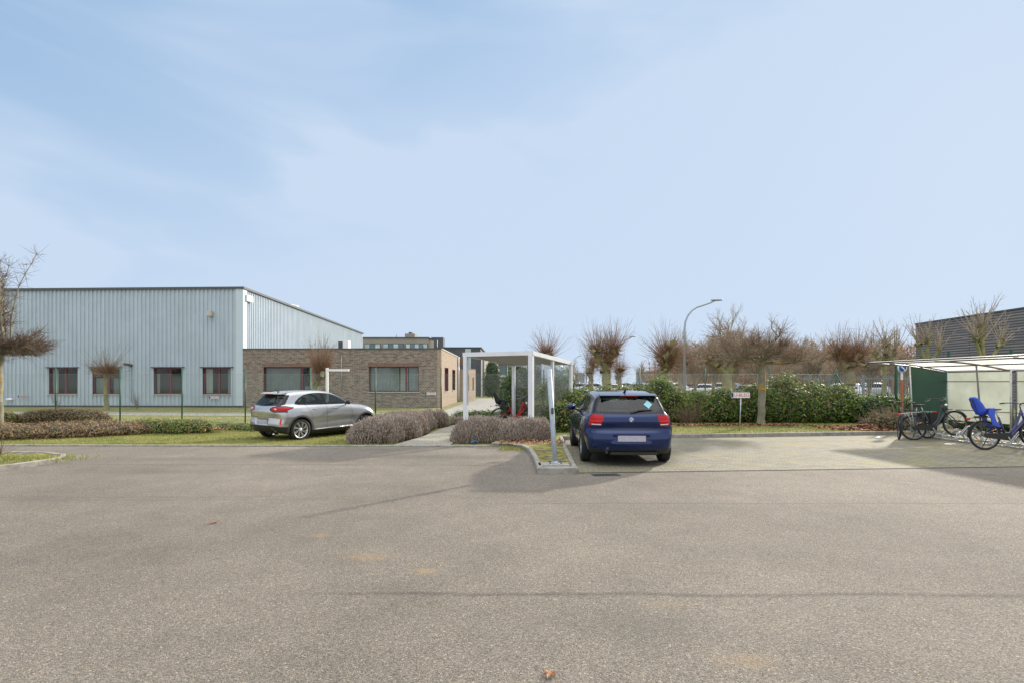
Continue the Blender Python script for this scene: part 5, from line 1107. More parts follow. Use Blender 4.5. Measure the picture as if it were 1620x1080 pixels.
lavender('long faded lavender hedge left of the footpath, reaching to the silver car', fill_poly([(-4.25, 14.2), (-3.2, 13.85), (-3.0, 15.4), (-2.75, 17.6), (-2.5, 19.6), (-3.6, 19.4), (-4.3, 16.8)], .42, .38, .50, 3), 42000, 201)
lavender('faded lavender hedge in front of the white canopy, right of the footpath', fill_poly([(-1.3, 14.0), (.0, 13.9), (1.05, 14.1), (1.1, 14.9), (.2, 15.2), (-1.25, 15.9)], .42, .38, .50, 4), 34000, 202)
lavender('pale brown lavender strip at the far end of the footpath beneath the canopy', fill_poly([(-2.2, 20.2), (-.9, 19.9), (1.6, 19.6), (1.6, 20.1), (-2.2, 20.9)], .42, .36, .24, 5), 9000, 203)

# fallen leaves
def litter(name, region, n, size, m, lab, cat, zf, seed):
    g = np.random.default_rng(seed); P = region(g, n); k = len(P); z = zf(P[:, 0], P[:, 1])+g.uniform(.005, .05, k)
    nrm = g.normal(0, .5, (k, 3)); nrm[:, 2] = 1; nrm /= np.linalg.norm(nrm, axis=1, keepdims=True); a = np.cross(nrm, g.normal(0, 1, (k, 3))); a /= np.linalg.norm(a, axis=1, keepdims=True); c = np.cross(nrm, a)
    C = np.stack([P[:, 0], P[:, 1], z], 1); s = size*g.uniform(.6, 1.3, (k, 1)); V = np.stack([C-a*s, C+c*s*.6+nrm*s*.2, C+a*s, C-c*s*.6+nrm*s*.2], 1).reshape(-1, 3)
    return tag(fast(name, V, np.arange(4*k).reshape(-1, 4), m), lab, cat, kind='stuff')
M['dead'] = mat('dead_leaf', (.30, .14, .08), .8, isl=.45)
def reg_right(g, n):
    x = g.uniform(4.4, 13, n); y = 19.1+g.normal(0, .22, n)-.0*x; y = np.where(x > 10.2, 18.1-(x-10.2)*.25+g.normal(0, .45, n), y); return np.stack([x, y], 1)
litter('fallen_leaves', reg_right, 2000, .055, M['dead'], 'brown fallen leaves along the foot of the laurel hedge', 'leaves', gh, 301)
def reg_pile(g, n): return np.stack([g.normal(11.6, .55, n), g.normal(17.5, .3, n)], 1)
litter('fallen_leaves', reg_pile, 2200, .06, M['dead'], 'heap of brown leaves beside the straggly shrub', 'leaves', lambda x, y: gh(x, y)+.10*np.exp(-((x-11.6)/.6)**2-((y-17.5)/.35)**2), 302)
litter('fallen_leaves', lambda g, n: np.stack([g.uniform(-.3, 1.3, n), g.normal(13.5, .35, n)], 1), 350, .035, M['dead'], 'scattered brown leaves on the mossy kerb island', 'leaves', lambda x, y: x*0+.085, 303)
litter('fallen_leaves', lambda g, n: np.stack([g.normal(lx(325, 19), .35, n), g.normal(19.0, .25, n)], 1), 300, .05, M['dead'], 'small heap of brown leaves by the ivy mound', 'leaves', lambda x, y: gh(x, y)+.12, 304)
for i, (px, py, s, lab) in enumerate(((338, 827, .05, 'single curled brown leaf on the asphalt in the left foreground'), (870, 1069, .045, 'single orange brown leaf at the bottom edge of the photo'))):
    x, y = gp(px, py); g2 = np.random.default_rng(i+3); mb = MB(); vs = [(0, 0, .012)]; nn = 10
    for k in range(nn):
        a = 2*math.pi*k/nn; r_ = s*(1 if k % 2 else .55)*(1.3 if k in (3, 7) else 1); vs.append((r_*math.cos(a), r_*math.sin(a)*.75, .004+.018*abs(math.sin(k*1.3))))
    mb.add(vs, [(0, k+1, (k+1) % nn+1) for k in range(nn)]); o = mb.build('fallen_leaf', mat('single_leaf', (.30, .13, .055), .7, var=.3, vs=60)); o.location = (x, y, .002); tag(o, lab, 'leaf')
# blue rag
x, y = gp(750, 702.5); g2 = np.random.default_rng(9); mb = MB(); vs = []; 
for j in range(7):
    for i in range(9): vs.append(((i-4)*.022, (j-3)*.022, .01+.05*g2.random()*(1 if 0 < i < 8 else .4)))
mb.add(vs, [(j*9+i, j*9+i+1, (j+1)*9+i+1, (j+1)*9+i) for j in range(6) for i in range(8)]); o = mb.build('crumpled_rag', mat('rag_blue', (.03, .25, .62), .7)); o.location = (x, y+.05, .04); tag(o, 'crumpled bright blue rag at the edge of the lavender', 'rag')
x, y = gp(1392, 693); mb = MB(); mb.ell((0, 0, .02), (.09, .06, .04)); o = mb.build('paper_scrap', M['white']); o.location = (x-.05, y, 0); tag(o, 'white paper scrap on the paving by the kerb', 'litter')
# bare twiggy plant and weeds on the left bed
T = Tr(91); T.twigs((0, 0, .0), .05, 26, .42, .9, (0.35, 0, .55), r=.004, up=.02, n_s=4)
T.seg(T.w, (0, 0, -.05), (0, 0, .08), .02, .012); x, y = gp(22, 724); T.done('bare_shrub', (x-.15, y-.15, .07), 'little leafless shrub on the kerbed bed at the left', 'shrub', None, M['bark'], M['twig_dark'])
tag(grass('weeds', 1400, lambda g, n: np.stack([g.normal(-9.6, .5, n), g.normal(10.7, .25, n)], 1), .02, .07, M['blade'], 12, base=.075), 'sparse weeds on the kerbed bed at the left', 'weeds')
tag(grass('weeds', 1500, lambda g, n: np.stack([g.uniform(-.3, .4, n), g.normal(12.9, .25, n)], 1), .02, .05, M['blade'], 13, base=.02), 'moss and weeds along the curved kerb', 'weeds')
for i, (px, Y) in enumerate(((153*.0+275, 31.5), (90, 31.8))):
    T = Tr(95+i); T.twigs((0, 0, .1), .05, 30, .9, .35, (0, 0, .8), r=.006, n_s=4); T.seg(T.w, (0, 0, 0), (0, 0, .5), .02, .012)
    T.done('bare_shrub', (lx(px if i else 217, Y), Y, 0), 'wispy leafless sapling against the warehouse wall' if not i else 'wispy leafless sapling behind the first fence post', 'shrub', None, M['bark'], M['twig_dark'])
# ------------------------------------------------------------------ cars
def chaikin(P, it=2):
    P = np.array(P, float)
    for _ in range(it):
        Q = np.roll(P, -1, 0); P = np.stack([P*.75+Q*.25, P*.25+Q*.75], 1).reshape(-1, 2)
    return P
def sdpoly(P, x, y):
    d = np.full(x.shape, 1e9); ins = np.zeros(x.shape, bool); n = len(P)
    for i in range(n):
        ax, ay = P[i]; bx_, by = P[(i+1) % n]; ex, ey = bx_-ax, by-ay; wx, wy = x-ax, y-ay
        t = np.clip((wx*ex+wy*ey)/(ex*ex+ey*ey+1e-12), 0, 1); d = np.minimum(d, (wx-ex*t)**2+(wy-ey*t)**2)
        c = ((ay > y) != (by > y)); xi = ex*(y-ay)/(ey if abs(ey) > 1e-12 else 1e-12)+ax; ins ^= c & (x < xi)
    return np.where(ins, -1, 1)*np.sqrt(d)
class Lut:
    """signed distance of a side outline, tabulated"""
    def __init__(s, P, it=2, pad=.5, h=.01):
        P = chaikin(P, it) if it else np.array(P, float); s.P = P; s.o = P.min(0)-pad; n = np.ceil((P.max(0)+pad-s.o)/h).astype(int); s.h = h; s.n = n
        X, Y = np.meshgrid(s.o[0]+h*np.arange(n[0]), s.o[1]+h*np.arange(n[1]), indexing='ij'); s.D = sdpoly(P, X, Y)
    def __call__(s, x, y):
        u = np.clip((x-s.o[0])/s.h, 0, s.n[0]-1.001); v = np.clip((y-s.o[1])/s.h, 0, s.n[1]-1.001); i = u.astype(int); j = v.astype(int); a = u-i; b = v-j; D = s.D
        return D[i, j]*(1-a)*(1-b)+D[i+1, j]*a*(1-b)+D[i, j+1]*(1-a)*b+D[i+1, j+1]*a*b
def smax(a, b, k): h = np.clip(.5-.5*(b-a)/k, 0, 1); return b*(1-h)+a*h+k*h*(1-h)
def smin(a, b, k): return -smax(-a, -b, k)
class CarBody:
    def __init__(s, S):
        s.S = S; s.low = Lut(S['low']); s.cab = Lut(S['cab'])
    def f(s, x, y, z, arches=True):
        S = s.S; X = np.abs(x); hw = S['hw']; t = np.clip(X/hw, 0, 1.3)
        wy = sst(.6, 2.2, y); sh = -(1-wy)*S['cr']*t**2.6 + wy*S['cf']*t**2.4
        zc = z + S['crown']*t**2
        Wl = hw*np.interp(y, S['plan_y'], S['plan_w'])*np.interp(z, S['sec_z'], S['sec_w'])
        for (yy, zz, ry, rz, am) in S.get('bumps', ()): Wl = Wl + am*np.exp(-((y-yy)/ry)**2-((z-zz)/rz)**2)
        a = smax(s.low(y+sh, zc), X-Wl, S['k1'])
        Wc = hw*np.interp(y, S['cplan_y'], S['cplan_w'])*np.interp(z, S['cab_z'], S['cab_w'])
        b = smax(s.cab(y+sh*S.get('cabsh', .8), zc), (X-Wc)*.93, S['k2'])
        r = smin(a, b, S['k3'])
        for (pl, am, wd) in S.get('creases', ()):   # soft feature lines on the flanks
            yy = np.array([p[0] for p in pl]); zz = np.array([p[1] for p in pl]); zl = np.interp(y, yy, zz); m_ = sst(yy[0], yy[0]+.2, y)*(1-sst(yy[-1]-.2, yy[-1], y))
            r = r + am*m_*np.exp(-((z-zl)/wd)**2)*(X > .5)
        for (cx, cz, rx, rz, y0, dep) in S.get('rear_dents', ()):
            q = np.maximum(np.abs(X-cx)/rx, np.abs(z-cz)/rz); r = r + dep*(1-sst(.75, 1.05, q))*(1-sst(y0, y0+.15, y))
        if arches:
            for yc in (0, S['wb']):
                R_ = S['arch']; rr = np.sqrt((y-yc)**2+(z-S['wr'])**2)
                r = smax(r, -np.maximum(rr-R_, S['arch_in']-X), .012)
        return r
    def grad(s, P, e=.002):
        g = np.empty_like(P)
        for i in range(3):
            d = np.zeros(3); d[i] = e; g[:, i] = (s.f(*(P+d).T)-s.f(*(P-d).T))/(2*e)
        return g
    def mesh(s, c):
        S = s.S; xs = np.arange(-c*1.5, S['hw']+.14, c); ys = np.arange(S['y0']-.1, S['y1']+.1, c); zs = np.arange(.08, S['zt']+.1, c)
        X, Y, Z = np.meshgrid(xs, ys, zs, indexing='ij'); F = s.f(X, Y, Z); ins = F < 0
        n = F.shape; acc = np.zeros((n[0]-1, n[1]-1, n[2]-1, 3)); cnt = np.zeros((n[0]-1, n[1]-1, n[2]-1))
        for ax in range(3):
            o1, o2 = [a for a in range(3) if a != ax]
            for da in (0, 1):
                for db in (0, 1):
                    s0 = [slice(0, -1)]*3; s1 = [slice(0, -1)]*3; s1[ax] = slice(1, None)
                    for o, dd in ((o1, da), (o2, db)):
                        s0[o] = slice(dd, n[o]-1+dd); s1[o] = slice(dd, n[o]-1+dd)
                    a, b = F[tuple(s0)], F[tuple(s1)]; cr = (a < 0) != (b < 0); t = np.where(cr, a/(a-b+1e-12), 0)
                    off = [0, 0, 0]; off[o1] = da; off[o2] = db
                    for k in range(3): acc[..., k] += np.where(cr, t if k == ax else off[k], 0)
                    cnt += cr
        act = cnt > 0; idx = -np.ones(act.shape, int); idx[act] = np.arange(act.sum()); ijk = np.argwhere(act)
        P = (acc[act]/cnt[act][:, None]+ijk)*c + np.array([xs[0], ys[0], zs[0]])
        fs = []
        for ax in range(3):
            o1, o2 = [(1, 2), (2, 0), (0, 1)][ax]
            s0 = [slice(0, -1)]*3; s1 = [slice(0, -1)]*3; s0[ax] = slice(0, n[ax]-1); s1[ax] = slice(1, n[ax])
            for o in (o1, o2): s0[o] = slice(1, n[o]-1); s1[o] = slice(1, n[o]-1)
            cr = ins[tuple(s0)] != ins[tuple(s1)]; L_ = np.argwhere(cr); inn = ins[tuple(s0)][cr]
            q = L_.copy(); q[:, o1] += 1; q[:, o2] += 1
            def cell(d1, d2): k = q.copy(); k[:, o1] -= d1; k[:, o2] -= d2; return idx[k[:, 0], k[:, 1], k[:, 2]]
            Q = np.stack([cell(1, 1), cell(0, 1), cell(0, 0), cell(1, 0)], 1); Q[~inn] = Q[~inn][:, ::-1]; fs.append(Q)
        Q = np.concatenate(fs); Q = Q[(Q >= 0).all(1)]
        for _ in range(3):
            g = s.grad(P); v = s.f(*P.T); P = P-np.clip(g*(v/(np.sum(g*g, 1)+1e-6))[:, None], -c, c)
        # mirror the half: drop faces lying wholly beyond the centre plane
        fc = P[Q][:, :, 0].mean(1); Q = Q[fc > -c*.02]
        P[:, 0] = np.where(P[:, 0] < c*.6, 0, P[:, 0])
        Q = Q[~(P[Q][:, :, 0].max(1) < 1e-6)]
        return P, Q
def build_car(S, name, loc, rz, label, cat, c=.018, simple=False, group=None):
    cb = CarBody(S); P, Q = cb.mesh(c); G = cb.grad(P); Nn = G/np.linalg.norm(G, axis=1, keepdims=True)
    # snap to region outlines (side view y,z; rear and front view x,z)
    for nm, reg in S['regions']:
        kind, poly = reg[0], chaikin(reg[1], reg[2]) if reg[2] else np.array(reg[1], float)
        a, b = (P[:, 1], P[:, 2]) if kind == 'side' else (P[:, 0], P[:, 2])
        w_ = np.abs(Nn[:, 0]) > .5 if kind == 'side' else ((Nn[:, 1] < -.25) if kind == 'rear' else (Nn[:, 1] > .2))
        if kind != 'side': w_ &= (P[:, 1] < 1.0) if kind == 'rear' else (P[:, 1] > 1.0)
        D = np.full(len(P), 1e9); CX = np.zeros(len(P)); CY = np.zeros(len(P)); n = len(poly)
        for i in range(n):
            A, B = poly[i], poly[(i+1) % n]; e = B-A; t = np.clip(((a-A[0])*e[0]+(b-A[1])*e[1])/(e@e+1e-12), 0, 1); cx, cy = A[0]+e[0]*t, A[1]+e[1]*t; dd = np.hypot(a-cx, b-cy); m = dd < D; D = np.where(m, dd, D); CX = np.where(m, cx, CX); CY = np.where(m, cy, CY)
        m = w_ & (D < c*.42) & (P[:, 0] > 1e-6)
        if kind == 'side': P[m, 1] = CX[m]; P[m, 2] = CY[m]; ax = 0
        else: P[m, 0] = CX[m]; P[m, 2] = CY[m]; ax = 1
        for _ in range(3):
            g = cb.grad(P[m]); v = cb.f(*P[m].T); gg = g[:, ax]; gg = np.where(np.abs(gg) < .15, np.sign(gg+1e-9)*.15, gg); P[m, ax] -= np.clip(v/gg, -c, c)
    G = cb.grad(P, .028); Nn = G/np.linalg.norm(G, axis=1, keepdims=True)
    fcn = P[Q].mean(1); fn_ = Nn[Q].mean(1); lab = np.zeros(len(Q), int); names = ['body']
    rr0 = np.hypot(fcn[:, 1], fcn[:, 2]-S['wr']); rr1 = np.hypot(fcn[:, 1]-S['wb'], fcn[:, 2]-S['wr']); rm = np.minimum(rr0, rr1)
    for nm, reg in S['regions']:
        kind, poly = reg[0], chaikin(reg[1], reg[2]) if reg[2] else np.array(reg[1], float)
        if nm not in names: names.append(nm)
        k = names.index(nm)
        if kind == 'side': m = (sdpoly(poly, fcn[:, 1], fcn[:, 2]) < 0) & (np.abs(fn_[:, 0]) > (reg[3] if len(reg) > 3 else .4))
        elif kind == 'rear': m = (sdpoly(poly, fcn[:, 0], fcn[:, 2]) < 0) & (fcn[:, 1] < (reg[4] if len(reg) > 4 else .6)) & (fn_[:, 1] < -(reg[3] if len(reg) > 3 else .2))
        else: m = (sdpoly(poly, fcn[:, 0], fcn[:, 2]) < 0) & (fcn[:, 1] > 1.2) & (fn_[:, 1] > .2)
        lab[m] = k
    for nm, fnm in S.get('rules', ()):
        if nm not in names: names.append(nm)
        lab[fnm(fcn, fn_, rm)] = names.index(nm)
    names.append('wheel_well'); lab[(rm < S['arch']+.006) & ((fcn[:, 0] < S['hw']-.0) ) & (np.abs(fn_[:, 0]) < .8) & (rm > S['arch']-.03)] = len(names)-1; lab[(np.abs(fcn[:, 0]-S['arch_in']) < .03) & (rm < S['arch']) & (fcn[:, 2] > .12)] = len(names)-1
    lab[(fn_[:, 2] < -.9) & (fcn[:, 2] < .35)] = len(names)-1
    e = empty(name, loc, rz, label, cat, group) if name else None
    def part_mesh(nm, F_, side, m, parent):
        """side: 0 both halves, 1 right, -1 left"""
        u, inv = np.unique(F_, return_inverse=True); inv = inv.reshape(F_.shape); V = P[u]; NV = Nn[u]
        if side == 0:
            V2 = V*[-1, 1, 1]; N2 = NV*[-1, 1, 1]; seam = V[:, 0] < 1e-6; mp_ = np.arange(len(V))+len(V); mp_[seam] = np.where(seam)[0]; F2 = mp_[inv][:, ::-1]; VV = np.concatenate([V, V2]); NN = np.concatenate([NV, N2]); FF = np.concatenate([inv, F2])
            NN[:len(V)][seam, 0] = 0
        elif side == 1: VV, NN, FF = V, NV, inv
        else: VV, NN, FF = V*[-1, 1, 1], NV*[-1, 1, 1], inv[:, ::-1]
        o = fast(nm, VV, FF, m, parent, smooth=True)
        NN = NN/np.linalg.norm(NN, axis=1, keepdims=True)
        o.data.normals_split_custom_set_from_vertices(NN.tolist()); return o
    mats = S['mats']; made = {}
    for k, nm in enumerate(names):
        F_ = Q[lab == k]
        if not len(F_): continue
        base = nm.rstrip('0123456789'); m = mats.get(nm, mats.get(base))
        if nm in S['split']:
            for sd_ in (1, -1): made[(nm, sd_)] = part_mesh(base, F_, sd_, m, e)
        else: made[nm] = part_mesh(base, F_, 0, m, e)
    # helpers for add-ons: project on the surface
    def surf_x(y, z):
        lo, hi = .3, 1.1
        for _ in range(30):
            mid = (lo+hi)/2
            if cb.f(np.array([mid]), np.array([y]), np.array([z]), False)[0] < 0: lo = mid
            else: hi = mid
        return lo
    def surf_y(x, z, rear=True):
        lo, hi = (.3, S['y0']-.3) if rear else (2.0, S['y1']+.3)
        for _ in range(30):
            mid = (lo+hi)/2
            if cb.f(np.array([x]), np.array([mid]), np.array([z]), False)[0] < 0: lo = mid
            else: hi = mid
        return lo
    e['_x'] = 0; del e['_x']
    if simple: return e, surf_x, surf_y, made
    # panel gaps as narrow dark ribbons let in the surface
    mb = MB()
    def ribbon(pts, kind, w_=.0045, sgn=1):
        pp = []
        for (a, b), (c_, d_) in zip(pts, pts[1:]):
            n = max(2, int(math.hypot(c_-a, d_-b)/.035))
            pp += [(a+(c_-a)*i/n, b+(d_-b)*i/n) for i in range(n)]
        pp.append(pts[-1]); vs = []
        for i, (a, b) in enumerate(pp):
            q0 = pp[max(i-1, 0)]; q1 = pp[min(i+1, len(pp)-1)]; d = Vector((q1[0]-q0[0], q1[1]-q0[1])).normalized(); nn = Vector((-d.y, d.x))*w_
            for s_ in (1, -1):
                u, v = a+nn.x*s_, b+nn.y*s_
                if kind == 'side': vs.append(((surf_x(u, v)+.0015)*sgn, u, v))
                else: vs.append((u, surf_y(abs(u), v)-.0015, v))
        mb.add(vs, [(2*i, 2*i+1, 2*i+3, 2*i+2) for i in range(len(pp)-1)])
    for kind, pts in S.get('gaps', ()):
        if kind == 'side':
            for s_ in (1, -1): ribbon(pts, 'side', sgn=s_)
        else: ribbon(pts, 'rear')
    if mb.v: mb.build('panel_gap', M['black'], e)
    return e, surf_x, surf_y, made
def wheel(parent, x, y, r, wd, rr, side, spokes, m_rim, two=None, twist=0.0, steer=0.0):
    mb = MB(); hw = wd/2
    prof = [(-hw*.8, rr), (-hw*.98, rr+.02), (-hw, r-.05), (-hw*.86, r-.008), (-hw*.6, r), (hw*.6, r), (hw*.86, r-.008), (hw, r-.05), (hw*.98, rr+.02), (hw*.8, rr)]
    mb.lathe(prof, 40, 'x'); t = mb.build('wheel', M['rubber'], parent); t.location = (x, y, r); t.rotation_euler = (0, 0, steer)
    o = hw*.72*side; mb = MB(); mb.lathe([(o*.2, rr-.05), (o, rr-.012), (o*1.12, rr+.004), (o*1.05, rr+.006), (-o, rr+.004), (-o, rr-.02), (o*.2, rr-.05)], 40, 'x')
    # spokes
    for i in range(spokes):
        a = 2*math.pi*i/spokes; a2 = a+twist; w0, w1 = .016, .030 if spokes > 8 else .04
        for da, mm in ((0, 0),) if two is None else ((0, 0), (math.pi/spokes, 1)):
            A, B = a+da, a2+da; p = []
            for (rad, an, ww) in ((.05, A, w0), (rr-.02, B, w1 if mm == 0 else w1*.6)):
                c = (rad*math.cos(an), rad*math.sin(an)); tx, ty = -math.sin(an), math.cos(an)
                p.append((c[0]+tx*ww, c[1]+ty*ww)); p.append((c[0]-tx*ww, c[1]-ty*ww))
            h0, h1 = o*.92-(.01*side if mm else 0), o*.70; hh = [h0, h0, h0*1.05, h0*1.05]
            vs = [(h, q[0], q[1]) for h, q in zip(hh, p)]+[(h1, q[0], q[1]) for q in p]
            mb.add(vs, [(0, 1, 3, 2), (4, 6, 7, 5), (0, 2, 6, 4), (1, 5, 7, 3), (0, 4, 5, 1), (2, 3, 7, 6)], mm)
    mb.lathe([(o*.6, .0), (o*.98, .0), (o*1.0, .04), (o*.9, .065), (o*.6, .065)], 20, 'x')
    mb.build('rim', [m_rim, two or m_rim], t)
    mb = MB(); mb.lathe([(o*.35, 0), (o*.35, rr*.72), (o*.25, rr*.72), (o*.25, 0)], 24, 'x', mi=0); mb.build('brake_disc', M['dkgrey'], t); return t
def paint(name, c, metal=.6, rough=.32, coat=1.0):
    m = mat(name, c, rough, metal, coat=coat); return m
M['seat_fabric'] = mat('seat_fabric', (.03, .03, .032), .9)
M['piano'] = mat('gloss_black', (.012, .012, .013), .15, spec=.3)
M['clad'] = mat('cladding_plastic', (.055, .058, .062), .6)
M['well'] = mat('wheel_well_dark', (.012, .012, .012), .9)
M['silver_paint'] = paint('silver_paint', (.47, .47, .475), .65, .26)
M['blue_paint'] = mat('blue_paint', (.006, .019, .085), .12, .42, spec=.6, coat=.25)

SUV = dict(hw=.895, wb=2.588, wr=.335, arch=.385, arch_in=.62, y0=-.80, y1=3.42, zt=1.54, cr=.16, cf=.42, crown=.035, k1=.11, k2=.10, k3=.07,
  low=[(-.60, .25), (-.74, .33), (-.79, .50), (-.78, .62), (-.74, .70), (-.76, .85), (-.73, 1.04), (-.62, 1.10), (.2, 1.10), (1.2, 1.09), (2.1, 1.085), (2.7, 1.05), (3.05, .98), (3.28, .85), (3.38, .66), (3.41, .48), (3.39, .30), (3.22, .20), (2.6, .20), (0, .20)],
  cab=[(-.80, .86), (-.72, 1.02), (-.53, 1.24), (-.40, 1.38), (-.33, 1.455), (-.05, 1.51), (.45, 1.54), (.95, 1.535), (1.30, 1.48), (1.72, 1.32), (2.15, 1.11), (2.4, .95), (1.5, .7), (-.6, .7)],
  plan_y=[-.8, -.4, 0, .8, 1.6, 2.588, 3.0, 3.42], plan_w=[.90, .985, 1.005, .972, .972, 1.0, .985, .93],
  sec_z=[.15, .30, .50, .72, .90, 1.03, 1.11, 1.25], sec_w=[.93, .975, .995, 1.0, .985, .955, .90, .8],
  cplan_y=[-.8, -.5, 0, .7, 1.5, 2.4], cplan_w=[.86, .90, .96, 1.0, .99, .93], cab_z=[.7, 1.0, 1.2, 1.4, 1.55], cab_w=[.95, .91, .82, .72, .62],
  bumps=((0, .78, .48, .20, .028), (2.588, .76, .48, .2, .026)),
  creases=(([(.35, .52), (2.2, .58)], .018, .09),),
  rear_dents=((0, .60, .34, .09, -.6, .035),),
  regions=[('window_trim', ('side', [(-.16, 1.12), (.02, 1.085), (1.0, 1.08), (1.90, 1.075), (1.98, 1.09), (1.68, 1.26), (1.35, 1.40), (.95, 1.455), (.5, 1.45), (.18, 1.38), (-.04, 1.25)], 1)),
    ('quarter_window1', ('side', [(-.08, 1.14), (.15, 1.12), (.15, 1.33), (.04, 1.26)], 0)),
    ('rear_door_glass1', ('side', [(.21, 1.115), (.90, 1.112), (.84, 1.425), (.5, 1.42), (.20, 1.355)], 0)),
    ('front_door_glass1', ('side', [(1.00, 1.112), (1.84, 1.105), (1.64, 1.24), (1.33, 1.37), (.94, 1.425)], 0)),
    ('rear_trim', ('rear', [(-.1, 1.055), (.68, 1.08), (.70, 1.12), (.60, 1.40), (.1, 1.41), (-.1, 1.41)], 0, .15, -.15)),
    ('rear_window', ('rear', [(-.1, 1.09), (.60, 1.105), (.62, 1.13), (.56, 1.365), (-.1, 1.385)], 0, .15, -.15)),
    ('windscreen', ('front', [(-.1, 1.04), (.68, 1.04), (.54, 1.42), (-.1, 1.45)], 0)),
    ('headlight1', ('front', [(.52, .80), (.80, .82), (.86, .92), (.66, .95), (.54, .9)], 0)),
    ('grille', ('front', [(-.1, .40), (.5, .42), (.55, .62), (.45, .68), (-.1, .70)], 0)),
    ('lower_bumper', ('rear', [(-.1, .0), (1.1, .0), (1.1, .45), (.80, .455), (.5, .485), (-.1, .485)], 0, -1.1, -.30)),
    ('lower_bumper', ('side', [(-.95, .05), (-.36, .05), (-.36, .44), (-.6, .455), (-.95, .455)], 0, .4)),
    ('wheel_arch_trim', ('side', [(.456*math.cos(i*math.pi/24), .335+.456*math.sin(i*math.pi/24)) for i in range(25)]+[(-.456, .17), (.456, .17)], 0, .3)),
    ('wheel_arch_trim', ('side', [(2.588+.456*math.cos(i*math.pi/24), .335+.456*math.sin(i*math.pi/24)) for i in range(25)]+[(2.132, .17), (3.044, .17)], 0, .3)),
    ('lamp_surround1', ('rear', [(.37, .985), (.44, .925), (.55, .885), (1.0, .89), (1.0, 1.085), (.6, 1.075), (.45, 1.045)], 0, .05, -.45)),
    ('lamp_surround1', ('side', [(-.95, .89), (-.55, .92), (-.30, .99), (-.22, 1.03), (-.45, 1.075), (-.95, 1.08)], 0, .35)),
    ('tail_light1', ('rear', [(.42, .985), (.48, .945), (.57, .912), (1.0, .915), (1.0, 1.055), (.6, 1.05), (.47, 1.025)], 0, .05, -.45)),
    ('tail_light1', ('side', [(-.95, .915), (-.56, .945), (-.34, 1.00), (-.30, 1.025), (-.48, 1.052), (-.95, 1.055)], 0, .35)),
    ('reflector1', ('rear', [(.765, .53), (.812, .53), (.80, .70), (.757, .70)], 0, .05, -.3))],
  rules=[('sill', lambda p, n, r: (p[:, 1] > .3) & (p[:, 1] < 2.3) & (p[:, 2] < .30)),
    ('front_lip', lambda p, n, r: (p[:, 1] > 2.9) & (p[:, 2] < .36)),
  ],
  split={'quarter_window1', 'rear_door_glass1', 'front_door_glass1', 'headlight1', 'tail_light1', 'reflector1', 'lamp_surround1'},
  gaps=[('side', [(.20, 1.09), (.28, .96), (.40, .74), (.43, .55), (.48, .33), (1.0, .31)]), ('side', [(.97, 1.08), (.98, .33)]), ('side', [(1.93, 1.07), (1.98, .8), (1.93, .33), (1.0, .31)]),
    ('side', [(-.35, .50), (-.60, .62), (-.66, .66)]), ('side', [(2.1, 1.06), (2.3, .95), (2.5, .93)]),
    ('rear', [(-.62, 1.05), (-.60, .85), (-.55, .73), (.55, .73), (.60, .85), (.62, 1.05)])],
  mats=dict(body=M['silver_paint'], window_trim=M['piano'], quarter_window=M['car_glass'], rear_door_glass=M['car_glass'], front_door_glass=M['car_glass'], rear_trim=M['piano'], rear_window=M['car_glass'], windscreen=M['car_glass'],
    headlight=M['clear_lens'], grille=M['black'], lower_bumper=M['black'], sill=M['black'], front_lip=M['black'], wheel_arch_trim=M['clad'], tail_light=M['red_lens'], lamp_surround=M['piano'], reflector=M['red_lens2'], wheel_well=M['well']))
def seats(e, yr, hw=.38, h=1.12, rows=(0, 1)):
    for (y, z) in ((yr, h), (yr+.85, h)):
        for s in (-1, 1):
            mb = MB(); mb.ell((s*hw, y, z-.36), (.24, .10, .32)); mb.ell((s*hw, y-.03, z+.05), (.13, .06, .10)); mb.build('seat', M['seat_fabric'], e)
    mb = MB(); mb.box((-.7, yr-.2, .45), (.7, yr+2.0, .66)); mb.box((-.68, yr+1.75, .6), (.68, yr+2.1, .92)); mb.build('interior', M['seat_fabric'], e, bevel=.03)
def mirror(e, s, x, y, z, mp):
    mb = MB(); mb.tube([(s*(x-.12), y+.02, z-.05), (s*(x-.02), y, z-.02)], .022, 8, mi=1); mb.ell((s*(x+.04), y, z+.02), (.105, .06, .075), 14, 10); mb.build('wing_mirror', [mp, M['black']], e)
    
puma, sx_, sy_, made = build_car(SUV, 'silver_car', (0, 0, 0), 0, 'silver compact crossover parked on the grass, seen from its rear right corner', 'car')
for s in (-1, 1):
    for y in (0, 2.588): wheel(puma, s*.785, y, .335, .215, .250, s, 8, M['alloy'], M['black'], .45)
    mirror(puma, s, .90, 1.75, 1.11, M['black'])
    for y, z in ((.50, .96), (1.32, .96)):
        xx = surfx = sx_(y, z); mb = MB(); mb.ell((s*(xx+.012), y, z), (.016, .085, .016)); mb.ell((s*(xx-.004), y, z-.01), (.006, .07, .028), mi=1); mb.build('door_handle', [M['silver_paint'], M['black']], puma)
    # inner white leaf of the lamp
    y_ = sy_(.60, .985); mb = MB(); mb.ell((s*.585, y_-.004, .978), (.085, .010, .030)); mb.build('reversing_lamp', M['clear_lens'], puma)
seats(puma, .15, .36, 1.14)
mb = MB(); y_ = sy_(.0, .60); mb.box((-.26, y_-.012, .54), (.26, y_-.002, .655)); mb.build('number_plate', M['plate'], puma)
mb = MB(); yb = sy_(0, .42); V = [(-.66, sy_(.66, .32)-.008, .30), (.66, sy_(.66, .32)-.008, .30), (.50, sy_(.5, .41)-.012, .415), (-.50, sy_(.5, .41)-.012, .415), (-.60, -.5, .26), (.60, -.5, .26)]
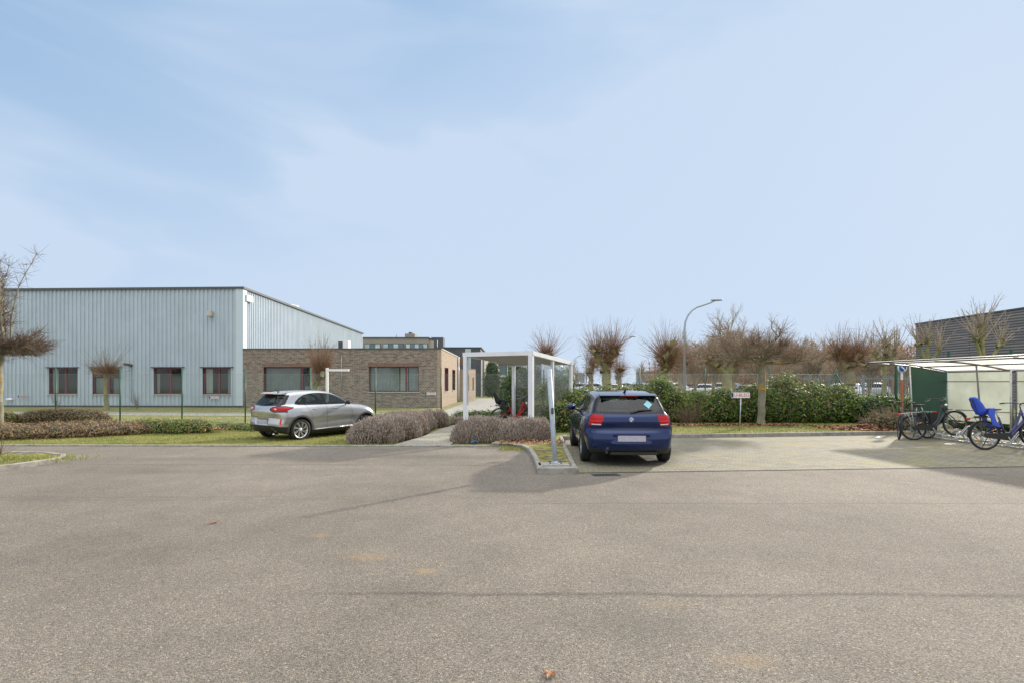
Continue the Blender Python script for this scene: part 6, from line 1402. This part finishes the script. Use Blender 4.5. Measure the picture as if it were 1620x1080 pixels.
mb.add(V, [(0, 1, 2, 3), (0, 4, 5, 1)]); mb.build('skid_plate', mat('skid_silver', (.35, .35, .36), .4, .6), puma)
mb = MB(); mb.extr([(-.25, 1.475), (-.50, 1.435), (-.50, 1.42), (-.30, 1.41)], 'x', -.53, .53); mb.build('roof_spoiler', M['silver_paint'], puma, bevel=.008)
mb = MB(); mb.box((-.16, -.512, 1.419), (.16, -.498, 1.433)); mb.build('brake_light', M['red_lens'], puma)
mb = MB(); mb.tube([(0, -.15, 1.47), (0, -.22, 1.50), (0, -.28, 1.56)], [.03, .018, .006], 8); mb.build('aerial', M['black'], puma)
mb = MB(); y_ = sy_(0, 1.12); y2 = sy_(.3, 1.15); mb.ell((0, y_-.015, 1.11), (.06, .03, .035)); mb.tube([(0, y_-.03, 1.11), (.34, y2-.015, 1.15)], .010, 6); mb.build('wiper', M['black'], puma)
mb = MB(); 
for k, xx in enumerate((-.17, -.07, .03, .13)): y_ = sy_(xx if xx > 0 else -xx, .84); mb.box((xx-.025, y_-.006, .815), (xx+.03, y_+.002, .855))
mb.build('badge', M['chrome'], puma)
mb = MB(); 
for s in (-1, 1): mb.tube([(s*.885, .50, .315), (s*.885, 1.2, .335), (s*.885, 2.05, .345)], .010, 6)
mb.build('sill_trim', M['chrome'], puma)
mb = MB(); mb.tube([(.42, -.5, .23), (.42, -.66, .21)], .03, 10); mb.build('exhaust', M['chrome'], puma)
PX, PY = -6.10+.0, 16.6; a_ = R(33)
# rear right contact patch at gp -> offset the origin
cx_, cy_ = lx(474, 16.6), 16.6; puma.location = (cx_-math.cos(a_)*.80, cy_+math.sin(a_)*.80, -.185); puma.rotation_euler = (0, R(.5), -a_)

HATCH = dict(hw=.875, wb=2.69, wr=.316, arch=.355, arch_in=.60, y0=-.88, y1=3.46, zt=1.43, cr=.27, cf=.45, crown=.03, k1=.10, k2=.09, k3=.06,
  low=[(-.62, .22), (-.82, .27), (-.875, .40), (-.885, .52), (-.87, .62), (-.83, .68), (-.80, .72), (-.81, .85), (-.79, .97), (-.68, 1.02), (.2, 1.0), (1.2, .965), (2.1, .955), (2.7, .92), (3.1, .83), (3.36, .70), (3.44, .56), (3.45, .38), (3.38, .24), (3.2, .17), (2.6, .17), (0, .17)],
  cab=[(-.86, .80), (-.77, 1.0), (-.56, 1.22), (-.50, 1.30), (-.46, 1.345), (-.1, 1.385), (.4, 1.42), (.9, 1.425), (1.25, 1.38), (1.7, 1.20), (2.15, .98), (2.3, .85), (1.5, .7), (-.6, .7)],
  plan_y=[-.88, -.4, 0, .8, 1.6, 2.69, 3.1, 3.45], plan_w=[.90, .975, 1.0, .98, .98, 1.0, .98, .92],
  sec_z=[.15, .30, .50, .66, .80, .94, 1.02, 1.2], sec_w=[.90, .95, .985, 1.0, .995, .955, .90, .8],
  cplan_y=[-.8, -.5, 0, .7, 1.5, 2.4], cplan_w=[.87, .91, .965, 1.0, .99, .93], cab_z=[.7, .95, 1.1, 1.3, 1.45], cab_w=[.95, .92, .86, .755, .67],
  bumps=((0, .70, .46, .18, .016), (2.69, .70, .46, .18, .016)),
  creases=(([(-.3, .83), (2.3, .80)], .010, .03), ([(.4, .42), (2.2, .45)], .014, .07)),
  rear_dents=((0, .535, .40, .07, -.7, .020),),
  regions=[('window_trim', ('side', [(-.30, 1.03), (-.02, .985), (1.0, .965), (1.92, .955), (2.0, .97), (1.66, 1.165), (1.3, 1.30), (.9, 1.345), (.4, 1.34), (.0, 1.28), (-.2, 1.19)], 1)),
    ('quarter_window1', ('side', [(-.18, 1.05), (.05, 1.02), (.05, 1.245), (-.08, 1.20)], 0)),
    ('rear_door_glass1', ('side', [(.11, 1.015), (.90, .995), (.87, 1.32), (.4, 1.31), (.11, 1.26)], 0)),
    ('front_door_glass1', ('side', [(.98, .99), (1.86, .982), (1.62, 1.15), (1.27, 1.275), (.94, 1.315)], 0)),
    ('rear_trim', ('rear', [(-.1, .985), (.70, 1.0), (.725, 1.03), (.60, 1.32), (.5, 1.345), (-.1, 1.36)], 0, .12, -.25)),
    ('rear_window', ('rear', [(-.1, 1.03), (.60, 1.04), (.625, 1.065), (.535, 1.28), (.48, 1.295), (-.1, 1.31)], 0, .12, -.25)),
    ('windscreen', ('front', [(-.1, .98), (.68, .98), (.54, 1.33), (-.1, 1.36)], 0)),
    ('headlight1', ('front', [(.48, .60), (.80, .64), (.84, .76), (.60, .74)], 0)),
    ('grille', ('front', [(.03, .56), (.42, .57), (.42, .70), (.03, .70)], 0)),
    ('tail_light1', ('rear', [(.545, .765), (1.0, .765), (1.0, .992), (.515, .985), (.515, .87), (.545, .85)], 0, .05, -.60)),
    ('tail_light1', ('side', [(-.95, .765), (-.64, .775), (-.60, .96), (-.95, .985)], 0, .35))],
  rules=[
    ('lower_bumper', lambda p, n, r: (p[:, 1] < -.55) & (p[:, 2] < .335) & (r > .36)),
    ('sill', lambda p, n, r: (p[:, 1] > .3) & (p[:, 1] < 2.4) & (p[:, 2] < .22))],
  split={'quarter_window1', 'rear_door_glass1', 'front_door_glass1', 'headlight1', 'tail_light1'},
  gaps=[('side', [(.16, .98), (.24, .86), (.40, .62), (.42, .45), (.46, .28), (.98, .26)]), ('side', [(.94, .96), (.96, .28)]), ('side', [(1.88, .95), (1.95, .75), (1.9, .28), (.98, .26)]), ('side', [(-.40, .56), (-.7, .64)]),
    ('rear', [(-.72, .99), (-.50, .97), (-.50, .80), (-.44, .715), (-.38, .69), (.38, .69), (.44, .715), (.50, .80), (.50, .97), (.72, .99)])],
  mats=dict(body=M['blue_paint'], window_trim=M['piano'], quarter_window=M['car_glass'], rear_door_glass=M['car_glass'], front_door_glass=M['car_glass'], rear_trim=M['piano'], rear_window=M['car_glass'], windscreen=M['car_glass'],
    headlight=M['clear_lens'], grille=M['black'], lower_bumper=M['black'], sill=M['black'], tail_light=M['red_lens'], wheel_well=M['well']))
bmw, sx_, sy_, made = build_car(HATCH, 'blue_car', (0, 0, 0), 0, 'dark blue hatchback parked on the paving, seen from behind', 'car')
for s in (-1, 1):
    for y in (0, 2.69): wheel(bmw, s*.785, y, .316, .205, .205, s, 7, M['alloy'], None, .1)
    mirror(bmw, s, .90, 1.72, 1.0, M['blue_paint'])
    for y, z in ((.42, .85), (1.30, .84)):
        xx = sx_(y, z); mb = MB(); mb.ell((s*(xx+.012), y, z), (.016, .085, .015)); mb.build('door_handle', M['blue_paint'], bmw)
    # light bars inside the lamps
    mb = MB()
    for z in (.93, .86):
        V = []
        for k in range(6): xx = .545+.20*k/5; yy = sy_(xx, z)-.0025; V += [(s*xx, yy, z-.012), (s*xx, yy, z+.012)]
        mb.add(V, [(2*k, 2*k+2, 2*k+3, 2*k+1) for k in range(5)])
    mb.build('light_bar', M['red_lens2'], bmw)
    mb = MB(); V = []
    for k in range(6): xx = .56+.17*k/5; yy = sy_(xx, .80)-.0025; V += [(s*xx, yy, .786), (s*xx, yy, .81)]
    mb.add(V, [(2*k, 2*k+2, 2*k+3, 2*k+1) for k in range(5)]); mb.build('reversing_lamp', M['clear_lens'], bmw)
seats(bmw, .1, .37, 1.08)
mb = MB(); y_ = sy_(.0, .54); mb.box((-.26, y_-.014, .485), (.26, y_-.002, .595)); mb.build('number_plate', M['plate'], bmw)
mb = MB(); mb.extr([(-.30, 1.378), (-.53, 1.343), (-.54, 1.330), (-.40, 1.322)], 'x', -.56, .56); mb.build('roof_spoiler', M['blue_paint'], bmw, bevel=.008)
mb = MB(); mb.box((-.17, -.552, 1.328), (.17, -.530, 1.342)); mb.build('brake_light', M['red_lens'], bmw)
mb = MB(); mb.tube([(0, -.05, 1.38), (0, -.12, 1.415), (0, -.18, 1.465)], [.035, .022, .006], 8); mb.build('aerial', M['blue_paint'], bmw)
mb = MB(); y_ = sy_(0.03, 1.03); y2 = sy_(.36, 1.075); mb.ell((.03, y_-.012, 1.015), (.04, .03, .03)); mb.tube([(.03, y_-.03, 1.02), (.16, sy_(.16, 1.06)-.02, 1.062), (.42, y2-.012, 1.065)], [.014, .017, .008], 6); mb.build('wiper', M['black'], bmw)
mb = MB(); mb.tube([(-.47, -.7, .275), (-.47, -.885, .275)], .038, 16, cap=False); mb.tube([(-.47, -.7, .275), (-.47, -.882, .275)], .030, 16, mi=1); mb.build('exhaust', [M['chrome'], M['black']], bmw)
# diffuser and bumper lower edge
mb = MB(); mb.box((-.40, -.82, .225), (.50, -.66, .28)); mb.build('diffuser', M['black'], bmw, bevel=.015)
# roundel
yb = sy_(.0, .885)-.006; M['rb'] = mat('roundel_blue', (.03, .16, .42), .3)
mb = MB(); mb.lathe([(0, 0), (-.006, .0), (-.008, .042), (-.004, .046), (0.004, .046)], 32, 'y', (0, yb, .885)); o = mb.build('badge', M['chrome'], bmw)
mb = MB(); mb.lathe([(-.0085, .028), (-.0085, .040)], 32, 'y', (0, yb, .885)); mb.build('badge_ring', M['black'], o)
for k in range(4):
    mb = MB(); vs = [(0, yb-.009, .885)]+[(.027*math.cos(math.pi/2*k+math.pi/2*i/8), yb-.009, .885+.027*math.sin(math.pi/2*k+math.pi/2*i/8)) for i in range(9)]
    mb.add(vs, [(0, i+1, i+2) for i in range(8)]); mb.build('badge_quarter', M['rb'] if k % 2 else M['white'], o)
# sticker on the rear window
ys = sy_(.36, 1.19); mb = MB(); V = []
for dx, dz in ((0, -.075), (.085, 0), (0, .075), (-.085, 0)): V.append((.36+dx, sy_(.36+dx, 1.17+dz)-.004, 1.17+dz))
mb.add(V, [(0, 1, 2, 3)]); mb.build('window_sticker', mat('sticker', (.25, .55, .62), .5), bmw)
bmw.location = (2.28, 10.95, .004); bmw.rotation_euler = (0, 0, -R(2.0))

# parked cars in the distance: coarse copies with their own paint
def far_car(S, colr, name='parked_car'):
    S2 = dict(S); S2['rules'] = [q for q in S['rules'] if q[0] in ('lower_bumper',)]; S2['regions'] = [q for q in S['regions'] if q[0] not in ('wheel_arch_trim', 'lamp_surround1', 'lower_bumper', 'reflector1')]; S2['mats'] = dict(S['mats'], body=paint('far_paint', colr, .1, .35), wheel_arch_trim=M['clad'])
    for k in ('quarter_window', 'rear_door_glass', 'front_door_glass', 'rear_window', 'windscreen'): S2['mats'][k] = M['piano']
    e, *_ = build_car(S2, name, (0, 0, 0), 0, '', 'car', c=.055, simple=True)
    for s in (-1, 1):
        for y in (0, S['wb']):
            mb = MB(); mb.lathe([(-.1, 0), (-.1, .2), (-.1, .31), (.1, .31), (.1, .2), (.1, 0)], 16, 'x'); w_ = mb.build('wheel', M['rubber'], e); w_.location = (s*.78, y, .315)
    return e
fc = [far_car(HATCH, (.62, .63, .64)), far_car(SUV, (.16, .19, .24)), far_car(SUV, (.55, .56, .58)), far_car(HATCH, (.05, .055, .06))]
cars = [(0, 1178, 38, 95, 'white car seen above the hedge just left of the flat crowned tree'), (2, 1318, 40, 70, 'white rounded car showing above the hedge under the braced fence post'),
  (2, 932, 62, 80, 'white car nearest the street left of the tall spiky pollard trunk'), (0, 957, 56, 85, 'pale car whose roof shows behind the spiky pollard trunk'), (3, 912, 80, 60, 'dark car at the far left of the parked row'), (0, 921, 95, 40, 'small white car on the horizon beyond the canopy corner'),
  (1, 1003, 64, 90, 'dark grey blue car right of the small round pollard'), (0, 1030, 60, 100, 'white car between the two big knuckled pollards'), (2, 1062, 66, 90, 'pale silver car behind the single knuckle pollard trunk'),
  (0, 1102, 58, 85, 'white car right of the tall street lamp foot'), (3, 1090, 72, 90, 'dark car behind the tall street lamp foot'), (2, 1125, 60, 95, 'silver car left of the thick green trunk'), (1, 1144, 62, 80, 'blue grey car behind the thick green trunk'), (0, 1200, 60, 90, 'white car far behind the flat crowned tree trunk'), (2, 985, 84, 90, 'tiny pale car on the horizon right of the spiky pollard'), (2, 1368, 50, 90, 'pale car behind the palisade fence')]
used = set()
for k, px, Y, rz, lab in cars:
    e = fc[k]
    if k in used:
        e = fc[k].copy(); col.objects.link(e)
        for ch in fc[k].children: c_ = ch.copy(); col.objects.link(c_); c_.parent = e
    used.add(k); e['label'] = lab; e['group'] = 'cars parked beyond the hedge'; e.rotation_euler = (0, 0, R(rz))
    off = Matrix.Rotation(R(rz), 3, 'Z') @ Vector((0, 1.3, 0)); e.location = (lx(px, Y)-off.x, Y-off.y, .03)
# ------------------------------------------------------------------ bicycles  (local x forward, rear axle above the origin)
M['spoke'] = mat('spoke', (.45, .45, .46), .35, .9)
M['rim_al'] = mat('bike_rim', (.20, .20, .21), .4, .8)
def arc(c, r, a0, a1, n, y=0.0): return [(c[0]+r*math.cos(a0+(a1-a0)*i/n), y, c[1]+r*math.sin(a0+(a1-a0)*i/n)) for i in range(n+1)]
def bike(name, label, mp, wr=.345, step=True, steer=0.0, rack=True, light=True, basket=None, child=None, guard=True, motor=False, bags=False, upright=True):
    e = empty(name, (0, 0, 0), 0, label, 'bicycle'); WB_ = 1.10
    RA, FA, BBk = (0, wr), (WB_, wr), (.46, .29); ST = (.30, .84); HB, HT = (.88, .66), (.83, .90)
    def V3(p, y=0.0): return (p[0], y, p[1])
    mb = MB()
    mb.tube([V3(BBk), V3((.33, .76))], .021, 8)
    if step: mb.tube([V3(HT), V3((.80, .80)), V3((.66, .48)), V3((.52, .36)), V3(BBk)], .026, 8); mb.tube([V3(HB), V3((.70, .46)), V3((.56, .30)), V3(BBk)], .034, 8)
    else: mb.tube([V3((.34, .80)), V3((.84, .84))], .018, 8); mb.tube([V3(HB), V3(BBk)], .024, 8)
    mb.tube([V3(HB), V3(HT)], .023, 8)
    for s in (-1, 1):
        mb.tube([(BBk[0]-.04, s*.03, BBk[1]), (RA[0], s*.065, RA[1])], .011, 6); mb.tube([(.36, s*.02, .66), (RA[0], s*.065, RA[1])], .010, 6)
    mb.build('frame', mp, e)
    def steer_M():
        ax = Vector((HT[0]-HB[0], 0, HT[1]-HB[1])).normalized(); o = Vector((HB[0], 0, HB[1])); return Matrix.Translation(o) @ Matrix.Rotation(steer, 4, ax) @ Matrix.Translation(-o)
    SM = steer_M()
    def add_steer(o):
        if steer: o.data.transform(SM)
        return o
    mb = MB()
    for s in (-1, 1): mb.tube([(HB[0], s*.04, HB[1]), (HB[0]+.05, s*.055, HB[1]-.06), (FA[0]-.06, s*.06, FA[1]+.14), (FA[0], s*.06, FA[1])], .013, 6)
    mb.tube([(HB[0], -.05, HB[1]), (HB[0], .05, HB[1])], .018, 6); add_steer(mb.build('fork', M['dkgrey'], e))
    for c, st in ((RA, False), (FA, True)):
        mb = MB(); n = 40
        pts = [(c[0]+(wr-.02)*math.cos(2*math.pi*i/n), 0, c[1]+(wr-.02)*math.sin(2*math.pi*i/n)) for i in range(n)]; mb.tube(pts, .025, 8, closed=True); t = mb.build('wheel', M['rubber'], e)
        mb = MB(); pts = [(c[0]+(wr-.045)*math.cos(2*math.pi*i/n), 0, c[1]+(wr-.045)*math.sin(2*math.pi*i/n)) for i in range(n)]; mb.tube(pts, .011, 6, closed=True); mb.tube([(c[0], -.05, c[1]), (c[0], .05, c[1])], .035 if motor else .022, 10); r_ = mb.build('rim', M['rim_al'], t)
        P0 = []; P1 = []
        for i in range(28): a = 2*math.pi*i/28; P0.append((c[0]+.02*math.cos(a+.6), .03*(-1)**i, c[1]+.02*math.sin(a+.6))); P1.append((c[0]+(wr-.05)*math.cos(a), 0, c[1]+(wr-.05)*math.sin(a)))
        V, F = segs(P0, P1, [.0016]*28, [.0016]*28); s_ = fast('spokes', V, F, M['spoke'], t)
        mb = MB()
        for a in (.5, .5+math.pi) if not st else (1.0, 3.9): mb.ell((c[0]+wr*.62*math.cos(a), 0, c[1]+wr*.62*math.sin(a)), (.035, .008, .018), rot=Matrix.Rotation(-a, 3, 'Y'))
        a_ = mb.build('wheel_reflector', M['amber'], t)
        if st:
            for q in (t, r_, s_, a_): add_steer(q)
        if guard:
            mb = MB(); A = arc(c, wr+.025, (R(10) if not st else R(20)), (R(185) if not st else R(170)), 16); vs = []
            for p in A: vs += [(p[0], -.028, p[2]-.006), (p[0], 0, p[2]), (p[0], .028, p[2]-.006)]
            mb.add(vs, [(3*i+k, 3*i+k+1, 3*i+k+4, 3*i+k+3) for i in range(16) for k in (0, 1)], 0, True)
            for s in (-1, 1): mb.tube([(c[0], s*.06, c[1]), A[12 if not st else 2]], .003, 4)
            q = mb.build('mudguard', M['black'], e); 
            if st: add_steer(q)
    # saddle
    mb = MB(); mb.tube([V3((.34, .70)), V3((.285, .90))], .013, 8); mb.build('seat_post', M['galv'], e)
    mb = MB(); prof = [(-.14, .085, .02), (-.10, .10, .03), (-.02, .085, .03), (.06, .04, .02), (.14, .02, .012)]; vs = []; nn = 10
    for (x, w_, h) in prof:
        for k in range(nn): a = 2*math.pi*k/nn; vs.append((.27+x, w_*math.cos(a), .935+h*math.sin(a)+(.015 if x < -.05 else 0)))
    fs = [(i*nn+k, i*nn+(k+1) % nn, (i+1)*nn+(k+1) % nn, (i+1)*nn+k) for i in range(4) for k in range(nn)]+[tuple(range(nn)), tuple(4*nn+k for k in range(nn))]
    mb.add(vs, fs, 0, True); mb.build('saddle', M['black'], e)
    # handlebar
    mb = MB(); hx, hz = .80, 1.04
    mb.tube([V3(HT), V3((hx+.01, hz-.03)), V3((hx+.03, hz))], .013, 8)
    if upright: pts = [(hx-.20, -.30, hz+.02), (hx-.10, -.28, hz+.03), (hx+.03, -.16, hz+.03), (hx+.04, 0, hz), (hx+.03, .16, hz+.03), (hx-.10, .28, hz+.03), (hx-.20, .30, hz+.02)]
    else: pts = [(hx-.04, -.33, hz), (hx, -.15, hz+.01), (hx+.03, 0, hz), (hx, .15, hz+.01), (hx-.04, .33, hz)]
    mb.tube(pts, .011, 8); hb = add_steer(mb.build('handlebar', M['dkgrey'], e))
    for k in (0, -1):
        mb = MB(); a, b = Vector(pts[k]), Vector(pts[1 if k == 0 else -2]); mb.tube([a, a.lerp(b, .9 if upright else .6)], .017, 8); add_steer(mb.build('grip', M['black'], hb))
        mb = MB(); c_ = a.lerp(b, 1.0); mb.tube([c_+Vector((.05, 0, -.02)), c_+Vector((-.02, 0, -.05)), c_+Vector((-.11, 0, -.04))], .005, 5); add_steer(mb.build('brake_lever', M['galv'], hb))
    # cranks, chain case, kick stand
    mb = MB(); mb.tube([(BBk[0], -.06, BBk[1]), (BBk[0], .06, BBk[1])], .03 if not motor else .075, 14); mb.lathe([(-.002, 0), (-.002, .085), (.002, .085), (.002, 0)], 24, 'y', (BBk[0], -.05, BBk[1])); c1 = mb.build('crank_set', M['galv'] if not motor else M['black'], e)
    for s, a in ((-1, -1.2), (1, 1.94)):
        p = (BBk[0]+.17*math.cos(a), s*.08, BBk[1]+.17*math.sin(a)); mb = MB(); mb.tube([(BBk[0], s*.07, BBk[1]), p], .010, 6); mb.box((p[0]-.045, p[1]+s*.01, p[2]-.012), (p[0]+.045, p[1]+s*.10, p[2]+.012)); mb.build('pedal', M['galv'], c1)
    mb = MB(); mb.extr([(RA[0]-.05, RA[1]+.05), (BBk[0]+.05, BBk[1]+.10), (BBk[0]+.10, BBk[1]), (BBk[0]+.02, BBk[1]-.09), (RA[0]-.04, RA[1]-.05)], 'y', -.075, -.055)
    mb.build('chain_case', M['black'], e)
    mb = MB(); mb.tube([(.10, .05, .30), (.02, .16, .02)], .010, 6); mb.build('kick_stand', M['dkgrey'], e)
    if rack:
        mb = MB(); z = 2*wr+.075
        for s in (-1, 1): mb.tube([(.24, s*.05, z-.01), (-.05, s*.06, z), (-.30, s*.06, z)], .006, 5); mb.tube([(-.14, s*.06, z), (0, s*.07, wr)], .006, 5); mb.tube([(-.02, s*.06, z), (0, s*.07, wr)], .006, 5)
        for k in range(5): mb.tube([(-.28+k*.09, -.06, z), (-.28+k*.09, .06, z)], .005, 5)
        mb.build('luggage_rack', M['dkgrey'] if motor else M['galv'], e)
        mb = MB(); mb.box((-.345, -.045, z-.05), (-.31, .045, z)); mb.build('rear_light', M['red_lens2'], e, bevel=.006)
    if light:
        mb = MB(); mb.ell((.94, 0, .86), (.045, .035, .04)); add_steer(mb.build('front_light', M['chrome'], e))
    if bags:
        for s in (-1, 1):
            mb = MB(); mb.box((-.22, s*.08, .38), (.14, s*.22, .72)); mb.build('pannier', mat('pannier_black', (.018, .018, .02), .7, bump=.4, bs=20), e, bevel=.03)
    if child:
        col_, z = child, 2*wr+.09
        def shell(prof, name, mt, parent):
            mb = MB(); vs = []; nn = 9
            for (x, zz, hw_, wrap) in prof:          # centre line of the seat, half width, how far the sides wrap forward
                for k in range(nn):
                    t = (k/(nn-1)*2-1); a = abs(t)**2.2; vs.append((x+wrap[0]*a, t*hw_, zz+wrap[1]*a))
            m_ = len(prof); o_ = len(vs)
            vs2 = [(v[0]-.018, v[1]*1.04, v[2]-.012) for v in vs]; fs = []
            for i in range(m_-1):
                for k in range(nn-1): fs.append((i*nn+k, i*nn+k+1, (i+1)*nn+k+1, (i+1)*nn+k)); fs.append((o_+i*nn+k, o_+(i+1)*nn+k, o_+(i+1)*nn+k+1, o_+i*nn+k+1))
                for k in (0, nn-1): fs.append((i*nn+k, (i+1)*nn+k, o_+(i+1)*nn+k, o_+i*nn+k))
            for i in (0, m_-1):
                for k in range(nn-1): fs.append((i*nn+k, i*nn+k+1, o_+i*nn+k+1, o_+i*nn+k))
            mb.add(vs+vs2, fs, 0, True); return mb.build(name, mt, parent)
        sx0 = -.10
        cs = shell([(sx0-.19, z+.60, .10, (.05, 0)), (sx0-.18, z+.55, .14, (.10, .0)), (sx0-.15, z+.40, .16, (.16, .0)), (sx0-.11, z+.20, .165, (.20, .02)), (sx0-.06, z+.09, .165, (.16, .10)), (sx0+.04, z+.05, .17, (.06, .20)), (sx0+.16, z+.06, .17, (.03, .20)), (sx0+.26, z+.075, .165, (.02, .16)), (sx0+.29, z+.06, .16, (.02, .06))], 'child_seat', col_, e)
        for s in (-1, 1):
            mb = MB(); mb.extr([(sx0+.14, z+.20), (sx0+.30, z+.26), (sx0+.33, z+.18), (sx0+.30, z+.02), (sx0+.34, z-.16), (sx0+.44, z-.27), (sx0+.40, z-.32), (sx0+.22, z-.24), (sx0+.18, z-.02), (sx0+.12, z+.06)], 'y', s*.15, s*.185)
            mb.build('leg_guard', col_, cs, bevel=.008)
        mb = MB()
        for s in (-.06, .06): mb.tube([(sx0-.20, s, z+.55), (sx0-.15, s, z+.38), (sx0-.08, s, z+.15)], .012, 5)
        mb.tube([(sx0-.22, -.07, z+.50), (sx0-.25, -.07, z+.38), (sx0-.21, -.07, z+.26)], .014, 5); mb.build('harness', M['black'], cs)
        mb = MB(); mb.box((sx0-.12, -.07, z-.02), (sx0+.20, .07, z+.03)); mb.build('mounting', M['black'], cs, bevel=.01)
        KM = Matrix.Translation((-.02, 0, z)) @ Matrix.Scale(.80, 4) @ Matrix.Translation((.02, 0, -z))
        for q in [cs]+list(cs.children): q.data.transform(KM)
    return e
def place(e, X, Yy, Z, yaw, roll=0.0, pitch=0.0):
    e.rotation_mode = 'XYZ'; e.matrix_basis = Matrix.Translation((X, Yy, Z)) @ Matrix.Rotation(yaw, 4, 'Z') @ Matrix.Rotation(pitch, 4, 'Y') @ Matrix.Rotation(roll, 4, 'X')
M['bike_dark'] = paint('bike_dark', (.02, .028, .04), .3, .3); M['bike_blue'] = mat('bike_slate', (.03, .038, .055), .35); M['bike_purple'] = mat('bike_purple', (.055, .055, .17), .4); M['bike_red'] = mat('bike_red', (.55, .018, .02), .35)
M['seat_blue'] = mat('child_seat_blue', (.035, .085, .55), .45)
b = bike('bicycle', 'dark grey upright bicycle with its front wheel raised in the rack near the green panel', M['bike_blue'], steer=.1); place(b, 11.15, 14.85, .004, R(-5), R(-3), R(-7))
b = bike('bicycle', 'purple bicycle with bright blue child seat at the right edge', M['bike_purple'], motor=True, child=M['seat_blue'], light=False); place(b, 11.22, 12.72, .004, R(-6), R(-2), R(-3))
b = bike('bicycle', 'black bicycle with front wheel turned towards the camera, leaning beside the dark grey bicycle', M['bike_dark'], step=False, steer=R(48), guard=False, light=False, upright=False, bags=True); place(b, 11.85, 15.3, .004, R(192), R(6), 0)
b = bike('bicycle', 'red step through bicycle with a black child seat standing under the white canopy', M['bike_red'], wr=.35, child=M['black']); place(b, -.42, 19.0, .0, R(4), R(-3), 0)
# low white delivery scrap on the paving near the racks
x, y = gp(1500, 702); mb = MB(); mb.ell((0, 0, .008), (.10, .07, .012)); mb.ell((.16, .02, .008), (.05, .05, .012)); o = mb.build('paint_spot', M['white']); o.location = (x, y, .0); tag(o, 'pale crushed scrap on the shaded paving in front of the bike racks', 'litter')
